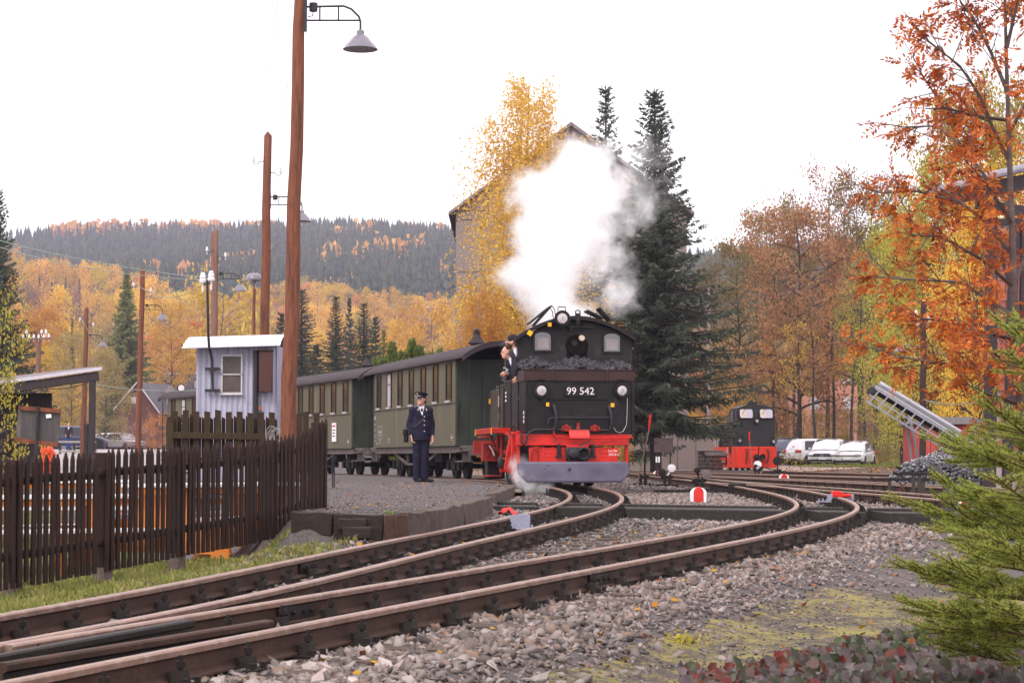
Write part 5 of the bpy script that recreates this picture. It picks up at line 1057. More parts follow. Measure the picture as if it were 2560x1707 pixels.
marker('red and white domed marker half hidden by the green spruce twigs', 2412, 1290, .36)
def lever(label, px, py, h_px, weights, tilt, tall=True):
    p = ground_at(px, py); sc = F / p.y; t = thing('point_lever', label, 'lever', p); H = h_px / sc
    m = MB(); m.box((0, 0, .03), (.5, .25, .06)); m.box((-.06, 0, .14), (.06, .1, .26)); m.box((.06, 0, .14), (.06, .1, .26)); m.cyl((-.14, 0, .22), (.14, 0, .22), .035, n=8); m.build('base', M_iron, t)
    if tall:
        m = MB(); m.cyl((.03, 0, 0), (.06, 0, H * .66), .022, n=8); m.build('guide_post', M_iron, t); m = MB(); m.cyl((-.14, -.04, .05), (-.14 + tilt, -.04, H * .78), .017, n=8); m.build('rod', mat('rod wood', (.20, .13, .10), .7), t)
        m = MB(); m.cyl((-.14 + tilt, -.04, H * .78), (-.14 + tilt * 1.12, -.04, H), .022, .034, n=8); m.build('red_grip', M_mred, t); m = MB(); m.box((-.05 + tilt, 0, H * .60), (.26, .03, .02)); m.build('cross_pin', M_iron, t)
    for dx, dz, mm, rad in weights:
        m = MB(); m.bar((0, 0, .22), (dx, 0, dz), .035); m.lathe([(.02, -.07), (rad, -.06), (rad, .06), (.02, .07)], 14, (dx, 0, dz), (0, -1, 0)); m.build('weight', mm, t)
    return t
lever('tall red tipped lever rod beside the locomotive with twin posts', 1608, 1214, 178, [], .28); lever('tall red tipped lever rod standing in front of the diesel locomotive', 1893, 1191, 112, [(.02, .42, M_mwh, .13)], -.12)
lever('low point lever with a white topped weight near the locomotive plough', 1668, 1216, 0, [(-.12, .32, M_iron, .09), (.10, .42, M_mwh, .09)], 0, False); lever('low black point lever behind the largest domed marker', 1748, 1228, 0, [(-.04, .42, M_iron, .06), (.14, .34, mat('dusty weight', (.18, .13, .13), .7), .10)], 0, False)
lever('black point lever with curved counterweight right of the diesel locomotive', 1944, 1192, 0, [(.0, .55, M_iron, .16), (-.22, .12, M_iron, .10), (.22, .12, M_iron, .10), (-.75, .38, M_iron, .06)], 0, False)
def rodbox(label, px, py):
    t = thing('point_rod_box', label, 'track equipment', ground_at(px, py)); m = MB(); m.box((0, 0, .10), (.28, .5, .2)); m.build('box', M_iron, t, bev=.02); m = MB(); m.bar((-.1, 0, .06), (-1.5, .3, .05), .05); m.build('rod', M_iron, t)
rodbox('black point rod box lying between the two right hand tracks', 1843, 1236)
# derailer and guard plate
d = dirof(cB, 33.5); yd = 29.0; d = dirof(cB, yd); rx = float(cB(yd)) + d.y * GA; dr = thing('derailer', 'red steel derailer block clamped on the outer curved rail', 'derailer', (rx, yd, float(hr(yd))), math.atan2(d.y, d.x) - math.pi / 2)
m = MB(); m.prism([(-.17, .0), (.17, .0), (.14, .07), (.08, .13), (-.10, .15), (-.17, .10)], -.16, .16); m.build('block', mat('derailer red', (.62, .02, .018), .4, var=.1), dr, bev=.012); m = MB(); m.cyl((.12, -.05, .03), (.34, -.02, .03), .045, n=10); m.build('handle', MATS['derailer red'], dr)
M_lil = mat('clamp grey', (.26, .26, .33), .5, var=.15, scale=8)
m = MB(); m.box((-.22, -.15, -.03), (.13, .09, .20)); m.box((-.40, -.15, -.11), (.34, .2, .03)); [m.cyl((-.5 + q * .1, -.15, -.1), (-.5 + q * .1, -.15, -.04), .02, n=6) for q in range(4)]; m.build('clamp', M_lil, dr); m = MB(); m.box((.33, .12, -.03), (.20, .1, .18)); m.build('clamp', M_lil, dr, bev=.008); dr.scale = (.55, .55, .6)
yg = 21.6; d = dirof(cA, yg); gx_ = float(cA(yg)) - d.y * GA + .08; gp = thing('guard_plate', 'light grey steel guard plate bolted beside the inner curved rail', 'guard plate', (gx_ + .06, yg, float(hr(yg)) - .13), math.atan2(d.y, d.x) - math.pi / 2)
m = MB(); m.prism([(-.10, 0), (.12, 0), (.12, .15), (.08, .17), (-.10, .155)], -.02, .0); m.box((.02, -.08, .012), (.30, .2, .024)); [m.cyl((-.05 + .07 * q, -.12, .02), (-.05 + .07 * q, -.12, .055), .014, n=6) for q in range(4)]; m.build('plate', M_lil, gp, bev=.004)
cl = thing('red_cloth', 'crumpled red cloth lying between platform edge and rail', 'cloth', ground_at(1268, 1290)); m = MB(); r_ = random.Random(9)
m.grid(lambda u, v: ((u - .5) * .34 * (1 - .3 * v), (v - .5) * .4, .02 + .11 * math.sin(u * 3.1) * (1 - abs(v - .5)) + .03 * math.sin(u * 14 + v * 9) + .012 * math.sin(v * 23 + u * 5)), 14, 14); m.build('cloth', mat('red rag', (.55, .05, .05), .8, var=.2, scale=9), cl, ang=80); cl.scale = (.7, .7, .7)
# brown notice board on two posts, stone pillar
sg = thing('board_sign', 'plain brown board on two thin posts behind the tall lever rod', 'sign', gy(1659, 56)); sc_ = F / 56; H = (1166 - 1055) / sc_
m = MB(); m.box((0, 0, H - .23), (.53, .03, .37)); m.box((0, 0, H - .035), (.56, .05, .03)); m.build('board', mat('sign brown', (.085, .055, .055), .6), sg)
for x in (-.19, .19): m = MB(); m.cyl((x, .03, 0), (x, .03, H - .05), .022, n=8); m.build('post', M_arm, sg)
for x in (-.2, -.13): m = MB(); m.box((x, -.02, H - .62), (.045, .01, .16)); m.build('white_tag', M_white, sg)
pil = thing('stone_pillar', 'low rubble stone pillar with flat slabs left of the diesel locomotive', 'pillar', gy(1772, 80)); r_ = random.Random(2); sc_ = F / 80
for k in range(6):
    x = -.42
    while x < .42:
        w_ = r_.uniform(.16, .34); z0 = k * .15; m = MB(); m.box((min(x + w_ / 2, .40), r_.uniform(-.03, .03), z0 + .072), (w_ - .02, .8, .135)); m.build('stone', M_stone, pil, bev=.02); x += w_
m = MB(); m.box((.05, 0, .93), (1.0, .9, .06)); m.box((.25, 0, .80), (.9, .86, .16)); m.build('cap_slab', mat('cap slab', (.25, .21, .19), .9, var=.3, scale=6), pil, bev=.02)

# ------------------------------------------------------------------ trestles, conveyor, coal heaps, wagon
def trestle(label, pa, pb, py_top, py_bot, Y, braces=True):
    a, b_ = gy(pa, Y), gy(pb, Y); t = thing('steel_trestle', label, 'trestle', (a + b_) / 2, 0, 'dark steel trestles by the coal heap'); H = (py_bot - py_top) / (F / Y); L_ = (b_ - a).length
    m = MB(); m.bar((-L_ / 2 - .1, 0, H + .02), (-L_ / 2, 0, H - .02), .05); m.bar((-L_ / 2, 0, H), (L_ / 2, 0, H), .06, .05); m.build('beam', M_iron, t)
    for x in (-L_ / 2 + .22, L_ / 2 - .25):
        for s_ in (-1, 1): m = MB(); m.bar((x, 0, H - .02), (x + s_ * .06, s_ * .28, 0), .055, .03); m.build('leg', M_iron, t)
    if braces:
        m = MB(); m.bar((-L_ / 2 + .25, .1, .05), (0, .05, H - .05), .02); m.bar((0, .05, .05), (-L_ / 2 + .4, .05, H - .05), .02); m.bar((.05, .1, .05), (L_ / 2 - .3, .05, H - .05), .02); m.build('brace', M_rust, t)
    return t
trestle('lower dark steel trestle at the left of the coal heap', 2190, 2345, 1180, 1232, 33); trestle('taller dark steel trestle with a sloping plank in front of the coal heap', 2248, 2338, 1157, 1230, 31.5, False); trestle('small dark steel trestle under the conveyor foot', 2250, 2318, 1109, 1160, 44, False)
pk = thing('leaning_plank', 'dark plank leaning against the taller trestle', 'plank', P(2390, 1246, 30)); m = MB(); m.bar((0, 0, 0), P(2335, 1166, 31) - pk.location, .14, .05); m.build('board', M_soot, pk)
M_alu = mat('galvanised steel', (.40, .39, .42), .35, .5, var=.12, scale=5); M_belt = mat('rubber belt', (.05, .045, .047), .8, var=.3, scale=6)
YC = 50.0; ca, cb_ = P(2182, 975, YC), P(2388, 1102, YC - 2); cv = thing('conveyor', 'slanting galvanised coal conveyor on a thin leg rising from the coal heap', 'conveyor', gy(2300, YC)); O = cv.location
dv = cb_ - ca; up_ = Vector((-dv.z, 0, dv.x)).normalized() if dv.x > 0 else Vector((0, 0, 1)); bk = Vector((.30, 1.1, .10))
for off_, hh in ((Vector((0, 0, 0)), .09), (bk, .10)):
    m = MB(); m.bar(ca + off_ + up_ * .1, cb_ + off_ + up_ * .1, .04, hh, up=(0, 1, 0) if False else (0, 0, 1)); m.build('side_rail', M_alu, cv, off=O)
m = MB(); m.bar(ca + up_ * -.32 + dv * .02, cb_ + up_ * -.30, .035); [m.bar(ca + dv * q + up_ * -.32, ca + dv * (q + .01) + up_ * .08, .035) for q in np.linspace(.05, .95, 9)]; m.build('lower_truss', M_alu, cv, off=O)
m = MB(); m.bar(ca + up_ * -.14, cb_ + up_ * -.14, .03); m.build('middle_rail', M_alu, cv, off=O)
m = MB(); a0, a1 = ca + up_ * .04, cb_ + up_ * .04; m.add([a0, a1, a1 + bk, a0 + bk], [(0, 1, 2, 3)]); m.add([a0 - up_ * .1, a1 - up_ * .1, a1 + bk - up_ * .1, a0 + bk - up_ * .1], [(3, 2, 1, 0)]); m.build('belt', M_belt, cv, off=O)
m = MB(); m.bar(ca + bk + up_ * .12, cb_ + bk + up_ * .12, .03, .15, up=(0, 0, 1)); m.build('guard_sheet', mat('guard sheet', (.60, .58, .66), .4, .2), cv, off=O)
m = MB(); m.bar(P(2264, 1040, YC), P(2280, 1150, YC), .06); m.bar(P(2264, 1040, YC) + bk, P(2296, 1150, YC + 1), .06); m.build('support_leg', M_alu, cv, off=O); m = MB(); m.cyl(ca - up_ * .05, ca + bk - up_ * .05, .12, n=14); m.build('head_drum', M_belt, cv, off=O)
def coal_heap(label, px0, px1, py_top, Y, depth, n, seed):
    a, b_ = gy(px0, Y), gy(px1, Y); c = (a + b_) / 2; Wd = (b_ - a).length / 2; H = P(px0, py_top, Y).z - c.z; r_ = np.random.default_rng(seed)
    u = r_.uniform(-1, 1, n); v = r_.uniform(-1, 1, n); hgt = lambda u, v: np.clip(1 - np.sqrt(u * u + v * v), 0, 1) ** .55 * (1 + .12 * np.sin(u * 6 + v * 4))
    o = thing('coal_heap', label, 'coal heap', c); m = MB(); m.grid(lambda p, q: ((p * 2 - 1) * Wd, (q * 2 - 1) * depth, float(hgt(p * 2 - 1, q * 2 - 1)) * H - .06), 24, 16); m.build('heap', mat('coal dust', (.03, .028, .034), .9, var=.3, scale=9), o)
    k = u * u + v * v < 1.05; u, v = u[k], v[k]; pos = np.stack([u * Wd, v * depth, hgt(u, v) * H + r_.uniform(-.02, .03, len(u))], -1)
    q = inst('coal', scatter_mesh('coal', SP2, SF2, pos, r_.uniform(.03, .075, len(u)), leafmat('heap coal', [(.03, .029, .036), (.06, .058, .07), (.10, .098, .118), (.045, .042, .05)], trans=0, gloss=1.4), np.zeros(len(u), int), r_, 1.), o); q['kind'] = 'stuff'
coal_heap('wide low heap of coal lumps behind the trestles', 2225, 2520, 1118, 44, 2.2, 5200, 1); coal_heap('high coal heap at the foot of the conveyor before the red wagon', 2360, 2520, 1070, 50, 2.2, 3000, 2)
M_wag = mat('wagon red', (.42, .075, .06), .6, var=.2, scale=3, dirt=(.25, .06, .05), dscale=2)
wb = gy(2375, 62); wag = thing('goods_wagon', 'red wooden goods wagon with grey roof behind the coal heaps', 'wagon', wb, R(-6)); sc_ = F / 62
zt2 = (1147 - 1062) / sc_ - (wb.z) ; 
m = MB(); m.box((0, 1.4, zt2 / 2 + .2), (2.35, 2.8, zt2 - .4)); m.build('body', M_wag, wag)
for i in range(12): m = MB(); m.box((-1.08 + i * .196, -.012, zt2 / 2 + .2), (.18, .03, zt2 - .42)); m.build('board', M_wag, wag)
for x in (-1.15, -.35, .35, 1.15): m = MB(); m.box((x, -.04, zt2 / 2 + .2), (.09, .05, zt2 - .4)); m.build('stanchion', M_dred, wag)
m = MB(); [m.box((-.1, -.05, zt2 - .45 - i * .1), (.4, .05, .03)) for i in range(4)]; m.build('vent_grille', M_wag, wag)
m = MB(); m.prism([(-1.3, zt2 + .02), (1.3, zt2 + .02), (1.3, zt2 + .10), (.6, zt2 + .24), (-.6, zt2 + .24), (-1.3, zt2 + .10)], -.2, 3.0); m.build('roof', mat('wagon roof grey', (.20, .18, .18), .8, var=.2), wag)
m = MB(); m.box((0, 1.4, .35), (2.2, 2.6, .2)); m.build('underframe', M_iron, wag)

# ------------------------------------------------------------------ brick building and posts at the right edge
M_brick = mat('red block', (.34, .115, .085), .85, var=.25, scale=5, bump=.4, dirt=(.20, .08, .075), dscale=1.6, damt=.4); M_mort = mat('mortar', (.36, .29, .27), .95, var=.15, scale=9)
YR = 40.0; bbp = Vector((ray(2484, 1147)[0] * YR, YR, G(ray(2484, 1147)[0] * YR, YR))); bld = thing('brick_building', 'red block wall of a building at the right edge behind the rowan', 'building', bbp, R(-15)); sc_ = F / YR
Hb = (1147 - 560) / sc_ - bbp.z; m = MB(); m.box((2.0, 2.0, Hb / 2), (4.0, 3.96, Hb)); m.build('wall', M_mort, bld)
bw, bh = .285, .20; BMs = [MB() for _ in range(4)]
for i, b_ in enumerate(BMs): r_ = random.Random(i); b_.box((0, 0, 0), (bw - .018, .05, bh - .018)); b_.v = [(x + r_.uniform(-.006, .006), y + r_.uniform(-.006, .004), z + r_.uniform(-.005, .005)) for x, y, z in b_.v]
BMs = [b_.mesh('brick', M_brick, ang=0) for b_ in BMs]; rows = int(Hb / bh)
for j in range(rows):
    for i in range(5):
        x = (i + .5 * (j % 2)) * bw + bw / 2
        if j >= 4: inst('brick', BMs[(i * 3 + j) % 4], bld, (x, .0, (j + .5) * bh))
m = MB(); m.box((2.0, 2, Hb + .05), (4.0, 4.1, .12)); m.build('eaves', M_shel, bld)
M_gut = mat('gutter zinc', (.30, .28, .31), .35, .5, var=.2); 
can = thing('porch_roof', 'dark porch roof with grey gutter projecting above the yellow leaves', 'roof', P(2440, 520, YR - 2)); O = can.location
m = MB(); m.tube([P(2325, 482, YR - 3), P(2380, 468, YR - 2.8), P(2452, 446, YR - 2.5), P(2560, 420, YR - 2), P(2640, 404, YR - 2)], .085, 10); m.build('gutter', M_gut, can, off=O)
m = MB(); m.bar(P(2340, 500, YR - 2.6), P(2640, 440, YR - 1.6), .10, .30); m.bar(P(2440, 510, YR - 2), P(2640, 540, YR - 2), .2, .18); m.build('rafter', M_shel, can, off=O)
for px, pt, wd, lbl in ((2480, 545, .21, 'dark square timber post in front of the red block wall, left one'), (2523, 560, .17, 'dark slightly leaning timber post in front of the red block wall, middle one'), (2566, 540, .2, 'dark timber post at the very right edge of the picture')):
    b_ = Vector((ray(px - 8, 1147)[0] * (YR - 2), YR - 2, G(ray(px, 1147)[0] * (YR - 2), YR - 2))); t = thing('timber_post', lbl, 'post', b_); m = MB(); m.bar((0, 0, 0), P(px + (14 if px == 2523 else 0), pt, YR - 2) - b_, wd, wd, up=(0, 1, 0)); m.build('post', M_shel, t, bev=.01)
t = pole('telegraph_pole', 'dark pole with three white insulators left of the brick building', 'telegraph pole', 2306, 2309, 748, 58, .10, .085, m_=mat('tarred pole', (.045, .026, .022), .8, var=.3, stretch=(6, 6, .5)), tip=False)
for px, py in ((2290, 792), (2294, 815), (2320, 804)): insulator(P(px, py, 57.9) - t.location, t, None, 1.5)
m = MB(); c = P(2250, 868, 57.5) - t.location; m.tube([P(2306, 866, 57.8) - t.location, c + Vector((.05, 0, .05))], .014, 6); m.lathe([(.03, .06), (.06, .03), (.12, -.05), (.17, -.12)], 16, c); m.build('lamp_shade', M_shade, t)
wire('pale wire strung from the dark pole to the timber posts', span(P(2309, 998, 57.8), P(2474, 998, 39), .12), .012)
t = pole('concrete_post', 'slim grey concrete mast between the big spruce and the diesel locomotive', 'mast', 1770, 1772, 720, 100, .11, .09, m_=mat('concrete mast', (.24, .20, .19), .85), tip=False)
for px, py, H, mm, lbl in ((2139, 1092, 24, mat('pink post', (.45, .20, .24), .7), 'thin pinkish marker post behind the white cars'), (2166, 1102, 16, M_cap, 'short pale stake behind the white hatchback')):
    b_ = gy(px, 126); t = thing('marker_post', lbl, 'post', b_); m = MB(); m.box((0, 0, .8), (.16, .08, P(px, py - H, 126).z - b_.z - 0)); m.v = [(a, b, max(0, c)) for a, b, c in m.v]; m.build('post', mm, t)
# ------------------------------------------------------------------ people: one continuous surface each, from a distance field
def surfnet(f, lo, hi, h):
    ax = [np.arange(a, b + h, h) for a, b in zip(lo, hi)]; X, Y, Z = np.meshgrid(*ax, indexing='ij'); V = f(X, Y, Z).astype(np.float32); S = V < 0
    nx, ny, nz = [n - 1 for n in V.shape]; c = lambda A, i, j, k: A[i:i + nx, j:j + ny, k:k + nz]
    cnt = sum(c(S, i, j, k).astype(np.int8) for i in (0, 1) for j in (0, 1) for k in (0, 1)); cell = np.argwhere((cnt > 0) & (cnt < 8)); idx = -np.ones((nx, ny, nz), np.int64); idx[tuple(cell.T)] = np.arange(len(cell))
    acc = np.zeros((len(cell), 3)); num = np.zeros(len(cell)); i, j, k = cell.T
    for d in range(3):
        o = [q for q in range(3) if q != d]
        for a in (0, 1):
            for b in (0, 1):
                p0 = [0, 0, 0]; p0[o[0]] = a; p0[o[1]] = b; p1 = list(p0); p1[d] = 1
                v0 = V[i + p0[0], j + p0[1], k + p0[2]]; v1 = V[i + p1[0], j + p1[1], k + p1[2]]; x = (v0 < 0) != (v1 < 0); t = np.where(x, v0 / np.where(v0 - v1 == 0, 1, v0 - v1), 0)
                e = np.repeat(np.array(p0, float)[None], len(cell), 0); e[:, d] += t; acc += e * x[:, None]; num += x
    P_ = (cell + acc / np.maximum(num, 1)[:, None]) * h + np.array([a[0] for a in ax]); Fq = []
    for d in range(3):
        o = [(d + 1) % 3, (d + 2) % 3]; sl0 = [slice(None)] * 3; sl1 = [slice(None)] * 3; sl0[d] = slice(0, -1); sl1[d] = slice(1, None); A, B_ = S[tuple(sl0)], S[tuple(sl1)]; E = np.argwhere(A != B_)
        E = E[(E[:, o[0]] > 0) & (E[:, o[1]] > 0) & (E[:, o[0]] < V.shape[o[0]] - 1) & (E[:, o[1]] < V.shape[o[1]] - 1)]; fl = A[tuple(E.T)]
        def at(a, b): q = E.copy(); q[:, o[0]] -= a; q[:, o[1]] -= b; return idx[tuple(q.T)]
        Q = np.stack([at(1, 1), at(0, 1), at(0, 0), at(1, 0)], 1); Q[~fl] = Q[~fl][:, ::-1]; Fq.append(Q)
    return P_, np.concatenate(Fq)
def cap(X, Y, Z, a, b, ra, rb=None, sy=1.0):
    rb = ra if rb is None else rb; a, b = np.array(a, float), np.array(b, float); d = b - a; L2 = (d * d).sum() + 1e-9
    t = np.clip(((X - a[0]) * d[0] + (Y - a[1]) * d[1] + (Z - a[2]) * d[2]) / L2, 0, 1)
    return np.sqrt((X - a[0] - d[0] * t)**2 + ((Y - a[1] - d[1] * t) / sy)**2 + (Z - a[2] - d[2] * t)**2) - (ra + (rb - ra) * t)
def ell(X, Y, Z, c, r): 
    q = np.sqrt(((X - c[0]) / r[0])**2 + ((Y - c[1]) / r[1])**2 + ((Z - c[2]) / r[2])**2); return (q - 1) * min(r)
def smin(a, b, k=.03): h = np.clip(.5 + .5 * (b - a) / k, 0, 1); return b * (1 - h) + a * h - k * h * (1 - h)
def U(k, *ds):
    o = ds[0]
    for d in ds[1:]: o = smin(o, d, k)
    return o
M_skin = mat('skin', (.60, .33, .25), .55, var=.10, scale=18); M_navy = mat('navy cloth', (.0135, .0125, .032), .85, var=.3, scale=40, bump=.15, bscale=120); M_shirt = mat('shirt white', (.62, .62, .72), .8, var=.05)
M_hairb = mat('brown hair', (.13, .055, .025), .8, var=.4, scale=60); M_shoe = mat('shoe black', (.016, .015, .016), .3); M_fleece = mat('dark fleece', (.028, .024, .035), .9, var=.2); M_knit = mat('knit dark', (.022, .018, .020), .95, var=.3, scale=60, bump=.4); M_eye = mat('eye dark', (.03, .02, .018), .2); M_lip = mat('lips', (.42, .14, .12), .5)
def headspace(J):
    c, yaw, pit = J['head'], J.get('yaw', 0), J.get('pitch', 0); ca, sa, cp, sp = math.cos(yaw), math.sin(yaw), math.cos(pit), math.sin(pit)
    def to(X, Y, Z):
        x, y, z = X - c[0], Y - c[1], Z - c[2]; x, y = ca * x + sa * y, -sa * x + ca * y; return x, cp * y + sp * z, -sp * y + cp * z
    M = Matrix.Translation(c) @ Matrix.Rotation(yaw, 4, 'Z') @ Matrix.Rotation(pit, 4, 'X'); return to, M
def head_sdf(x, y, z):
    d = U(.03, ell(x, y, z, (0, .012, .025), (.076, .096, .100)), ell(x, y, z, (0, -.022, -.045), (.058, .072, .075)), ell(x, y, z, (0, -.066, -.088), (.030, .030, .026)))
    d = U(.012, d, cap(x, y, z, (0, -.090, .018), (0, -.114, -.016), .009, .014), ell(x, y, z, (0, -.096, -.055), (.024, .012, .010)), ell(x, y, z, (0, -.082, .036), (.055, .014, .010)))
    for s in (-1, 1):
        d = U(.008, d, ell(x, y, z, (s * .079, .012, -.004), (.010, .020, .030))); e = ell(x, y, z, (s * .031, -.098, .014), (.017, .014, .011)); d = np.maximum(d, -e) if False else -smin(-d, e, .012)
    return d
def hand_mesh(wrist, dirv, palm, side, curl=.9, spread=.1, hold=0):
    """wrist point, direction of the fingers, palm normal; side +1 puts the thumb on +binormal"""
    dv = Vector(dirv).normalized(); pn = Vector(palm); pn = (pn - dv * pn.dot(dv)).normalized(); bn = dv.cross(pn).normalized() * side; w = Vector(wrist); T = lambda a, b, c: w + dv * a + bn * b + pn * c; prim = []
    for q in (-.028, -.010, .010, .028): prim.append((T(-.02, q * .7, 0), T(.085, q, 0), .015, .013))
    for q, L_ in ((-.030, .062), (-.010, .074), (.010, .078), (.030, .068)):
        a = T(.085, q, 0); an = curl * .5; p0 = a
        for s_, k in ((.45, 1), (.32, 2), (.23, 3)):
            th = an * k; p1 = p0 + dv * (L_ * s_ * math.cos(th)) + pn * (L_ * s_ * math.sin(th)); prim.append((p0, p1, .0098 - .0008 * k, .0092 - .0008 * k)); p0 = p1
    t0 = T(.025, .030, .006); t1 = T(.060, .056, .018); t2 = T(.088, .058, .034); prim += [(t0, t1, .014, .0115), (t1, t2, .0112, .009)]
    P_ = np.array([p[:] for q in prim for p in q[:2]]); lo, hi = P_.min(0) - .022, P_.max(0) + .022
    def f(X, Y, Z): return U(.006, *[cap(X, Y, Z, a, b, ra, rb) for a, b, ra, rb in prim])
    return surfnet(f, lo, hi, .0046)
def person(label, loc, rz, J, jacket, trousers, legs=True, h=.013, pr=1.0, hair=None, group=None):
    t = thing('person', label, 'person', loc, rz, group); to, HM = headspace(J); S = J
    def torso(X, Y, Z, e):
        p, c = np.array(S['pelvis']), np.array(S['chest']); n = np.array(S['neck'])
        return U(.06, cap(X, Y, Z, p, (p + c) / 2, .145 * pr + e, .15 * pr + e, .78), cap(X, Y, Z, (p + c) / 2, c, .15 * pr + e, .155 + e, .74), cap(X, Y, Z, S['shL'], S['shR'], .066 + e, sy=.95), cap(X, Y, Z, c, n, .10 + e, .055 + e))
    def arm(X, Y, Z, k, e): return U(.02, cap(X, Y, Z, S['sh' + k], S['el' + k], .056 + e, .044 + e), cap(X, Y, Z, S['el' + k], S['wr' + k], .044 + e, .030 + e))
    def leg(X, Y, Z, k, e): return U(.03, cap(X, Y, Z, S['hip' + k], S['kn' + k], .088 + e, .058 + e), cap(X, Y, Z, S['kn' + k], S['an' + k], .058 + e, .040 + e))
    def allpts(): return np.array([S[q] for q in S if q not in ('yaw', 'pitch')])
    lo, hi = allpts().min(0) - np.array([.2, .22, .16]), allpts().max(0) + np.array([.2, .22, .17])
    def body(X, Y, Z):
        d = U(.05, torso(X, Y, Z, -.02), arm(X, Y, Z, 'L', -.014), arm(X, Y, Z, 'R', -.014))
        if legs: d = U(.04, d, leg(X, Y, Z, 'L', -.022), leg(X, Y, Z, 'R', -.022))
        hd = head_sdf(*to(X, Y, Z)); nk = cap(X, Y, Z, S['neck'], np.array(S['head']) + np.array([0, .01, -.05]), .055, .055); return U(.02, d, nk, hd)
    P_, Q = surfnet(body, lo, hi, h); parts = [(P_, Q)]
    for k, sd in (('L', 1), ('R', -1)):
        if 'hand' + k in S: pass
    Vs, Fs, n = [], [], 0
    for k in ('L', 'R'):
        H_ = J['_hand'][k]
        if H_ is not None: parts.append(hand_mesh(S['wr' + k], *H_))
    for p, q in parts: Vs.append(p); Fs.append(q + n); n += len(p)
    bo = inst('body', mesh_np('body', np.concatenate(Vs), np.concatenate(Fs), M_skin, smooth=True), t)
    hem = S.get('hem', (0, 0, .86))[2]
    def jk(X, Y, Z):
        d = U(.05, torso(X, Y, Z, .012), np.maximum(cap(X, Y, Z, S['pelvis'], (S['pelvis'][0], S['pelvis'][1], hem - .1), .158 * pr, .172 * pr, .80), hem - Z) if legs else torso(X, Y, Z, .012)); a = U(.02, arm(X, Y, Z, 'L', .012), arm(X, Y, Z, 'R', .012)); d = smin(d, a, .025)
        d = np.maximum(d, hem - Z) if legs else d
        wr = np.minimum(cap(X, Y, Z, S['wrL'], S['wrL'], .045), cap(X, Y, Z, S['wrR'], S['wrR'], .045)); d = np.maximum(d, -wr + .012)
        nk = np.array(S['neck']); v = Z - (nk[2] - .16) - 3.2 * np.abs(X - nk[0] - .03 * S.get('vee', 0) * 0); vee = np.maximum(-v * .35, Y - (nk[1] - .03)); top = Z - (nk[2] + .035)
        d = np.maximum(d, -vee) if S.get('open', True) else d
        return np.maximum(d, top) + .004 * np.sin(Z * 46 + X * 30) * np.sin(X * 38 + Y * 25)
    P_, Q = surfnet(jk, lo, hi, h); ja = inst('jacket', mesh_np('jacket', P_, Q, jacket, smooth=True), t)
    def sh(X, Y, Z): return np.maximum(np.maximum(U(.03, torso(X, Y, Z, .002), cap(X, Y, Z, S['neck'], np.array(S['neck']) + np.array([0, 0, .04]), .062, .06)), Z - S['neck'][2] - .05), S['chest'][2] - .08 - Z)
    P_, Q = surfnet(sh, lo, hi, h); inst('shirt', mesh_np('shirt', P_, Q, M_shirt, smooth=True), t)
    if legs:
        def tr(X, Y, Z):
            d = U(.04, cap(X, Y, Z, S['pelvis'], S['pelvis'], .15 * pr, sy=.8), leg(X, Y, Z, 'L', .016), leg(X, Y, Z, 'R', .016)); an = U(.03, cap(X, Y, Z, S['knL'], S['anL'], .075, .078), cap(X, Y, Z, S['knR'], S['anR'], .075, .078)); d = np.maximum(smin(d, an, .03), .045 - Z)
            return d + .004 * np.sin(Z * 40 + X * 22) * np.sin(X * 30)
        P_, Q = surfnet(tr, lo, hi, h); inst('trousers', mesh_np('trousers', P_, Q, trousers, smooth=True), t)
        for k in ('L', 'R'):
            a = np.array(S['an' + k]); to_ = np.array(S['toe' + k]); m_ = (a + to_) / 2
            def shf(X, Y, Z): return np.maximum(U(.03, cap(X, Y, Z, (a[0], a[1], .045), (to_[0], to_[1], .036), .045, .038), cap(X, Y, Z, (a[0], a[1], .05), (a[0], a[1], .11), .045, .04)), .0 - Z)
            P_, Q = surfnet(shf, np.minimum(a, to_) - .09, np.maximum(a, to_) + .09, .009); inst('shoe', mesh_np('shoe', P_, Q, M_shoe, smooth=True), t)
    fc = MB()
    for s_ in (-1, 1): fc.sph((s_ * .031, -.087, .014), (.012, .009, .007), 8, 6)
    e = fc.build('eye', M_eye, t); e.matrix_local = HM
    for s_ in (-1, 1): m = MB(); m.box((s_ * .031, -.098, .034), (.036, .008, .007)); q = m.build('eyebrow', hair or M_hairb, t); q.matrix_local = HM
    m = MB(); m.sph((0, -.104, -.055), (.022, .006, .006), 8, 5); q = m.build('mouth', M_lip, t); q.matrix_local = HM
    return t, HM
def headpart(t, HM, name, f, m_, lo=(-.13, -.15, -.16), hi=(.13, .15, .17), h=.007):
    P_, Q = surfnet(f, lo, hi, h); o = inst(name, mesh_np(name, P_, Q, m_, smooth=True), t); o.matrix_local = HM; return o

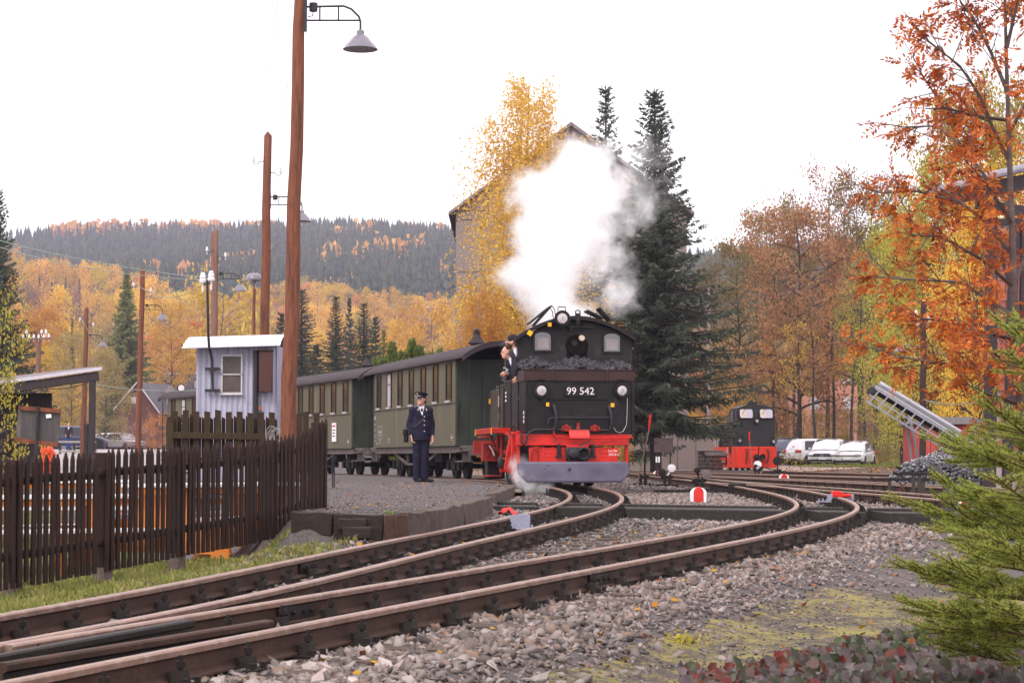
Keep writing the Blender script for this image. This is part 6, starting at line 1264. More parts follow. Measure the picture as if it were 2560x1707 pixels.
# the uniformed man on the platform
gp_ = ground_at(1052, 1206)
J = dict(pelvis=(0, 0, .93), chest=(0, .0, 1.28), neck=(0, .01, 1.475), head=(0, -.02, 1.635), yaw=R(-52), shL=(-.165, 0, 1.425), shR=(.165, 0, 1.425), elL=(-.235, .03, 1.15), elR=(.235, .03, 1.15), wrL=(-.205, -.06, .90), wrR=(.22, -.04, .895), hipL=(-.085, 0, .90), hipR=(.085, 0, .90), knL=(-.085, -.01, .49), knR=(.075, -.01, .49), anL=(-.08, .02, .09), anR=(.075, .02, .09), toeL=(-.05, -.17, .03), toeR=(.20, -.11, .03), hem=(0, 0, .83))
J['_hand'] = {'L': ((.12, -.25, -1), (.9, -.2, .1), -1, 1.0), 'R': ((-.02, -.25, -1), (-.9, -.3, .1), 1, .8)}
Jh = J.pop('_hand'); 
class JD(dict): pass
def mk(J, Jh): q = JD(J); q.hands = Jh; return q
def person2(label, loc, rz, J, Jh, *a, **k):
    global _H
    J = dict(J); return _person(label, loc, rz, J, Jh, *a, **k)
def _person(label, loc, rz, J, Jh, *a, **k):
    class D(dict):
        def __getitem__(s, q): return Jh if q == '_hand' else dict.__getitem__(s, q)
    return person(label, loc, rz, D(J), *a, **k)
cond, HM = _person('man in navy railway uniform and peaked cap standing on the cinder platform', gp_, R(14), J, Jh, M_navy, M_navy, pr=1.18)
f = lambda x, y, z: np.maximum(ell(x, y, z, (0, .014, .025), (.080, .100, .104)), np.maximum(z - .06, -(y + .015) if False else -(y - .005 + .5 * (z + .02))))
headpart(cond, HM, 'hair', f, M_hairb)
m = MB(); m.lathe([(.088, .045), (.090, .085), (.126, .115), (.130, .125), (.118, .140), (.05, .150), (.005, .152)], 26, (0, .005, 0)); m.v = [(x, y * 1.08, z + (.022 * (-y / .12) if z > .1 else 0)) for x, y, z in m.v]; cp = m.build('cap', M_navy, cond); cp.matrix_local = HM
m = MB(); m.grid(lambda u, v: ((u - .5) * .165 * (1 - .15 * v), -.068 - .055 * v * (1 - (2 * u - 1)**2 * .8) - .012 * (1 - (2 * u - 1)**2), .052 - .018 * v - .01 * (2 * u - 1)**2), 12, 4); m.grid(lambda u, v: ((.5 - u) * .165 * (1 - .15 * v), -.068 - .055 * v * (1 - (2 * u - 1)**2 * .8) - .012 * (1 - (2 * u - 1)**2), .049 - .018 * v - .01 * (2 * u - 1)**2), 12, 4); m.build('visor', mat('patent black', (.02, .02, .024), .12, coat=1), cp, ang=70)
m = MB(); m.box((0, -.098, .072), (.15, .008, .010)); m.build('silver_cord', M_steel, cp); m = MB(); m.sph((0, -.123, .118), (.026, .006, .010), 8, 5); m.sph((0, -.1, .09), (.009, .006, .009), 8, 5); m.build('badge', mat('badge gold', (.75, .55, .25), .35, .6), cp)
m = MB()
for s_ in (-1, 1): m.tube([(s_ * .031 + .022 * math.cos(a), -.112, .012 + .016 * math.sin(a)) for a in [i * math.pi / 6 for i in range(13)]], .0016, 4); m.tube([(s_ * .053, -.112, .015), (s_ * .078, -.06, .012), (s_ * .080, .01, .008)], .0016, 4)
m.box((0, -.114, .017), (.016, .003, .003)); q = m.build('glasses', M_steel, cond); q.matrix_local = HM
for z in (1.30, 1.215, 1.13, 1.01): m = MB(); m.sph((.035, -.168 - .012 * (1.3 - z) * 3, z), (.013, .008, .013), 8, 5); m.build('button', mat('button silver', (.7, .66, .6), .3, .7), cond)
m = MB(); m.prism([(-.02, 1.46), (.02, 1.46), (.028, 1.33), (.0, 1.30), (-.028, 1.33)], -.165, -.15); q = m.build('tie', mat('tie navy', (.03, .03, .075), .6), cond); q.rotation_euler = (R(-3), 0, 0)
for s_ in (-1, 1):
    m = MB(); m.box((s_ * .14, .005, 1.497), (.10, .05, .012), Matrix.Rotation(s_ * .22, 3, 'Y')); m.build('epaulette', mat('epaulette', (.42, .33, .22), .5) if s_ < 0 else M_navy, cond)
    m = MB(); m.box((s_ * .085, -.125, 1.44), (.018, .012, .045)); m.build('collar_tab', MATS['badge gold'], cond); m = MB(); m.box((s_ * .10, -.150, 1.335), (.11, .012, .05)); m.build('pocket_flap', M_navy, cond, bev=.003)
m = MB(); m.tube([(.03, -.172, 1.26), (-.06, -.170, 1.18), (-.15, -.12, 1.10)], .007, 5); m.build('strap', mat('brown leather', (.12, .055, .025), .5), cond)
bag = thing('shoulder_bag', 'black leather shoulder bag hanging at the hip of the uniformed man', 'bag', Vector(gp_) + Vector((-.30, .10, .80))); m = MB(); m.box((0, 0, .12), (.09, .24, .26)); m.build('body', M_shoe, bag, bev=.02); m = MB(); m.box((-.02, -.02, .19), (.08, .25, .13)); m.build('flap', M_shoe, bag, bev=.015); m = MB(); m.tube([(0, .0, .24), (.02, .0, .38), (.06, -.03, .55)], .008, 5); m.build('strap', M_shoe, bag)

# the two men leaning out of the cab: torso behind the cab side, heads and arms outside
def crew(label, px, py, Y, J, Jh, jk, hd):
    c = P(px, py, Y); off = Vector(J['head']); return _person(label, c - off, 0, J, Jh, jk, None, legs=False, hair=hd)
Jd = dict(pelvis=(.20, .10, .95), chest=(.17, .04, 1.27), neck=(.08, 0, 1.47), head=(0, -.01, 1.63), yaw=R(-84), pitch=R(-4), shL=(.06, -.13, 1.39), shR=(.22, .18, 1.40), elL=(.10, -.20, 1.12), elR=(.28, .22, 1.12), wrL=(.10, -.10, .97), wrR=(.3, .1, .95))
drv, HM = crew('bearded man in dark knitted cap leaning out of the locomotive cab', 1279, 855, 37.15, Jd, {'L': ((-.5, -.1, -.6), (-.3, .6, -.2), 1, 1.3), 'R': None}, M_fleece, M_hairb)
headpart(drv, HM, 'knitted_cap', lambda x, y, z: np.maximum(np.maximum(ell(x, y, z, (0, .022, .04), (.088, .112, .108)), .030 - z + .45 * (y - .02)), -ell(x, y, z, (0, .022, .0), (.05, .05, .05))), M_knit)
headpart(drv, HM, 'beard', lambda x, y, z: np.maximum(np.maximum(U(.02, ell(x, y, z, (0, -.022, -.052), (.066, .079, .082)), ell(x, y, z, (0, -.066, -.098), (.042, .042, .042))), z + .030 + .35 * (y + .02)), np.maximum(y - .03, -ell(x, y, z, (0, -.11, -.045), (.03, .03, .016)))), mat('beard', (.085, .04, .022), .9, var=.4, scale=60))
Jm = dict(pelvis=(.24, .08, .98), chest=(.16, .02, 1.26), neck=(.05, 0, 1.45), head=(-.035, -.01, 1.59), yaw=R(-80), pitch=R(6), shL=(.07, -.14, 1.36), shR=(.20, .16, 1.38), elL=(.13, -.22, 1.12), elR=(.2, .2, 1.12), wrL=(-.02, -.16, 1.19), wrR=(-.01, -.05, 1.17))
mat2, HM = crew('fair haired man in navy sweater leaning out below the man in the knitted cap', 1267, 881, 37.9, Jm, {'L': ((-1, .2, .1), (.0, .5, -.8), 1, .9), 'R': ((-1, -.2, .1), (0, -.4, -.9), -1, .9)}, mat('navy sweater', (.012, .014, .034), .9, var=.2), mat('fair hair', (.42, .25, .13), .8))
headpart(mat2, HM, 'hair', lambda x, y, z: np.maximum(ell(x, y, z, (0, .018, .028), (.079, .099, .102)), np.maximum(-(y + .01 - .35 * (z - .02)), -(z + .03 - .5 * (.05 - y)))), MATS['fair hair'])
ph = thing('camera', 'small silver camera in the hands of the fair haired man', 'camera', P(1264, 924, 37.7)); m = MB(); m.box((0, 0, 0), (.11, .05, .065), Matrix.Rotation(.4, 3, 'Y')); m.build('body', M_steel, ph, bev=.006); m = MB(); m.lathe([(.025, 0), (.025, .03)], 12, (-.02, -.02, 0), (-.6, -.8, 0)); m.build('lens', M_black, ph)
# man far off between the parked cars
pg = gy(171, 128); Jc = dict(J); Jc.update(yaw=0, wrL=(-.16, -.14, 1.0), wrR=(.16, -.14, 1.0))
_person('distant bald man in dark jacket and blue jeans by the parked cars', pg, 0, Jc, Jh, M_fleece, mat('jeans', (.03, .06, .20), .8), h=.02)

# ------------------------------------------------------------------ cars
M_wht = mat('car white', (.56, .54, .565), .25, var=.03, scale=1, coat=.8); M_tyre = mat('tyre', (.014, .013, .014), .85); M_rim = mat('rim', (.33, .32, .34), .35, .6); M_cglass = mat('car glass', (.03, .028, .034), .08, var=.05, spec=.45); M_trim = mat('black trim', (.018, .017, .018), .55); M_tail = mat('tail lamp', (.45, .02, .02), .2, coat=.6); M_hl = mat('headlamp glass', (.30, .28, .31), .1, coat=1); M_lpl = mat('licence plate', (.68, .66, .70), .5); M_blue = mat('plate blue', (.04, .08, .45), .5)
def car(label, loc, rz, paint, L_=4.1, Wd=1.74, H=1.46, suv=False, front_trim='slim', estate=False, group='cars in the car park'):
    """front looks along -y; origin on the ground under the middle"""
    t = thing('parked_car', label, 'car', loc, rz, group); hl = L_ / 2; w = Wd / 2; zs = .24 if suv else .20; bl = .98 if suv else .90
    # profile stations along y: (y, belt z, roof z or None, half width at belt)
    ho = .95 * (.66 if suv else .62) * 1.0
    sil = [(-hl, .48), (-hl + .06, .66), (-hl + .35, bl - .14), (-hl + 1.02, bl - .01)]; rear = [(hl - (.42 if not suv else .30), bl + .04), (hl - .08, bl - .06), (hl, .62), (hl - .05, .36)]
    st = [(-hl, .36, .60, .80), (-hl + .10, .26, .72, .92), (-hl + .45, .22, bl - .12, .985), (-hl + 1.0, zs, bl - .03, 1.0), (-hl + 1.6, zs, bl, 1.0), (0.3, zs, bl + .02, 1.0), (hl - .9, zs, bl + .05, 1.0), (hl - .25, .26, bl + .05, .97), (hl - .06, .30, bl - .04, .92), (hl, .40, bl - .16, .84)]
    prof = lambda z0, z1, k: [(-1, z0 + .06), (-1.0, (z0 + z1) * .5), (-.975, z1 - .10), (-.90, z1 - .015), (-.55, z1 + .015), (0, z1 + .02), (.55, z1 + .015), (.90, z1 - .015), (.975, z1 - .10), (1.0, (z0 + z1) * .5), (1, z0 + .06), (.9, z0), (-.9, z0)]
    vs = []; n = 13
    for y, z0, z1, k in st: vs += [(x * w * k, y, z) for x, z in prof(z0, z1, k)]
    fs = [(i * n + j, i * n + (j + 1) % n, (i + 1) * n + (j + 1) % n, (i + 1) * n + j) for i in range(len(st) - 1) for j in range(n)] + [tuple(range(n - 1, -1, -1)), tuple((len(st) - 1) * n + j for j in range(n))]
    m = MB(); m.add(vs, fs); bo = m.build('body', paint, t, ang=50); sd = bo.modifiers.new('s', 'SUBSURF'); sd.levels = sd.render_levels = 2
    # cabin
    y0, y1, y2, y3 = -hl + 1.05, -hl + 1.85, hl - (.95 if not (suv or estate) else .55), hl - (.22 if not (suv or estate) else .12); g0, g1 = w * .93, w * .72; zb, zt = bl - .04, H
    ring = lambda y, ww, z: [(-ww, y, z), (ww, y, z)]
    lowf, highf, highr, lowr = (y0, g0 * .93), (y1, g1), (y2, g1), (y3, g0 * .94)
    cross = lambda y, wl, wt_, zt2: [(-wl, y, zb), (-wt_ * 1.04, y, zt2 - .10), (-wt_ * .9, y, zt2 - .015), (0, y, zt2 + .012), (wt_ * .9, y, zt2 - .015), (wt_ * 1.04, y, zt2 - .10), (wl, y, zb)]
    secs = [cross(y0, g0 * .94, g0 * .9, zb + .05), cross((y0 + y1) / 2, g0, (g0 + g1) / 2 * .98, (zb + zt) / 2 + .04), cross(y1, g0, g1, zt - .01), cross((y1 + y2) / 2, g0, g1 * 1.02, zt + .015), cross(y2, g0, g1 * .98, zt - .02), cross((y2 + y3) / 2, g0, g1 * 1.02, zt - .02 - (zt - zb) * (.42 if not (suv or estate) else .30)), cross(y3, g0 * .95, g0 * .9, zb + .06)]
    vs = sum(secs, []); n = 7; fs = [(i * n + j, i * n + j + 1, (i + 1) * n + j + 1, (i + 1) * n + j) for i in range(6) for j in range(6)]
    m = MB(); m.add(vs, fs); cb = m.build('roof', paint, t, ang=60)
    # glass laid 4 mm proud of the cabin
    def lerp(a, b, q): return Vector(a) * (1 - q) + Vector(b) * q
    def patch(name, quad, parent, m_=M_cglass, ins=.06, out=(0, 0, 0), up=None):
        c = sum((Vector(q) for q in quad), Vector()) / len(quad); o = Vector(out); m = MB(); m.poly([Vector(q) + (c - Vector(q)) * ins + o for q in quad]); return m.build(name, m_, parent, ang=0)
    A, B_, C_, D_, E_, F_, G_ = secs
    ws = patch('windscreen', [A[1], A[5], B_[5], C_[5], C_[4], C_[2], C_[1], B_[1]], cb, out=(0, -.03, .03), ins=.08)
    patch('rear_window', [E_[1], E_[5], F_[5], F_[1]], cb, out=(0, .035, .02), ins=.10)
    for s_, i0, i1 in ((-1, 0, 1), (1, 6, 5)):
        f0 = lerp(A[i0], B_[i0], .6); patch('side_window', [lerp(f0, f0, 0), C_[i1], lerp(C_[i1], D_[i1], .95), lerp(C_[i0], D_[i0], .95)], cb, out=(s_ * .015, 0, 0), ins=.07); patch('side_window', [lerp(D_[i0], C_[i0], .02), lerp(D_[i1], C_[i1], .02), E_[i1], lerp(E_[i0], F_[i0], .55)], cb, out=(s_ * .015, 0, 0), ins=.07)
        m = MB(); m.box((s_ * (w + .06), y0 + .55, bl + .07), (.17, .10, .12)); m.build('mirror', paint, t, bev=.03)
    wr = .34 if suv else .31
    for s_ in (-1, 1):
        for yy_ in (-hl + .80, hl - .78):
            m = MB(); m.lathe([(.02, -.10), (wr * .8, -.10), (wr, -.07), (wr, .07), (wr * .92, .095), (wr * .66, .10), (wr * .62, .07), (.02, .07)], 24, (s_ * (w - .10), yy_, wr), (s_, 0, 0)); ty = m.build('wheel', M_tyre, t)
            m = MB(); m.lathe([(wr * .63, .075), (wr * .55, .10), (wr * .2, .085), (.02, .09)], 10, (s_ * (w - .10), yy_, wr), (s_, 0, 0)); m.build('rim', M_rim, ty)
            m = MB(); m.tube([(s_ * (w + .004), yy_ + (wr + .055) * math.cos(a), wr + (wr + .055) * math.sin(a)) for a in [math.pi * i / 12 for i in range(13)]], .028, 5); m.build('wheel_arch', M_trim if suv else paint, t)
            m = MB(); m.lathe([(wr + .05, 0), (wr + .05, .012)], 20, (s_ * (w - .008), yy_, wr), (s_, 0, 0)); m.build('wheel_well', M_trim, t)
    yf_ = -hl - .012
    if front_trim == 'bold':
        m = MB(); m.box((0, yf_ + .02, .66), (1.0, .05, .20)); g = m.build('grille', M_trim, t, bev=.03)
        for z in (.62, .70): m = MB(); m.box((0, yf_ - .01, z), (.96, .02, .022)); m.build('grille_bar', M_rim, g)
        m = MB(); m.tube([(.095 * math.cos(a), yf_ - .03, .66 + .095 * math.sin(a)) for a in [i * math.pi / 10 for i in range(21)]], .011, 5); [m.bar((0, yf_ - .03, .66), (.09 * math.sin(a), yf_ - .03, .66 + .09 * math.cos(a)), .02) for a in (0, 2.094, 4.189)]; m.build('emblem', M_steel, g)
        m = MB(); m.box((0, yf_ + .02, .36), (1.25, .06, .12)); m.build('air_intake', M_trim, t, bev=.03); m = MB(); m.box((0, yf_ + .0, .27), (1.3, .06, .04)); m.build('skid_plate', M_rim, t)
    else:
        m = MB(); m.box((0, yf_ + .04, .63), (1.0, .06, .07)); g = m.build('grille', M_trim, t, bev=.01); m = MB(); m.box((0, yf_ + .01, .625), (1.05, .03, .014)); m.build('grille_bar', M_steel, g)
        if front_trim == 'slim': m = MB(); m.lathe([(.055, 0), (.06, .012), (.05, .02)], 18, (0, yf_ + .005, .635), (0, -1, 0)); m.build('emblem', M_steel, g)
        m = MB(); m.box((0, yf_ + .03, .31), (1.15, .06, .10)); m.build('air_intake', M_trim, t, bev=.02); m = MB(); m.box((0, yf_ + .02, .225), (1.3, .05, .02)); m.build('lower_bar', M_steel, t)
    for s_ in (-1, 1):
        m = MB(); m.box((s_ * w * .70, -hl + .10, .655), (.40, .22, .12), Matrix.Rotation(s_ * .42, 3, 'Z')); m.build('headlight', M_hl, t, bev=.03); m = MB(); m.box((s_ * w * .78, -hl + .06, .35), (.24, .10, .10), Matrix.Rotation(s_ * .35, 3, 'Z')); m.build('fog_lamp', M_trim, t, bev=.02)
        m = MB(); m.box((s_ * w * .80, hl - .06, bl - .08), (.36, .18, .16), Matrix.Rotation(-s_ * .35, 3, 'Z')); m.build('tail_light', M_tail, t, bev=.03)
    m = MB(); m.box((0, yf_ - .005, .46), (.52, .02, .115)); p_ = m.build('number_plate', M_lpl, t); m = MB(); m.box((-.235, yf_ - .017, .46), (.045, .006, .11)); m.build('plate_band', M_blue, p_)
    m = MB(); m.box((0, hl + .0, .62), (.52, .03, .115)); m.build('number_plate', M_lpl, t); m = MB(); m.box((0, hl - .03, .36), (1.3, .12, .14)); m.build('rear_bumper', M_trim if suv else paint, t, bev=.03)
    return t
def car_at(label, px, Y, deg, paint, **k):
    p = gy(px, Y); return car(label, p, R(deg), paint, **k)
GC = 'cars in the car park'
car_at('white hatchback parked on the grass, nearest and furthest right of the white cars', 2136, 114.5, -22, M_wht)
car_at('white off-road car with wide black grille left of the white hatchback', 2072, 119, -19, M_wht, L_=4.6, Wd=1.88, H=1.62, suv=True, front_trim='bold')
car_at('white off-road car seen from behind, red tail lamp showing', 2052, 125, 118, M_wht, L_=4.6, Wd=1.84, H=1.66, suv=True)
car_at('dark blue car half hidden behind the white off-road cars', 1992, 128, 150, mat('car dark blue', (.045, .05, .085), .25, var=.05, coat=.8), L_=4.4, Wd=1.8, H=1.58, suv=True)
car_at('black car with white glare at the far left of the car park row', 1974, 132, 160, mat('car black', (.02, .02, .024), .25, var=.05, coat=.8), H=1.6)
car_at('grey hatchback parked between the big spruce and the diesel locomotive', 1752, 132, 72, mat('car grey', (.27, .25, .27), .3, var=.05, coat=.7)); car_at('silver car behind the grey hatchback beside the spruce', 1728, 145, 72, mat('car silver', (.45, .44, .47), .3, var=.05, coat=.7))
GC2 = 'cars on the far parking lane'
for lbl, px, Y, deg, pnt, kw in (('dark blue estate car on the far lane behind the metal board', 182, 136, 118, 'car dark blue', dict(suv=True, H=1.6, L_=4.5)), ('white estate car behind the shelter post on the far lane', 236, 178, -125, 'car white', dict(estate=True, L_=4.6)), ('white hatchback with red tail lamp right of the shelter post', 262, 172, -125, 'car white', {}), ('lilac grey car between the white hatchback and the dark grey car', 283, 182, -128, 'car silver', {}), ('dark grey hatchback at the right end of the far lane', 308, 168, 52, 'car grey', {}), ('white car behind the dark grey hatchback on the far lane', 300, 190, -125, 'car white', {}), ('red and white car at the back of the far lane', 168, 158, 112, 'car white', {})):
    c = car_at(lbl, px, Y, deg, MATS[pnt], group=GC2, **kw)
# ------------------------------------------------------------------ trees: tapered trunk and limbs, crowns of many small leaves
def qrot(rng, n): 
    q = rng.normal(size=(n, 4)); q /= np.linalg.norm(q, axis=1)[:, None]; a, b, c, d = q.T
    return np.stack([1 - 2 * (c * c + d * d), 2 * (b * c - a * d), 2 * (b * d + a * c), 2 * (b * c + a * d), 1 - 2 * (b * b + d * d), 2 * (c * d - a * b), 2 * (b * d - a * c), 2 * (c * d + a * b), 1 - 2 * (b * b + c * c)], -1).reshape(n, 3, 3)
LEAFQ = np.array([(-.5, 0, 0), (0, -.33, .08), (.5, 0, 0), (0, .33, .08)])
def leafquads(C_, s, rng, Rm=None, q=LEAFQ):
    n = len(C_); Rm = qrot(rng, n) if Rm is None else Rm; V = np.einsum('nij,vj->nvi', Rm, q) * s[:, None, None] + C_[:, None]; return V.reshape(-1, 3), np.arange(n * 4).reshape(n, 4)
def dcards(p0, d, L_, w, rng, roll=None):
    """narrow cards that start at p0 and run along d"""
    n = len(p0); d = d / np.linalg.norm(d, axis=1)[:, None]; a = rng.normal(size=(n, 3)) if roll is None else roll; s = np.cross(d, a); s /= np.linalg.norm(s, axis=1)[:, None] + 1e-9
    m_ = p0 + d * (L_ * .45)[:, None]; V = np.stack([p0, m_ + s * w[:, None], p0 + d * L_[:, None], m_ - s * w[:, None]], 1); return V.reshape(-1, 3), np.arange(n * 4).reshape(n, 4)
def trunk_mesh(segs, m_, name='trunk', n=5):
    mb = MB()
    for pts, rr_ in segs: mb.tube(pts, rr_, n if rr_[0] > .03 else 3, cap=False)
    return mb.mesh(name, m_, ang=70)
def skeleton(rng, H, R_, base, nl, prof, up=.5, nsub=4, lean=0., r0=None, fork=0):
    segs, tips = [], []; r0 = r0 or H * .014; k = 9; wx, wy = rng.normal(0, .012 * H, 2); ph = rng.uniform(0, 6)
    tr = [np.array([lean * H * (i / k)**1.3 + wx * math.sin(i * .8 + ph) * i / k, wy * math.sin(i * 1.1 + ph) * i / k, H * .96 * i / k]) for i in range(k + 1)]
    segs.append(([Vector(p) for p in tr], [r0 * (1 - .86 * (i / k)) for i in range(k + 1)])); at = lambda t: np.array([np.interp(t * k, range(k + 1), [p[j] for p in tr]) for j in range(3)])
    for i in range(nl):
        t = base + (1 - base) * ((i + rng.uniform(.2, .8)) / nl); az = i * 2.4 + rng.uniform(-.5, .5); L_ = R_ * prof((t - base) / (1 - base)) * rng.uniform(.7, 1.15); u = up * rng.uniform(.6, 1.3); d = np.array([math.cos(az), math.sin(az), 0]); p0 = at(t); pts = []
        for j in range(5): s = j / 4; pts.append(p0 + d * L_ * s + np.array([0, 0, 1]) * L_ * (u * s - .25 * s * s * (1 if up > .2 else 2.0)) + rng.normal(0, .03 * L_, 3) * s)
        rb = max(.012, r0 * (1 - .86 * t) * .55); segs.append(([Vector(p) for p in pts], [rb * (1 - .8 * q / 4) for q in range(5)])); tips.append(pts[-1])
        for j in range(nsub):
            s = rng.uniform(.3, 1.0); a = np.array([np.interp(s * 4, range(5), [p[q] for p in pts]) for q in range(3)]); dd = d * rng.uniform(.3, 1.0) + rng.normal(0, .55, 3) + np.array([0, 0, .25 * up]); dd /= np.linalg.norm(dd); l2 = L_ * rng.uniform(.25, .5)
            b = a + dd * l2; c = (a + b) / 2 + rng.normal(0, .06 * l2, 3); segs.append(([Vector(a), Vector(c), Vector(b)], [rb * .4, rb * .28, rb * .12])); tips += [b, c]
    return segs, np.array(tips)
PROTO = {}
M_bark = mat('bark', (.085, .062, .052), .95, var=.4, scale=5, bump=.5, stretch=(3, 3, .6), dirt=(.14, .12, .09), dscale=2); M_bark2 = mat('dark bark', (.045, .034, .030), .95, var=.4, scale=5, bump=.5, stretch=(3, 3, .6)); M_birch = mat('birch bark', (.42, .38, .35), .8, var=.2, scale=4, dirt=(.04, .035, .03), dscale=3, damt=.4, stretch=(.6, .6, 2))
PRO = dict(round=lambda t: .35 + .75 * math.sin(math.pi * min(1, t * .9 + .12)) ** .8, wisp=lambda t: (.5 + .5 * math.sin(math.pi * (t * .8 + .1))) * (1 - .5 * t ** 2.5), column=lambda t: .45 + .5 * math.sin(math.pi * (t * .85 + .1)), cone=lambda t: 1.05 - .9 * t, broad=lambda t: .55 + .5 * math.sin(math.pi * (t * .8 + .1)))
def broadleaf(key, seed, H, R_, base, nl, prof, leaves, size, sig, up=.5, nsub=4, bark=None, lean=0, r0=None, droop=0):
    rng = np.random.default_rng(seed); segs, tips = skeleton(rng, H, R_, base, nl, PRO[prof], up, nsub, lean, r0)
    w_ = rng.gamma(1.6, 1, len(tips)); k = rng.choice(len(tips), leaves, p=w_ / w_.sum()); off = rng.normal(0, sig, (leaves, 3)) * np.array([1, 1, .75])
    if droop: off[:, 2] -= np.abs(rng.gamma(1.2, droop, leaves)); off[:, :2] *= .55
    C_ = tips[k] + off; V, Q = leafquads(C_, size * rng.uniform(.6, 1.3, leaves), rng)
    PROTO[key] = (trunk_mesh(segs, bark or M_bark), mesh_np('crown', V, Q, LM_['gold']), H, R_)
def conifer(key, seed, H, R_, base, nbr, droop=.25, tipup=.12, dens=1.0, cw=.05, hang=.7, twl=.34):
    rng = np.random.default_rng(seed); segs = [([Vector((0, 0, H * i / 6)) for i in range(7)], [H * .013 * (1 - .93 * i / 6) for i in range(7)])]; P0, D, LL, WW = [], [], [], []; lop = rng.uniform(0, 6.28, 4)
    for i in range(nbr):
        t = base + (1 - base) * (((i + rng.uniform(-2, 2)) / nbr).__abs__()) ** .86; t = min(t, .985); z = H * t; az = i * 2.3999 + rng.uniform(-.5, .5); q = (t - base) / (1 - base)
        L_ = (R_ * (1 - q) ** .92 * (1 + .16 * math.sin(az * 2 + lop[0] + t * 9)) + .08) * (rng.uniform(.55, 1.0) if rng.random() < .75 else rng.uniform(1.0, 1.22)); d = np.array([math.cos(az), math.sin(az), 0]); sl = -droop * (1 - q) * rng.uniform(.4, 1.5) + .5 * max(0, q - .6); pt = lambda s: np.array([0, 0, z]) + d * L_ * s + np.array([0, 0, 1]) * L_ * (sl * s + tipup * s * s)
        if L_ > .4: segs.append(([Vector(pt(0)), Vector(pt(.5)), Vector(pt(1))], [.018 * L_ + .005, .010 * L_ + .004, .003]))
        side = np.array([-d[1], d[0], 0]); nt_ = max(4, int(L_ * 9 * dens))
        for q_ in range(nt_):
            s = .08 + .92 * (q_ + rng.random()) / nt_; l2 = (twl * (.4 + .6 * (1 - q) ** .7) + .16 * L_ * (1 - s)) * rng.uniform(.6, 1.3)
            for sg in (-1, 1):
                P0.append(pt(s)); D.append(d * rng.uniform(.3, .9) + sg * side * rng.uniform(.3, 1) + np.array([0, 0, -hang * rng.uniform(.1, 1.2)])); LL.append(l2); WW.append(cw * rng.uniform(.6, 1.5))
            for _ in range(2): P0.append(pt(s) + side * rng.uniform(-.25, .25) * l2); D.append(d * rng.uniform(-.1, .6) + np.array([0, 0, -hang * 1.3]) + rng.normal(0, .3, 3)); LL.append(l2 * rng.uniform(.5, 1.0)); WW.append(cw * rng.uniform(.6, 1.2))
        for _ in range(3): P0.append(pt(.85)); D.append(d + np.array([0, 0, tipup]) + rng.normal(0, .3, 3)); LL.append(.22); WW.append(cw * .8)
    for q in range(9): P0.append(np.array([0, 0, H * (1 - .012 * q)])); D.append(np.array([rng.normal(0, .5), rng.normal(0, .5), .6])); LL.append(.16 + .03 * q); WW.append(cw * .6)
    V, Q = dcards(np.array(P0), np.array(D), np.array(LL), np.array(WW), rng); PROTO[key] = (trunk_mesh(segs, M_bark2), mesh_np('crown', V, Q, LM_['spruce']), H, R_)
LM_ = dict(
    gold=leafmat('golden leaves', [(.56, .30, .065), (.68, .40, .09), (.74, .47, .11), (.60, .33, .06), (.76, .52, .15)], trans=.42),
    yellow=leafmat('yellow leaves', [(.72, .45, .05), (.80, .54, .07), (.62, .44, .06), (.76, .50, .05)], trans=.42),
    orange=leafmat('orange leaves', [(.60, .26, .075), (.68, .33, .09), (.50, .20, .07), (.64, .36, .12)], trans=.42),
    ochre=leafmat('ochre leaves', [(.40, .28, .08), (.50, .34, .09), (.34, .25, .08), (.54, .37, .12)], trans=.4),
    rust=leafmat('rust leaves', [(.30, .12, .075), (.38, .165, .095), (.24, .105, .07), (.42, .20, .10), (.30, .17, .09)], trans=.38),
    olive=leafmat('olive leaves', [(.155, .14, .06), (.21, .175, .065), (.26, .20, .07), (.17, .155, .065)], trans=.38),
    ygreen=leafmat('yellow green leaves', [(.34, .32, .06), (.43, .38, .07), (.52, .42, .08), (.29, .29, .065), (.58, .41, .07)], trans=.42),
    willow=leafmat('willow leaves', [(.30, .25, .10), (.38, .30, .12), (.26, .22, .095), (.42, .33, .14)], trans=.4),
    twig=leafmat('dry twig leaves', [(.26, .155, .13), (.31, .19, .155), (.22, .14, .12), (.37, .22, .13)]),
    spruce=leafmat('spruce needles', [(.048, .064, .050), (.072, .090, .066), (.095, .108, .074), (.058, .072, .058)], trans=.25),
    bspruce=leafmat('blue spruce needles', [(.045, .060, .056), (.062, .080, .07), (.075, .09, .075)], trans=.15),
    larch=leafmat('larch needles', [(.16, .18, .08), (.22, .23, .09), (.28, .26, .10), (.15, .17, .08)], trans=.35),
    thuja=leafmat('thuja leaves', [(.10, .16, .045), (.15, .22, .055), (.20, .26, .07), (.09, .13, .045)], trans=.25))
broadleaf('far1', 1, 12, 4.2, .12, 22, 'round', 2600, .42, .62, .55, 4); broadleaf('far2', 2, 14, 3.4, .12, 22, 'column', 2600, .42, .6, .8, 4); broadleaf('far3', 3, 11, 4.6, .08, 22, 'broad', 3000, .40, .6, .5, 4); broadleaf('far4', 4, 13, 3.6, .15, 20, 'cone', 2200, .42, .6, .5, 4)
broadleaf('mid1', 5, 14, 4.4, .16, 38, 'round', 15000, .20, .42, .5, 6, M_bark2, .02); broadleaf('mid2', 6, 16, 4.2, .2, 38, 'column', 15000, .20, .45, .7, 6, M_bark2); broadleaf('mid3', 7, 15, 3.8, .3, 30, 'round', 4200, .17, .45, .9, 7, M_bark2, -.02); broadleaf('slim', 8, 15, 2.4, .45, 20, 'column', 2200, .19, .35, .6, 5, M_bark2, .05)
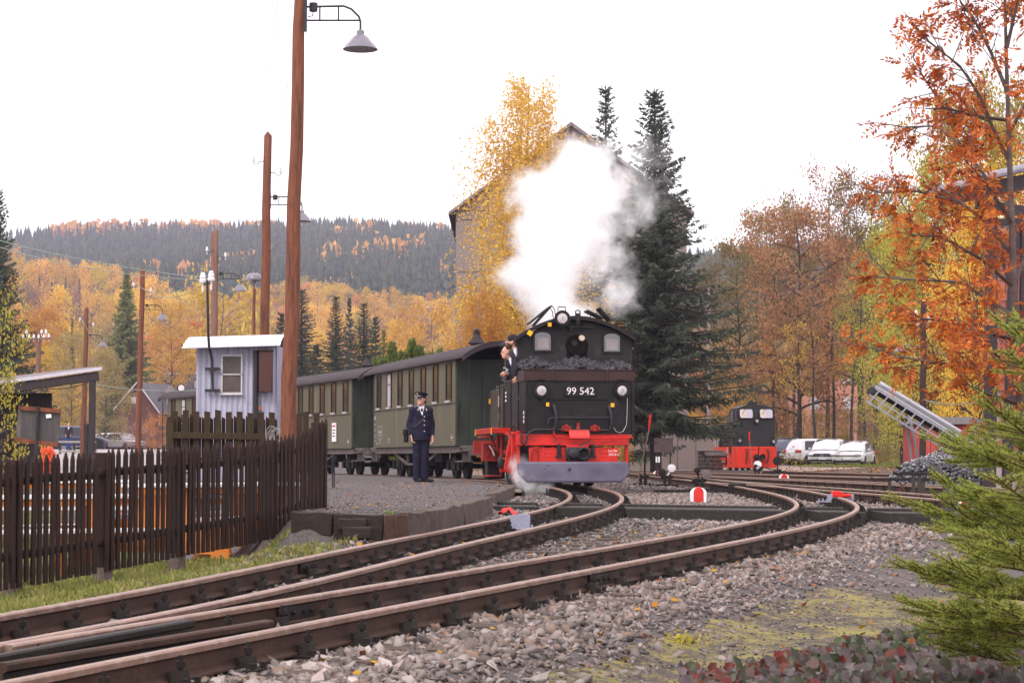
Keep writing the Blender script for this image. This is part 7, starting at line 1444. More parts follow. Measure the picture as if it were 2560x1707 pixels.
broadleaf('maple', 9, 11, 3.6, .10, 40, 'round', 12500, .155, .34, .5, 6, M_bark2); broadleaf('bush', 10, 3.0, 1.8, .05, 26, 'broad', 2600, .11, .20, .7, 4, r0=.04); broadleaf('willow', 11, 8, 3.8, .08, 40, 'round', 12000, .15, .30, .5, 6)
broadleaf('birch', 12, 15, 2.6, .07, 70, 'wisp', 36000, .105, .26, .75, 8, M_birch, 0, .15, droop=.6)
conifer('spruce1', 21, 14, 3.0, .13, 400, .46, .34, 1.35, .030, .8, .24); conifer('spruce2', 22, 15, 2.4, .05, 340, .42, .30, 1.35, .030, .75, .23); conifer('larch', 24, 14, 3.6, .06, 330, .18, .10, .9, .075, .5, .42); conifer('spruce3', 23, 11, 2.7, .04, 170, .35, .2, .9, .06, .7, .32)
NSP = [0]
def plant(key, px, Y, top, w_px, m_, name, label, group=None, base=None, rz=None):
    tr, cr, H, R_ = PROTO[key]; p = gy(px, Y) if base is None else base; h = P(px, top, Y).z - p.z; t = thing(name, label, 'tree', p, 0, group); NSP[0] += 1
    sz = h / H; sx = (w_px / (F / Y) / 2) / R_; rz = NSP[0] * 2.399 if rz is None else rz
    for nm, me in (('trunk', tr), ('crown', cr)):
        o = inst(nm, me, t, (0, 0, 0), (0, 0, rz), (sx, sx, sz))
        if nm == 'crown' and m_: o.material_slots[0].link = 'OBJECT'; o.material_slots[0].material = LM_[m_]
    return t
# --- by the train: the birch and the big spruces
plant('birch', 1318, 68, 178, 370, None, 'birch_tree', 'tall golden weeping birch before the concrete building, left of the steam', rz=.4).children[1].data.materials[0] = leafmat('birch leaves', [(.68, .43, .11), (.76, .50, .13), (.82, .58, .18), (.64, .43, .11), (.54, .40, .12)], trans=.5)
plant('birch', 1212, 66, 720, 200, None, 'birch_tree', 'lower golden birch at the foot of the concrete building beside the coach roof', rz=2.); plant('birch', 1540, 82, 690, 120, None, 'birch_tree', 'small golden birch showing between the steam and the big spruce', rz=4.)
plant('spruce1', 1640, 74, 222, 510, 'spruce', 'spruce_tree', 'biggest dark spruce, right of the steam, its lower boughs reaching down to the ground'); plant('spruce2', 1517, 84, 212, 340, 'spruce', 'spruce_tree', 'slimmer dark spruce whose top stands above the steam')
# --- right wood
GW = 'trees of the wood behind the car park'
for a in (('mid1', 1850, 150, 600, 230, 'olive', 'alder_tree', 'olive brown tree above the diesel locomotive cab'), ('mid1', 2000, 138, 520, 310, 'rust', 'alder_tree', 'large rusty red tree above the white cars'), ('mid2', 1935, 160, 540, 230, 'olive', 'alder_tree', 'olive tree behind the left shoulder of the rusty red tree'), ('mid3', 2070, 150, 455, 240, 'rust', 'alder_tree', 'nearly bare tall tree rising above the rusty red tree'), ('mid2', 2190, 140, 480, 270, 'olive', 'alder_tree', 'dense olive green tree right of the rusty red tree'), ('mid3', 2150, 158, 462, 200, 'twig', 'alder_tree', 'tallest nearly bare tree against the sky behind the olive green tree'), ('mid3', 1985, 165, 520, 170, 'twig', 'alder_tree', 'nearly bare tree with purple brown twigs left of the skyline gap'),
          ('slim', 1990, 134, 800, 110, 'gold', 'alder_tree', 'slender leaning trunk with golden leaves right of the diesel locomotive'), ('slim', 2040, 131, 760, 120, 'rust', 'alder_tree', 'slender dark trunk with rusty leaves behind the white off-road car'), ('slim', 2085, 136, 700, 110, 'orange', 'alder_tree', 'slender trunk with orange leaves behind the white hatchback'), ('slim', 2128, 133, 720, 110, 'ochre', 'alder_tree', 'slender trunk with ochre leaves left of the conveyor head'), ('slim', 2165, 128, 640, 120, 'olive', 'alder_tree', 'dark slender trunk just left of the conveyor head'), ('slim', 2225, 130, 700, 130, 'ygreen', 'alder_tree', 'slender trunk with yellow green leaves behind the conveyor'), ('slim', 1935, 138, 860, 90, 'gold', 'alder_tree', 'short golden tree beside the diesel locomotive roof'),
          ('mid1', 1820, 175, 820, 150, 'ochre', 'alder_tree', 'low ochre tree between the big spruce and the diesel locomotive'), ('mid1', 1760, 180, 880, 130, 'orange', 'alder_tree', 'low orange tree behind the slim concrete mast'), ('far2', 1690, 240, 760, 110, 'twig', 'alder_tree', 'bare purple brown tree right of the big spruce'), ('mid3', 1770, 210, 690, 170, 'twig', 'alder_tree', 'bare branching tree on the slope behind the slim concrete mast')):
    plant(*a, group=GW)
for a in (('maple', 2320, 82, 500, 250, 'ygreen', 'maple_tree', 'big yellow green maple behind the conveyor and dark pole'), ('maple', 2440, 78, 250, 330, 'ygreen', 'maple_tree', 'tallest yellow green maple behind the rowan'), ('maple', 2450, 64, 470, 190, 'yellow', 'maple_tree', 'bright yellow maple under the porch roof gutter'), ('maple', 2390, 72, 690, 190, 'gold', 'maple_tree', 'golden maple above the red goods wagon'), ('maple', 2270, 95, 700, 170, 'ygreen', 'maple_tree', 'lower yellow green maple left of the dark pole'), ('maple', 2560, 84, 330, 260, 'yellow', 'maple_tree', 'yellow maple at the right edge behind the rowan trunk'), ('maple', 2440, 100, 860, 200, 'gold', 'maple_tree', 'low golden maple between the dark pole and the timber posts'), ('maple', 2360, 92, 400, 300, 'ygreen', 'maple_tree', 'yellow green maple filling the gap left of the porch gutter'), ('maple', 2255, 108, 545, 230, 'ygreen', 'maple_tree', 'yellow green maple just left of the leftmost rowan twigs'), ('maple', 2520, 90, 215, 300, 'ygreen', 'maple_tree', 'yellow green maple behind the upper part of the rowan')):
    plant(*a)
k = 0
for px, Y, top, w_, m_ in ((1795, 128, 1000, 90, 'orange'), (1835, 135, 985, 80, 'gold'), (1960, 138, 1040, 80, 'rust'), (2010, 140, 1030, 110, 'ochre'), (2070, 142, 1035, 90, 'rust'), (2120, 138, 1030, 100, 'ygreen'), (2180, 136, 1040, 90, 'twig'), (2215, 122, 1050, 90, 'twig'), (2250, 118, 1060, 90, 'olive'), (1725, 140, 1040, 90, 'gold'), (2200, 116, 1095, 90, 'olive'), (1915, 140, 1030, 90, 'ochre')):
    plant('bush', px, Y, top, w_, m_, 'bush', ['orange bush behind the stone pillar', 'golden bush left of the diesel locomotive cab', 'rusty bush behind the dark cars', 'ochre bush behind the white off-road car seen from behind', 'rusty bush behind the white off-road car with black grille', 'yellow green bush behind the white hatchback', 'bare twiggy bush right of the white hatchback', 'bare twiggy bush left of the conveyor leg', 'olive bush beside the conveyor leg', 'golden bush behind the silver car', 'low olive bush right of the white hatchback tail', 'ochre bush right of the diesel locomotive cab'][k], 'bushes along the car park'); k += 1
# undergrowth on the slope behind the cars
rng = np.random.default_rng(77); n = 26000; yq = rng.uniform(121, 175, n); xq = (.085 + .155 * rng.random(n)) * yq; C_ = np.stack([xq, yq, ground(xq, yq) + np.abs(rng.normal(0, .42, n)) * (1 + .7 * np.sin(xq * 1.3) * np.sin(yq * .9))], -1)
V, Q = leafquads(C_, rng.uniform(.09, .22, n), rng); o = inst('undergrowth', mesh_np('undergrowth', V, Q, leafmat('undergrowth leaves', [(.30, .14, .04), (.40, .23, .05), (.20, .19, .045), (.26, .11, .05), (.14, .14, .04), (.44, .27, .06)]))); o['kind'] = 'stuff'
# --- left valley
plant('spruce1', -16, 92, 470, 290, 'spruce', 'spruce_tree', 'dark spruce cut off by the left edge of the picture'); plant('larch', 312, 225, 676, 190, 'larch', 'larch_tree', 'tall feathery green larch above the brown gabled house')
for a in (('willow', 178, 165, 838, 150, 'willow', 'willow_tree', 'pale olive willow left of the shelter lamp pole'), ('willow', 262, 160, 880, 130, 'willow', 'willow_tree', 'rounded pale olive willow left of the brown gabled house'), ('mid1', 95, 200, 770, 150, 'orange', 'alder_tree', 'orange brown tree behind the telegraph pole'), ('far3', 548, 270, 716, 220, 'gold', 'birch_tree', 'broad golden tree behind the corrugated shed roof'), ('mid2', 425, 250, 770, 130, 'gold', 'birch_tree', 'golden tree with bare trunks right of the larch'), ('mid1', 490, 285, 800, 120, 'orange', 'birch_tree', 'orange tree left of the insulator mast foot'), ('far3', 625, 300, 800, 150, 'ochre', 'birch_tree', 'ochre tree between the two tall lamp poles'), ('far3', 1082, 230, 762, 150, 'gold', 'birch_tree', 'broad golden tree left of the concrete building'), ('mid1', 1000, 240, 800, 130, 'gold', 'birch_tree', 'golden tree above the rear of the nearest coach'), ('maple', 112, 172, 872, 150, 'yellow', 'maple_tree', 'small yellow maple behind the dark shelter'), ('maple', 172, 176, 958, 110, 'gold', 'maple_tree', 'yellow shrub like maple seen through the open shelter'), ('bush', 392, 118, 1045, 62, 'orange', 'bush', 'small orange bush right of the brown gabled house'), ('bush', 345, 121, 1062, 70, 'twig', 'bush', 'bare twiggy bush before the brown gabled house'), ('far1', 150, 330, 800, 130, 'yellow', 'birch_tree', 'bright yellow tree between the telegraph pole and the larch')):
    plant(*a)
for i, (px, Y, top, w_, m_) in enumerate(((752, 150, 722, 150, 'spruce'), (700, 160, 780, 120, 'spruce'), (838, 140, 738, 120, 'spruce'), (872, 190, 742, 60, 'bspruce'), (908, 145, 756, 130, 'spruce'), (938, 150, 790, 100, 'spruce'), (176, 260, 795, 32, 'bspruce'), (958, 120, 822, 70, 'larch'), (790, 145, 860, 110, 'spruce'))):
    plant('spruce3' if i not in (0, 2, 4) else 'spruce2', px, Y, top, w_ * 1.45, m_, 'spruce_tree', ['tall dark spruce just right of the tallest lamp pole', 'dark spruce hidden behind the tallest lamp pole', 'dark spruce above the middle coach chimney', 'slim bluish spruce between two darker spruces', 'dark spruce right of the slim bluish spruce', 'dark spruce left of the green hedge', 'tiny bluish spruce among the golden trees at the left', 'light green young conifer left of the green hedge', 'low dark spruce behind the middle coach roof'][i], 'spruces behind the coaches')
# golden band below the hillside: rows of single trees
bx = [-40, 36, 71, 119, 170, 208, 268, 300, 372, 434, 506, 565, 604, 680, 763, 809, 875, 939, 972, 1018, 1057, 1118, 1180]; bt = [640, 632, 655, 652, 670, 662, 684, 674, 705, 748, 722, 742, 730, 728, 696, 712, 716, 728, 708, 748, 730, 738, 735]
rnd = random.Random(4); kinds = ['far1', 'far2', 'far3', 'far4']; 
BL = [('golden tree in the far band left of the larch', 300), ('golden tree in the far band between larch and insulator mast', 510), ('golden tree in the far band between mast and tallest lamp pole', 730), ('golden tree in the far band between tallest lamp pole and concrete building', 1300)]
CN = dict(gold='golden', orange='orange', yellow='bright yellow', ochre='ochre', rust='rusty', twig='bare brown', willow='pale olive')
def band_label(px, row, c_): return [l for l, x in BL if px < x][0].replace('golden tree in the far band', [c_ + ' tree at the forest foot', c_ + ' tree in mid valley', c_ + ' tree low in the valley'][row])
for row, (step, Y0, dy, cols) in enumerate(((24, 720, 0, ['gold', 'gold', 'gold', 'orange', 'yellow', 'ochre', 'yellow']), (34, 520, 62, ['gold', 'ochre', 'yellow', 'gold', 'orange', 'twig']), (46, 380, 125, ['gold', 'yellow', 'ochre', 'twig', 'orange', 'willow']))):
    px = -30 + row * 9
    while px < 1185:
        Y = Y0 * rnd.uniform(.93, 1.08); tp = np.interp(px, bx, bt) + dy + rnd.uniform(-14, 16); p = gy(px, Y)
        if P(px, tp, Y).z - p.z > 5: c_ = rnd.choice(cols); lb = band_label(px, row, CN[c_]); plant(rnd.choice(kinds), px, Y, tp, rnd.uniform(46, 78) * (1 + .22 * row), c_, 'birch_tree', lb, 'far valley: ' + lb)
        px += step * rnd.uniform(.8, 1.25)
for px, tp in ((93, 690), (124, 705), (158, 692), (193, 695), (222, 720), (250, 715), (410, 760), (446, 755)): plant('spruce3', px, 640, tp, 36, 'bspruce', 'spruce_tree', 'small dark spruce standing among the golden trees at the left', 'dark spruces among the golden band')
# hillside forest, far off: one mass
def farspruce(seed):
    r = np.random.default_rng(seed); V, T = [], []
    for k in range(5):
        z0 = .06 + .185 * k; rad = .18 * (1 - k / 5.6); ap = len(V); V.append((0, 0, z0 + .28)); m_ = 5
        for j in range(m_ * 2): a = math.pi * j / m_ + k; q = rad * (1 if j % 2 == 0 else .55) * r.uniform(.8, 1.2); V.append((q * math.cos(a), q * math.sin(a), z0 + r.uniform(-.02, .02) + (.03 if j % 2 else 0)))
        T += [(ap, ap + 1 + j, ap + 1 + (j + 1) % (m_ * 2)) for j in range(m_ * 2)]
    return np.array(V), np.array(T)
FS = [farspruce(i) for i in range(5)]
def massed(name, x, y, h, w_, m_, r, protos):
    n = len(x); k = r.integers(0, len(protos), n); a = r.uniform(0, 6.28, n); V = np.stack([q[0] for q in protos])[k]; ca, sa = np.cos(a)[:, None], np.sin(a)[:, None]; z = ground(x, y)
    Vx = (V[..., 0] * ca - V[..., 1] * sa) * (h * w_)[:, None] + x[:, None]; Vy = (V[..., 0] * sa + V[..., 1] * ca) * (h * w_)[:, None] + y[:, None]; Vz = V[..., 2] * h[:, None] + z[:, None]
    T = protos[0][1][None] + (np.arange(n) * V.shape[1])[:, None, None]; o = inst(name, mesh_np(name, np.stack([Vx, Vy, Vz], -1).reshape(-1, 3), T.reshape(-1, 3), m_)); o['kind'] = 'stuff'; return o
n = 13000; yq = np.sqrt(rng.uniform(760**2, 1640**2, n)); xq = rng.uniform(-.34, .30, n) * yq; M_for = leafmat('far spruce', [(.028, .042, .030), (.045, .062, .042), (.066, .076, .046), (.036, .050, .040)], trans=0, rand=.1)
massed('hillside_forest', xq, yq, rng.uniform(10, 22, n), rng.uniform(.9, 1.4, n), M_for, rng, FS)
def farblob(seed):
    r = np.random.default_rng(seed); c = r.normal(0, 1, (44, 3)); c /= np.linalg.norm(c, axis=1)[:, None]; c *= r.uniform(.55, 1, 44)[:, None] * np.array([.30, .30, .42]); c[:, 2] += .56; V, Q = leafquads(c, r.uniform(.15, .25, 44), r); return V, Q.reshape(-1, 4)[:, [0, 1, 2, 0, 2, 3]].reshape(-1, 3)
FB_ = [farblob(i) for i in range(4)]
def spot(px, py, Y, n_, sp): return np.stack([ray(px, 1147)[0] * Y + rng.normal(0, sp, n_), Y + rng.normal(0, sp * .6, n_)], 1)
pts = [spot(px, 0, 1492, 9, 9) for px in (160, 190, 225, 450, 475, 500, 515, 545, 580, 615, 640, 255, 370)] + [spot(px, 0, 1420, 6, 22) for px in (1000, 1050, 1090, 1120, 960)] + [spot(px, 0, Y, 2, 5) for px, Y in ((306, 900), (370, 1000), (385, 1000), (482, 880), (570, 1050), (635, 1080), (790, 1010), (800, 1030), (860, 1020), (890, 1040), (960, 1060), (975, 1070), (1030, 1100), (1100, 1220), (1115, 1220), (850, 870), (1130, 900), (850, 1300), (930, 1250))]
pts = np.concatenate(pts); massed('hillside_autumn_trees', pts[:, 0], pts[:, 1], rng.uniform(14, 23, len(pts)), rng.uniform(.9, 1.2, len(pts)), leafmat('far autumn', [(.55, .26, .09), (.62, .32, .10), (.60, .38, .11), (.50, .24, .10)], trans=.3), rng, FB_)
n = 2600; yq = np.sqrt(rng.uniform(330**2, 800**2, n)); xq = rng.uniform(-.30, -.02, n) * yq; y2 = rng.uniform(90, 420, 900); yq = np.concatenate([yq, y2]); xq = np.concatenate([xq, -y2 * rng.uniform(.33, .95, 900)]); n += 900; massed('valley_thicket', xq, yq, np.where(xq < -.32 * yq, rng.uniform(8, 15, n), rng.uniform(4, 9, n)), rng.uniform(1, 1.5, n), leafmat('thicket', [(.46, .30, .10), (.58, .38, .10), (.38, .29, .11), (.34, .22, .12)], trans=.3), rng, FB_)
n = 1500; yq = np.sqrt(rng.uniform(230**2, 620**2, n)); xq = rng.uniform(.055, .28, n) * yq; massed('slope_thicket', xq, yq, rng.uniform(5, 13, n), rng.uniform(.8, 1.2, n), leafmat('slope thicket', [(.24, .155, .12), (.32, .20, .12), (.40, .27, .10), (.20, .15, .11)], trans=.3), rng, FB_)
# --- thuja hedge, near shrub at the left edge
hb_ = gy(1022, 76); hedge = thing('hedge', 'bright green clipped thuja hedge above the roof of the nearest coach', 'hedge', hb_); n = 16000; u = rng.uniform(-1.35, 1.35, n); Hh = P(1022, 858, 76).z - hb_.z; hh = Hh * (.94 + .05 * np.sin(u * 7) + .04 * np.sin(u * 17) - .08 * np.abs(u)); z = hh * (1 - rng.random(n) ** 2 * .9); wv = .75 * (1 - .55 * (z / Hh) ** 2)
C_ = np.stack([u + rng.normal(0, .04, n), rng.uniform(-1, 1, n) * wv, z + rng.normal(0, .05, n)], -1); V, Q = dcards(C_, rng.normal(0, .35, (n, 3)) + np.array([0, 0, 1.]), rng.uniform(.10, .24, n), rng.uniform(.02, .045, n), rng); inst('foliage', mesh_np('foliage', V, Q, LM_['thuja']), hedge); m = MB(); [m.cyl((q, 0, 0), (q, 0, Hh * .8), .05, .02, n=6) for q in (-1, -.4, .3, .9)]; m.build('stem', M_bark, hedge)
broadleaf('shrub', 31, 3.1, 1.15, .1, 40, 'broad', 4200, .062, .10, .7, 5, M_bark, 0, .05); plant('shrub', -40, 24, 765, 225, 'ygreen', 'hazel_shrub', 'yellow green leafy shrub hanging in from the left edge over the shelter')

# --- foreground rowan
M_row = leafmat('rowan leaflets', [(.36, .07, .025), (.54, .13, .032), (.64, .19, .045), (.24, .05, .028), (.68, .25, .06), (.13, .035, .028)], trans=.35, rand=0); M_rbark = mat('rowan bark', (.115, .085, .078), .8, var=.3, scale=14, bump=.3)
YW = 10.0; wb_ = Vector((ray(2578, 1147)[0] * YW, YW, G(ray(2578, 1147)[0] * YW, YW))); rowan = thing('rowan_tree', 'orange red rowan tree in the right foreground, cut by the picture edge', 'tree', wb_); rng = np.random.default_rng(9)
tp_ = [(2578, 1500), (2566, 1300), (2550, 1000), (2534, 700), (2524, 400), (2516, 150), (2510, -80)]; segs = [([P(x, y, YW) - wb_ for x, y in tp_], [.032, .028, .023, .018, .014, .010, .006])]
BR = [[(2556, 965), (2500, 925), (2420, 914), (2350, 908), (2260, 893), (2180, 870)], [(2535, 790), (2480, 758), (2400, 705), (2290, 700), (2190, 692)], [(2532, 640), (2470, 560), (2400, 505), (2290, 478), (2200, 482)], [(2526, 520), (2460, 440), (2410, 370), (2340, 315), (2262, 318)], [(2522, 400), (2486, 330), (2450, 240), (2400, 165), (2318, 100)], [(2518, 230), (2476, 130), (2430, 40), (2400, 5)], [(2538, 720), (2450, 645), (2350, 590), (2280, 590)], [(2542, 850), (2460, 830), (2380, 805), (2300, 795)], [(2530, 560), (2480, 480), (2440, 430)], [(2524, 330), (2570, 250), (2600, 150)], [(2536, 700), (2590, 600), (2630, 520)], [(2545, 900), (2600, 820), (2650, 760)], [(2516, 120), (2540, 20), (2560, -60)], [(2520, 300), (2440, 290), (2360, 270), (2300, 180)], [(2540, 760), (2500, 640), (2480, 600)], [(2550, 980), (2480, 870), (2430, 840)], [(2552, 1010), (2470, 985), (2420, 960)]]
pos, dirs = [], []
for bi, b in enumerate(BR):
    dpt = rng.uniform(-.8, .8); pts = [P(x, y, YW + dpt * (i / (len(b) - 1))) - wb_ for i, (x, y) in enumerate(b)]; q = len(pts); segs.append((pts, [.011 * (1 - .75 * i / (q - 1)) + .002 for i in range(q)]))
    for s in np.linspace(.22, 1.0, 9 if q > 3 else 6):
        i = min(int(s * (q - 1)), q - 2); f = s * (q - 1) - i; a = pts[i].lerp(pts[i + 1], f); d = (pts[i + 1] - pts[i]).normalized()
        for _ in range(2):
            dd = (d * rng.uniform(.2, .9) + Vector(rng.normal(0, .6, 3)) + Vector((0, 0, .25))).normalized(); L_ = rng.uniform(.06, .26); e = a + dd * L_; segs.append(([a, e], [.004, .002]))
            for w_ in range(3 + int(rng.random() < .5)): pos.append(a.lerp(e, rng.uniform(.4, 1.0))); dirs.append((dd * .5 + Vector(rng.normal(0, .75, 3)) + Vector((0, 0, -.3))).normalized())
    for _ in range(5): pos.append(pts[-1]); dirs.append((d + Vector(rng.normal(0, .5, 3))).normalized())
inst('trunk', trunk_mesh(segs, M_rbark, n=7), rowan); n = len(pos); Pn = np.array([p[:] for p in pos]); Dn = np.array([d[:] for d in dirs]); up_r = rng.normal(0, .5, (n, 3)) + np.array([0, 0, 1.]); S_ = np.cross(Dn, up_r); S_ /= np.linalg.norm(S_, axis=1)[:, None]; N_ = np.cross(S_, Dn); ll = rng.uniform(.085, .14, n); CV, CD, CLn, CWd, RL = [], [], [], [], []
for k in range(7):
    s = .28 + .72 * k / 6; base = Pn + Dn * (ll * s)[:, None] - N_ * (.25 * ll * s * s)[:, None]
    for sg in ((-1, 1) if k < 6 else (0,)):
        d = Dn * .55 + S_ * sg + rng.normal(0, .12, (n, 3)) - N_ * rng.uniform(.0, .5, (n, 1)); CV.append(base); CD.append(d if sg else Dn - N_ * .4); CLn.append(rng.uniform(.032, .044, n) * (1 - .25 * abs(s - .6))); CWd.append(rng.uniform(.0055, .0082, n)); RL.append(N_ + rng.normal(0, .35, (n, 3)))
V, Q = dcards(np.concatenate(CV), np.concatenate(CD), np.concatenate(CLn), np.concatenate(CWd), rng, np.concatenate(RL)); inst('crown', mesh_np('crown', V, Q, M_row), rowan)
V, Q = dcards(Pn, Dn - N_ * .15, ll, np.full(n, .0016), rng); o = inst('leaf_stalks', mesh_np('leaf_stalks', V, Q, M_rbark), rowan); o['kind'] = 'stuff'

# --- foreground young spruce
YP = 8.0; pb_ = Vector((ray(2660, 1147)[0] * YP, YP, G(ray(2660, 1147)[0] * YP, YP))); ys_ = thing('young_spruce', 'bright green young spruce pushing its boughs in from the right foreground', 'tree', pb_); rng = np.random.default_rng(12); segs = [([P(2660 - i * 4, 1640 - 190 * i, YP) - pb_ for i in range(7)], [.045 * (1 - .13 * i) for i in range(7)])]; TW = []
def bough(root, tip, depth0, depth1, nside, sag=.03):
    a, b = P(*root, YP + depth0) - pb_, P(*tip, YP + depth1) - pb_; L_ = (b - a).length; d = (b - a).normalized(); pt = lambda s: a.lerp(b, s) - Vector((0, 0, sag * 4 * s * (1 - s))); segs.append(([pt(q / 5) for q in range(6)], [.009 * (1 - .16 * q) * (.5 + L_) for q in range(6)]))
    for q in range(8): TW.append((pt(.3 + .7 * q / 8), pt(.3 + .7 * (q + 1) / 8)))
    sd = d.cross(Vector((0, 0, 1))).normalized()
    for q in range(nside):
        s = .18 + .74 * (q + rng.uniform(0, .8)) / nside
        for sg in (-1, 1):
            l2 = (L_ * .42 * (1 - s) + .07) * rng.uniform(.7, 1.25); dd = (d * .75 + sd * sg * rng.uniform(.35, .9) + Vector((0, 0, rng.uniform(-.15, .35)))).normalized(); e = pt(s) + dd * l2; segs.append(([pt(s), e], [.004, .002])); k = max(1, int(l2 / .06)); TW.extend([(pt(s).lerp(e, j / k), pt(s).lerp(e, (j + 1) / k)) for j in range(k)])
            if l2 > .13:
                for j in range(3):
                    for s3 in (-1, 1): f = .35 + .2 * j; p0 = pt(s).lerp(e, f); d3 = (dd * .8 + sd.cross(dd) * 0 + dd.cross(Vector((0, 0, 1))).normalized() * s3 * .7 + Vector(rng.normal(0, .12, 3))).normalized(); l3 = l2 * .38 * (1.2 - f); TW.append((p0, p0 + d3 * l3)); segs.append(([p0, p0 + d3 * l3], [.0025, .0015]))
for root, tip, d0, d1, ns in (((2640, 1120), (2455, 985), 0, -.3, 8), ((2640, 1180), (2300, 1078), 0, .2, 11), ((2640, 1230), (2420, 1075), .1, .3, 9), ((2650, 1310), (2320, 1180), 0, -.1, 11), ((2650, 1340), (2222, 1236), 0, .1, 13), ((2650, 1390), (2330, 1300), 0, -.3, 10), ((2650, 1480), (2218, 1405), 0, .0, 13), ((2650, 1500), (2310, 1440), .1, .3, 10), ((2650, 1560), (2240, 1500), 0, -.2, 12), ((2650, 1580), (2280, 1560), .1, .2, 11), ((2640, 1420), (2420, 1380), -.1, -.5, 8), ((2640, 880), (2488, 790), 0, 0, 7), ((2640, 830), (2530, 780), 0, .2, 6), ((2640, 940), (2515, 872), 0, -.2, 6), ((2490, 1600), (2484, 1430), -.4, -.4, 6), ((2640, 1270), (2480, 1180), -.1, -.6, 7), ((2640, 1540), (2430, 1470), -.2, -.6, 8), ((2640, 1360), (2500, 1290), .1, .5, 7), ((2640, 1460), (2450, 1440), .2, .6, 8), ((2640, 1090), (2520, 1060), .1, .4, 6), ((2650, 1620), (2380, 1560), -.1, -.3, 8), ((2640, 1200), (2540, 1130), -.2, -.4, 6), ((2650, 1330), (2440, 1240), .2, .5, 8), ((2640, 1150), (2370, 1130), .3, .5, 9), ((2650, 1260), (2360, 1230), .2, .4, 10), ((2650, 1420), (2380, 1350), .3, .5, 10), ((2650, 1510), (2350, 1390), -.4, -.6, 10), ((2650, 1600), (2330, 1500), -.3, -.5, 11), ((2650, 1560), (2480, 1500), -.5, -.8, 8), ((2650, 1440), (2480, 1330), -.5, -.7, 8), ((2650, 1220), (2520, 1020), .2, .2, 7), ((2650, 1660), (2300, 1590), .2, .1, 11), ((2640, 1060), (2560, 960), 0, 0, 5)): bough(root, tip, d0, d1, ns)
inst('trunk', trunk_mesh(segs, mat('young bark', (.10, .055, .03), .85, var=.3), n=6), ys_)
A_ = np.array([a[:] for a, b in TW]); B_2 = np.array([b[:] for a, b in TW]); Ls = np.linalg.norm(B_2 - A_, axis=1); cnt = np.maximum(6, (Ls / .0019).astype(int)); idx = np.repeat(np.arange(len(TW)), cnt); s = rng.random(len(idx)); d = (B_2 - A_)[idx] / Ls[idx][:, None]; p0 = A_[idx] + d * (Ls[idx] * s)[:, None]; rd = rng.normal(size=(len(idx), 3)); rd -= d * (rd * d).sum(1)[:, None]; rd /= np.linalg.norm(rd, axis=1)[:, None]; rd[:, 2] += .25
nd = d * rng.uniform(.5, 1.1, (len(idx), 1)) + rd; V, Q = dcards(p0, nd, rng.uniform(.013, .021, len(idx)), np.full(len(idx), .0015), rng); o = inst('needles', mesh_np('needles', V, Q, leafmat('young needles', [(.22, .27, .055), (.32, .38, .07), (.42, .46, .09), (.15, .20, .05), (.48, .49, .12)], trans=.38, rand=0)), ys_); o['kind'] = 'stuff'

# --- ivy at the lower right
rng = np.random.default_rng(15); ivp = ground_at(2300, 1680); ivy = thing('ivy_patch', 'ivy with dark green and red brown leaves covering the lower right corner', 'ivy', ivp)
IV2 = [(0, -.42), (.20, -.46), (.42, -.28), (.40, -.02), (.46, .18), (.24, .30), (0, .60), (-.24, .30), (-.46, .18), (-.40, -.02), (-.42, -.28), (-.20, -.46)]
def ivy_leaf(seed):
    r_ = random.Random(seed); m = MB(); vs = [(0, 0, -.04)] + [(x * r_.uniform(.9, 1.1), y * r_.uniform(.9, 1.1), .30 * abs(x) + r_.uniform(-.05, .05) - .25 * y * y) for x, y in IV2]; m.add(vs, [(0, i + 1, (i + 1) % 12 + 1) for i in range(12)]); return m
IVM = [ivy_leaf(i) for i in range(5)]; M_iv = leafmat('ivy leaf', [(.035, .048, .024), (.06, .052, .044), (.10, .078, .078), (.045, .06, .025), (.14, .11, .11), (.085, .045, .035)], trans=.08, rand=.4, gloss=.55); M_ir = leafmat('red ivy leaf', [(.12, .05, .03), (.15, .065, .038), (.085, .05, .026), (.17, .045, .026), (.07, .052, .028), (.15, .105, .085)], trans=.15, rand=.35, gloss=.3)
def edge_py(px): return np.interp(px, [1820, 1950, 2100, 2230, 2330, 2450, 2620], [1712, 1672, 1640, 1612, 1590, 1580, 1565])
X_, Y_ = rng.uniform(.7, 3.2, 42000), rng.uniform(5.6, 11.0, 42000); Z_ = ground(X_, Y_); PX = 1280 + F * X_ / (Y_ * math.cos(TH) + Z_ * math.sin(TH)); PY = 853.5 - F * (Z_ * math.cos(TH) - Y_ * math.sin(TH)) / (Y_ * math.cos(TH) + Z_ * math.sin(TH))
ok = (PY > edge_py(PX) + rng.normal(0, 10, len(PX))) & (PY < 1900) & (PX > 1700) & (PX < 2760); X_, Y_, Z_, PX, PY = [q[ok] for q in (X_, Y_, Z_, PX, PY)]
sel = rng.permutation(len(X_))[:4600]; X_, Y_, Z_, PX, PY = [q[sel] for q in (X_, Y_, Z_, PX, PY)]; inner = np.clip((PY - edge_py(PX)) / 60, 0, 1); hz_ = rng.uniform(.01, .04 + .16 * inner); sz_ = rng.uniform(.034, .066, len(X_)) * (.65 + .35 * inner); red = rng.random(len(X_)) < np.clip(1.1 - .75 * inner - .0009 * (PX - 1950), .14, 1)
IML = [(q.mesh('leaf', M_iv, ang=0), None) for q in IVM]; IMR = [q.mesh('leaf', M_ir, ang=0) for q in IVM]; sc_o = np.argsort(-(sz_ / Y_) * ((PX < 2580) & (PY < 1715)))
tiltx, tilty, yaw_ = rng.normal(.85, .35, len(X_)), rng.normal(0, .4, len(X_)), rng.uniform(0, 6.28, len(X_))
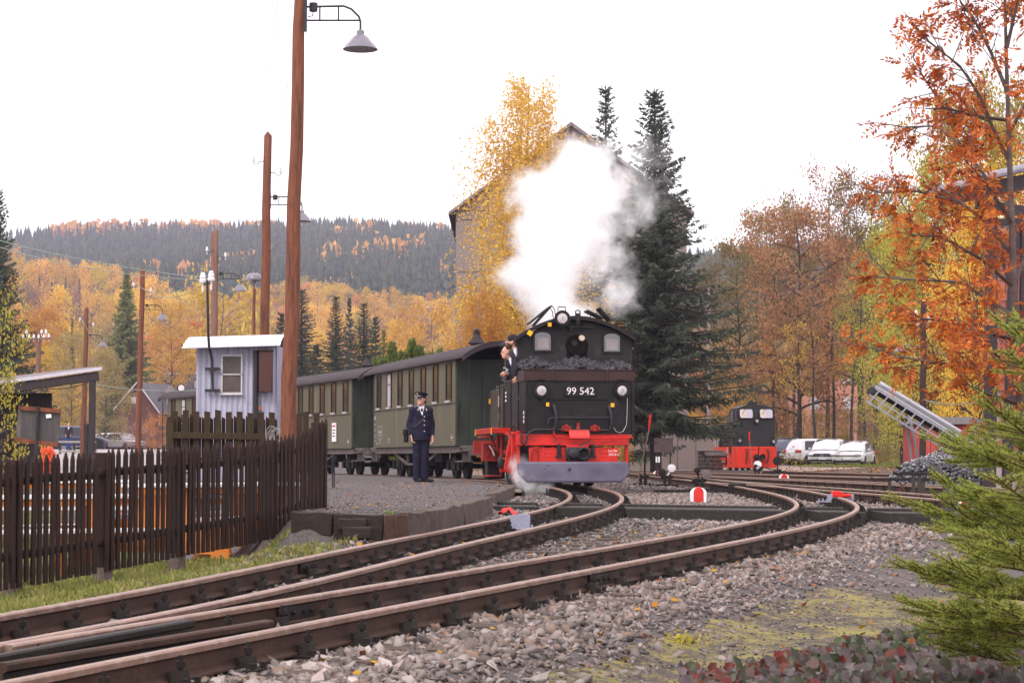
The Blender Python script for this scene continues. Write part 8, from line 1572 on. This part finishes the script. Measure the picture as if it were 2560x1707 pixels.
for i in sc_o[:300]: inst('leaf', (IMR if red[i] else [a for a, _ in IML])[i % 5], ivy, (X_[i] - ivp.x, Y_[i] - ivp.y, Z_[i] + hz_[i] - ivp.z), (tiltx[i], tilty[i], yaw_[i] * .3 - .9), float(sz_[i]))
rest = sc_o[300:]; VV = np.stack([np.array(q.v) for q in IVM])[rest % 5]; FF = np.array(IVM[0].f)
def eul(ax, ay, az): cx_, sx_, cy2, sy2, cz_, sz2 = np.cos(ax), np.sin(ax), np.cos(ay), np.sin(ay), np.cos(az), np.sin(az); z = np.zeros_like(ax); o = z + 1; A = np.stack([o, z, z, z, cx_, -sx_, z, sx_, cx_], -1).reshape(-1, 3, 3); B = np.stack([cy2, z, sy2, z, o, z, -sy2, z, cy2], -1).reshape(-1, 3, 3); C2 = np.stack([cz_, -sz2, z, sz2, cz_, z, z, z, o], -1).reshape(-1, 3, 3); return C2 @ B @ A
Rm = eul(tiltx[rest], tilty[rest], yaw_[rest] * .3 - .9); V = np.einsum('nij,nvj->nvi', Rm, VV) * sz_[rest][:, None, None] + np.stack([X_[rest] - ivp.x, Y_[rest] - ivp.y, Z_[rest] + hz_[rest] - ivp.z], -1)[:, None]; T = FF[None] + (np.arange(len(rest)) * 13)[:, None, None]
o = inst('leaves', mesh_np('leaves', V.reshape(-1, 3), T.reshape(-1, 3), [M_iv, M_ir], np.repeat(red[rest].astype(int), 12)), ivy); o['kind'] = 'stuff'
# small weeds
def weed(label, px, py, n, hgt, m_, name='weed', sp=.15, lw=.022):
    p = ground_at(px, py); t = thing(name, label, 'plant', p); r = np.random.default_rng(int(px)); c = np.stack([r.normal(0, sp, n), r.normal(0, sp, n), np.abs(r.normal(0, hgt, n)) + .01], -1); V, Q = leafquads(c, r.uniform(.6, 1.4, n) * lw, r); inst('leaves', mesh_np('leaves', V, Q, m_), t)['kind'] = 'stuff'; m = MB(); [m.cyl((0, 0, 0), tuple(c[i]), .002, .001, n=3) for i in range(0, n, max(1, n // 14))]; m.build('stems', M_bark, t); return t
weed('variegated leafy shrub growing between the spruce boughs and the cinder path', 2415, 1480, 900, .13, leafmat('variegated leaves', [(.20, .24, .07), (.34, .34, .14), (.42, .40, .22), (.14, .18, .05), (.30, .08, .03)], trans=.25), 'small_shrub', .13, .032)
weed('low yellow green weed at the edge of the ballast', 1700, 1612, 60, .03, LM_['ygreen'], sp=.05, lw=.035); weed('small weed growing beside the front platform stones', 975, 1340, 30, .03, LM_['thuja'], sp=.04, lw=.04); weed('grey green rosette weed at the foot of the left fence post', 60, 1508, 60, .04, LM_['larch'], sp=.06, lw=.04)
# ------------------------------------------------------------------ concrete building behind the birch
M_conc = mat('aggregate concrete', (.235, .19, .175), .92, var=.22, scale=26, bump=.5, dirt=(.19, .155, .145), dscale=.8, damt=.3); M_joint = mat('panel joint', (.10, .085, .085), .9)
YK = 100.0; kb = gy(1428, YK); kon = thing('concrete_building', 'tall gabled building of grey brown concrete panels behind the birch', 'building', kb); s_ = YK / F
KX = lambda px: ray(px, 1147)[0] * YK - kb.x; KZ = lambda py: P(1428, py, YK).z - kb.z
xl, xr_, ze, za_ = KX(1138), KX(1720), KZ(528), KZ(318); m = MB(); xm = (xl + xr_) / 2
m.prism([(xl, 0), (xr_, 0), (xr_, ze), (xm, za_), (xl, ze)], .06, 16); m.build('wall_core', M_joint, kon)
rows = [KZ(q) for q in (1165, 1045, 948, 815, 681, 551, 528)]; cols = np.linspace(xl, xr_, 10)
for j in range(6):
    for i in range(9):
        z0, z1 = max(0, rows[j]), rows[j + 1]; m = MB(); m.box(((cols[i] + cols[i + 1]) / 2, .0, (z0 + z1) / 2), (cols[i + 1] - cols[i] - .03, .14, z1 - z0 - .035)); m.build('panel', M_conc, kon)
M_gab = mat('gable board', (.26, .19, .165), .85, var=.12); gz = lambda x: ze + (za_ - ze) * (1 - abs(x - xm) / (xr_ - xm))
for i in range(14): a, b = xl + (xr_ - xl) * i / 14, xl + (xr_ - xl) * (i + 1) / 14 - .03; m = MB(); m.prism([(a, ze + .02), (b, ze + .02), (b, max(ze + .03, gz(b) - .02)), (a, max(ze + .03, gz(a) - .02))], -.04, .07); m.build('panel', M_gab, kon)
for sg in (-1, 1):
    m = MB(); xo = xm + sg * ((xr_ - xm) + .35); q = .35 * (za_ - ze) / (xr_ - xm); m.prism([(xm, za_), (xo, ze - q), (xo, ze - q + .16), (xm, za_ + .2)], -.45, 16.4); m.build('roof', mat('roof sheet', (.17, .14, .15), .7, var=.15), kon)
# plinth wall and kerb under the spruce
wl = thing('low_wall', 'low brown grey plinth wall at the foot of the concrete building', 'wall', gy(1640, 92)); m = MB()
for i in range(6): m = MB(); m.box((-2.0 + i * .85, 0, .95), (.83, .25, 1.9)); m.build('panel', M_conc, wl, bev=.01)
kr = gy(1640, 78); m = MB(); [m.box((-2.5 + i * 1.02 + kr.x, 78, kr.z + .04), (1.0, .25, .24)) for i in range(7)]; o = m.build('kerb', M_conc, None); o['kind'] = 'structure'
# red roofed house glimpsed through the wood
rh = gy(2120, 215); red = thing('red_house', 'reddish house wall with pale windows glimpsed through the trunks behind the car park', 'house', rh); m = MB(); m.box((0, 3, 4.5), (11, 6, 9)); m.build('wall', mat('salmon wall', (.42, .19, .13), .85, var=.1), red)
for x in (-3.5, 0, 3.5):
    for z in (3.6, 6.4): m = MB(); m.box((x, -.02, z), (1.0, .1, 1.3)); m.build('window', M_sillp, red)
# ------------------------------------------------------------------ brown house and barn
M_tb = mat('brown boards', (.115, .050, .042), .8, var=.2, scale=2); M_slate = mat('slate roof', (.105, .095, .108), .7, var=.2, scale=1.2, dirt=(.15, .13, .14), dscale=.4); M_verge = mat('pale verge', (.48, .45, .47), .6)
YG = 215.0; hb2 = gy(345, YG); hs = thing('gabled_house', 'small brown boarded house with steep slate roof left of the corrugated shed', 'house', (hb2.x, YG, 0)); q = YG / F
GX = lambda px: ray(px, 1147)[0] * YG - hb2.x; GZ = lambda py: P(345, py, YG).z
ap = (GX(342), GZ(960)); el, er = (GX(288), GZ(1024)), (GX(394), GZ(1030)); bk_ = Vector((GX(432) - er[0] + .9, 6.5, .0))
pro = [(el[0], -1.2), (er[0], -1.2), (er[0], er[1]), ap, (el[0], el[1])]; m = MB(); n = 5; m.add([(x, 0, z) for x, z in pro] + [(x + bk_.x, bk_.y, z) for x, z in pro], [tuple(range(5)), (9, 8, 7, 6, 5)] + [(i, i + 5, (i + 1) % 5 + 5, (i + 1) % 5) for i in range(5)]); m.build('wall', M_tb, hs)
for i in range(20): x = el[0] + (er[0] - el[0]) * (i + .5) / 20; zt2 = ap[1] - (ap[1] - (el[1] if x < ap[0] else er[1])) * abs(x - ap[0]) / (abs((el[0] if x < ap[0] else er[0]) - ap[0])); m = MB(); m.box((x, -.03, (zt2 - 1.2) / 2), (.12, .05, zt2 + 1.15)); m.build('board', M_tb, hs)
for a, b in ((el, ap), (ap, er)):
    m = MB(); ex = (Vector((b[0] - a[0], 0, b[1] - a[1])).normalized()) * .35; lo_, hi_ = (a, b); A_ = Vector((a[0], -.3, a[1] + .05)) - (ex if a is el else Vector()); B_ = Vector((b[0], -.3, b[1] + .05)) + (ex if b is er else Vector()); u_ = Vector((0, 0, .14)); bb = bk_ + Vector((0, .5, 0)); m.add([A_, B_, B_ + bb, A_ + bb, A_ + u_, B_ + u_, B_ + bb + u_, A_ + bb + u_], [(0, 1, 2, 3), (7, 6, 5, 4), (0, 4, 5, 1), (1, 5, 6, 2), (2, 6, 7, 3), (3, 7, 4, 0)]); rf_ = m.build('roof', M_slate, hs); m = MB(); m.bar(A_ + u_ * 1.1 - Vector((0, .03, 0)), B_ + u_ * 1.1 - Vector((0, .03, 0)), .10, .12); m.build('verge_trim', M_verge, rf_)
m = MB(); c = Vector((GX(412), 3.0, GZ(985))); m.box((c.x, c.y, c.z - .6), (.75, .75, 2.6)); m.box((c.x, c.y, c.z + .85), (.5, .5, .3)); m.build('chimney', mat('old chimney', (.22, .18, .17), .9, var=.3, scale=4), hs); m = MB(); m.box((GX(334), -.05, GZ(1000)), (.6, .06, .7)); m.build('window', M_sillp, hs)
m = MB(); m.add([(el[0] - 1.6, -1.5, -.6), (er[0] - .2, -1.5, -.4), (er[0] - .2, 0, .8), (el[0] - .3, 0, 1.5)], [(0, 1, 2, 3)]); m.build('lean_to_roof', M_slate, hs)
YD = 250.0; db = gy(440, YD); bn = thing('barn', 'long slate roofed barn behind the brown gabled house', 'barn', (db.x, YD, 0)); BX = lambda px: ray(px, 1147)[0] * YD - db.x; BZ = lambda py: P(440, py, YD).z
m = MB(); m.prism([(0, -1), (8, -1), (8, BZ(1040)), (4, BZ(935)), (0, BZ(1040))], BX(382), BX(560), lambda x, y, z: (y, x, z)); m.build('wall', M_tb, bn); m = MB(); zt3, zb3 = BZ(933) + .1, BZ(1044); m.add([(BX(378), -.3, zb3), (BX(565), -.3, zb3), (BX(565), 4, zt3), (BX(395), 4, zt3)], [(0, 1, 2, 3)]); m.build('roof', M_slate, bn); m = MB(); m.bar((BX(393), 4, zt3 + .05), (BX(565), 4, zt3 + .05), .25, .2); m.build('ridge', M_verge, bn); m = MB(); m.box((BX(488), 2.6, (zt3 * .75 + zb3 * .25)), (1.1, .9, .9)); m.build('skylight', M_verge, bn)
# low concrete barrier before the far parked cars
br = gy(180, 118); fn = thing('post_and_rail_fence', 'low grey rail fence with posts in front of the far parked cars', 'fence', (br.x, 118, 0)); z0 = P(180, 1130, 118).z
for px in (150, 185, 215, 238): m = MB(); m.box((ray(px, 1147)[0] * 118 - br.x, 0, z0 + .1), (.12, .12, 1.1)); m.build('fence_post', M_arm, fn)
for zz in (P(180, 1104, 118).z, P(180, 1128, 118).z): m = MB(); m.bar((ray(147, 1147)[0] * 118 - br.x, -.08, zz), (ray(240, 1147)[0] * 118 - br.x, -.08, zz), .06, .12); m.build('fence_rail', mat('grey rail', (.30, .27, .25), .8), fn)

# ------------------------------------------------------------------ steam
def steam(name, balls, D, label, seed, warp=.35, nscale=1.6, col=(1, 1, 1), gain=2.6, bias=.18, yscale=1.0):
    m = bpy.data.materials.new(name); m.use_nodes = True; t = m.node_tree; t.nodes.clear(); L = t.links.new; c0 = sum((Vector(b[0]) for b in balls), Vector()) / len(balls)
    tc = _n(t, 'ShaderNodeTexCoord'); n1 = _n(t, 'ShaderNodeTexNoise', Scale=nscale, Detail=3., Roughness=.6); of = _n(t, 'ShaderNodeVectorMath', operation='ADD'); of.inputs[1].default_value = (seed, seed * 2, 0); L(tc.outputs['Object'], of.inputs[0]); L(of.outputs[0], n1.inputs['Vector'])
    sb_ = _n(t, 'ShaderNodeVectorMath', operation='SUBTRACT'); sb_.inputs[1].default_value = (.5, .5, .5); L(n1.outputs['Color'], sb_.inputs[0]); ma = _n(t, 'ShaderNodeVectorMath', operation='MULTIPLY_ADD'); ma.inputs[1].default_value = (warp * 2,) * 3; L(sb_.outputs[0], ma.inputs[0]); L(tc.outputs['Object'], ma.inputs[2]); prev = None
    for c, r_, wgt in balls:
        ds_ = _n(t, 'ShaderNodeVectorMath', operation='DISTANCE'); ds_.inputs[1].default_value = Vector(c) - c0; L(ma.outputs[0], ds_.inputs[0]); q_ = _n(t, 'ShaderNodeMath', operation='MULTIPLY_ADD'); q_.inputs[1].default_value = -wgt / r_; q_.inputs[2].default_value = wgt; L(ds_.outputs['Value'], q_.inputs[0])
        if prev is None: prev = q_.outputs[0]
        else: mm = _n(t, 'ShaderNodeMath', operation='SMOOTH_MAX'); mm.inputs[2].default_value = .12; L(prev, mm.inputs[0]); L(q_.outputs[0], mm.inputs[1]); prev = mm.outputs[0]
    n2 = _n(t, 'ShaderNodeTexNoise', Scale=nscale * 2.6, Detail=5., Roughness=.62); L(ma.outputs[0], n2.inputs['Vector']); sm = _n(t, 'ShaderNodeMath', operation='MULTIPLY_ADD'); sm.inputs[1].default_value = .95; L(n2.outputs['Fac'], sm.inputs[0]); L(prev, sm.inputs[2])
    mr = _n(t, 'ShaderNodeMapRange'); mr.inputs[1].default_value = .475 + bias; mr.inputs[2].default_value = .475 + bias + 1 / gain; mr.inputs[3].default_value = 0; mr.inputs[4].default_value = 1; L(sm.outputs[0], mr.inputs[0])
    gt = _n(t, 'ShaderNodeMath', operation='GREATER_THAN'); gt.inputs[1].default_value = .0; L(prev, gt.inputs[0])
    pw = _n(t, 'ShaderNodeMath', operation='POWER'); pw.inputs[1].default_value = 1.7; L(mr.outputs[0], pw.inputs[0]); m2 = _n(t, 'ShaderNodeMath', operation='MULTIPLY'); L(pw.outputs[0], m2.inputs[0]); L(gt.outputs[0], m2.inputs[1]); m3 = _n(t, 'ShaderNodeMath', operation='MULTIPLY'); m3.inputs[1].default_value = D; L(m2.outputs[0], m3.inputs[0])
    v = _n(t, 'ShaderNodeVolumePrincipled'); v.inputs['Color'].default_value = (*col, 1); v.inputs['Anisotropy'].default_value = .0; v.inputs['Density Attribute'].default_value = ''; L(m3.outputs[0], v.inputs['Density']); o_ = _n(t, 'ShaderNodeOutputMaterial'); L(v.outputs[0], o_.inputs['Volume'])
    def f(X, Y, Z): return np.minimum.reduce([np.sqrt((X - c[0] + c0.x * 0)**2 + (Y - c[1])**2 + (Z - c[2])**2) - r_ * 1.12 for c, r_, _ in balls])
    A_ = np.array([c[:] for c, _, _ in [(Vector(b[0]), b[1], 0) for b in balls]]); rr_ = np.array([b[1] for b in balls])[:, None] * 1.2 + .1; P_, Q = surfnet(f, (A_ - rr_).min(0), (A_ + rr_).max(0), .16)
    o = inst(name, mesh_np(name, P_ - np.array(c0[:]), Q, m), None, c0); o['kind'] = 'stuff'; o['label'] = label; return o
YV = 43.6; K = YV / F
def SB(px, py, r_, w_=1.0, dy=0): return (P(px, py, YV + dy), r_ * K * 1.55, w_)
steam('steam', [SB(1385, 800, 62), SB(1375, 735, 72), SB(1335, 690, 62), SB(1390, 660, 88), SB(1370, 590, 84), SB(1435, 590, 88), SB(1395, 510, 88), SB(1470, 495, 84, .95), SB(1325, 470, 56, .85), SB(1455, 410, 72, .9), SB(1530, 460, 56, .6), SB(1555, 540, 60, .5), SB(1500, 650, 66, .7), SB(1610, 510, 80, .46), SB(1590, 410, 66, .46), SB(1290, 690, 44, .9), SB(1545, 740, 60, .6), SB(1410, 790, 70)], 6.5, 'white steam plume rising above the locomotive cab', 3.1, .55, 1.1, gain=1.4, bias=.15)
YV = 36.3; K = YV / F
steam('steam_wisp', [SB(1296, 1160, 24, .8, -.1), SB(1306, 1192, 30, .9, -.3), SB(1330, 1212, 28, .9, -.4), SB(1362, 1222, 22, .8, -.5)], 4.5, 'wisp of steam escaping at the lower left of the locomotive', 8.2, .12, 4.0)
# ------------------------------------------------------------------ haze
hz_top = 275.0; zb_ = -3.0; m = MB(); m.box((0, 850, (hz_top + zb_) / 2), (2400, 1760, hz_top - zb_)); hz = m.build('haze', bpy.data.materials.new('haze'), None, ang=0); hz['kind'] = 'stuff'
hm = hz.data.materials[0]; hm.use_nodes = True; t = hm.node_tree; t.nodes.clear(); v = _n(t, 'ShaderNodeVolumePrincipled'); v.inputs['Color'].default_value = (.76, .74, .95, 1); v.inputs['Density'].default_value = .00021; o_ = _n(t, 'ShaderNodeOutputMaterial'); t.links.new(v.outputs[0], o_.inputs['Volume'])
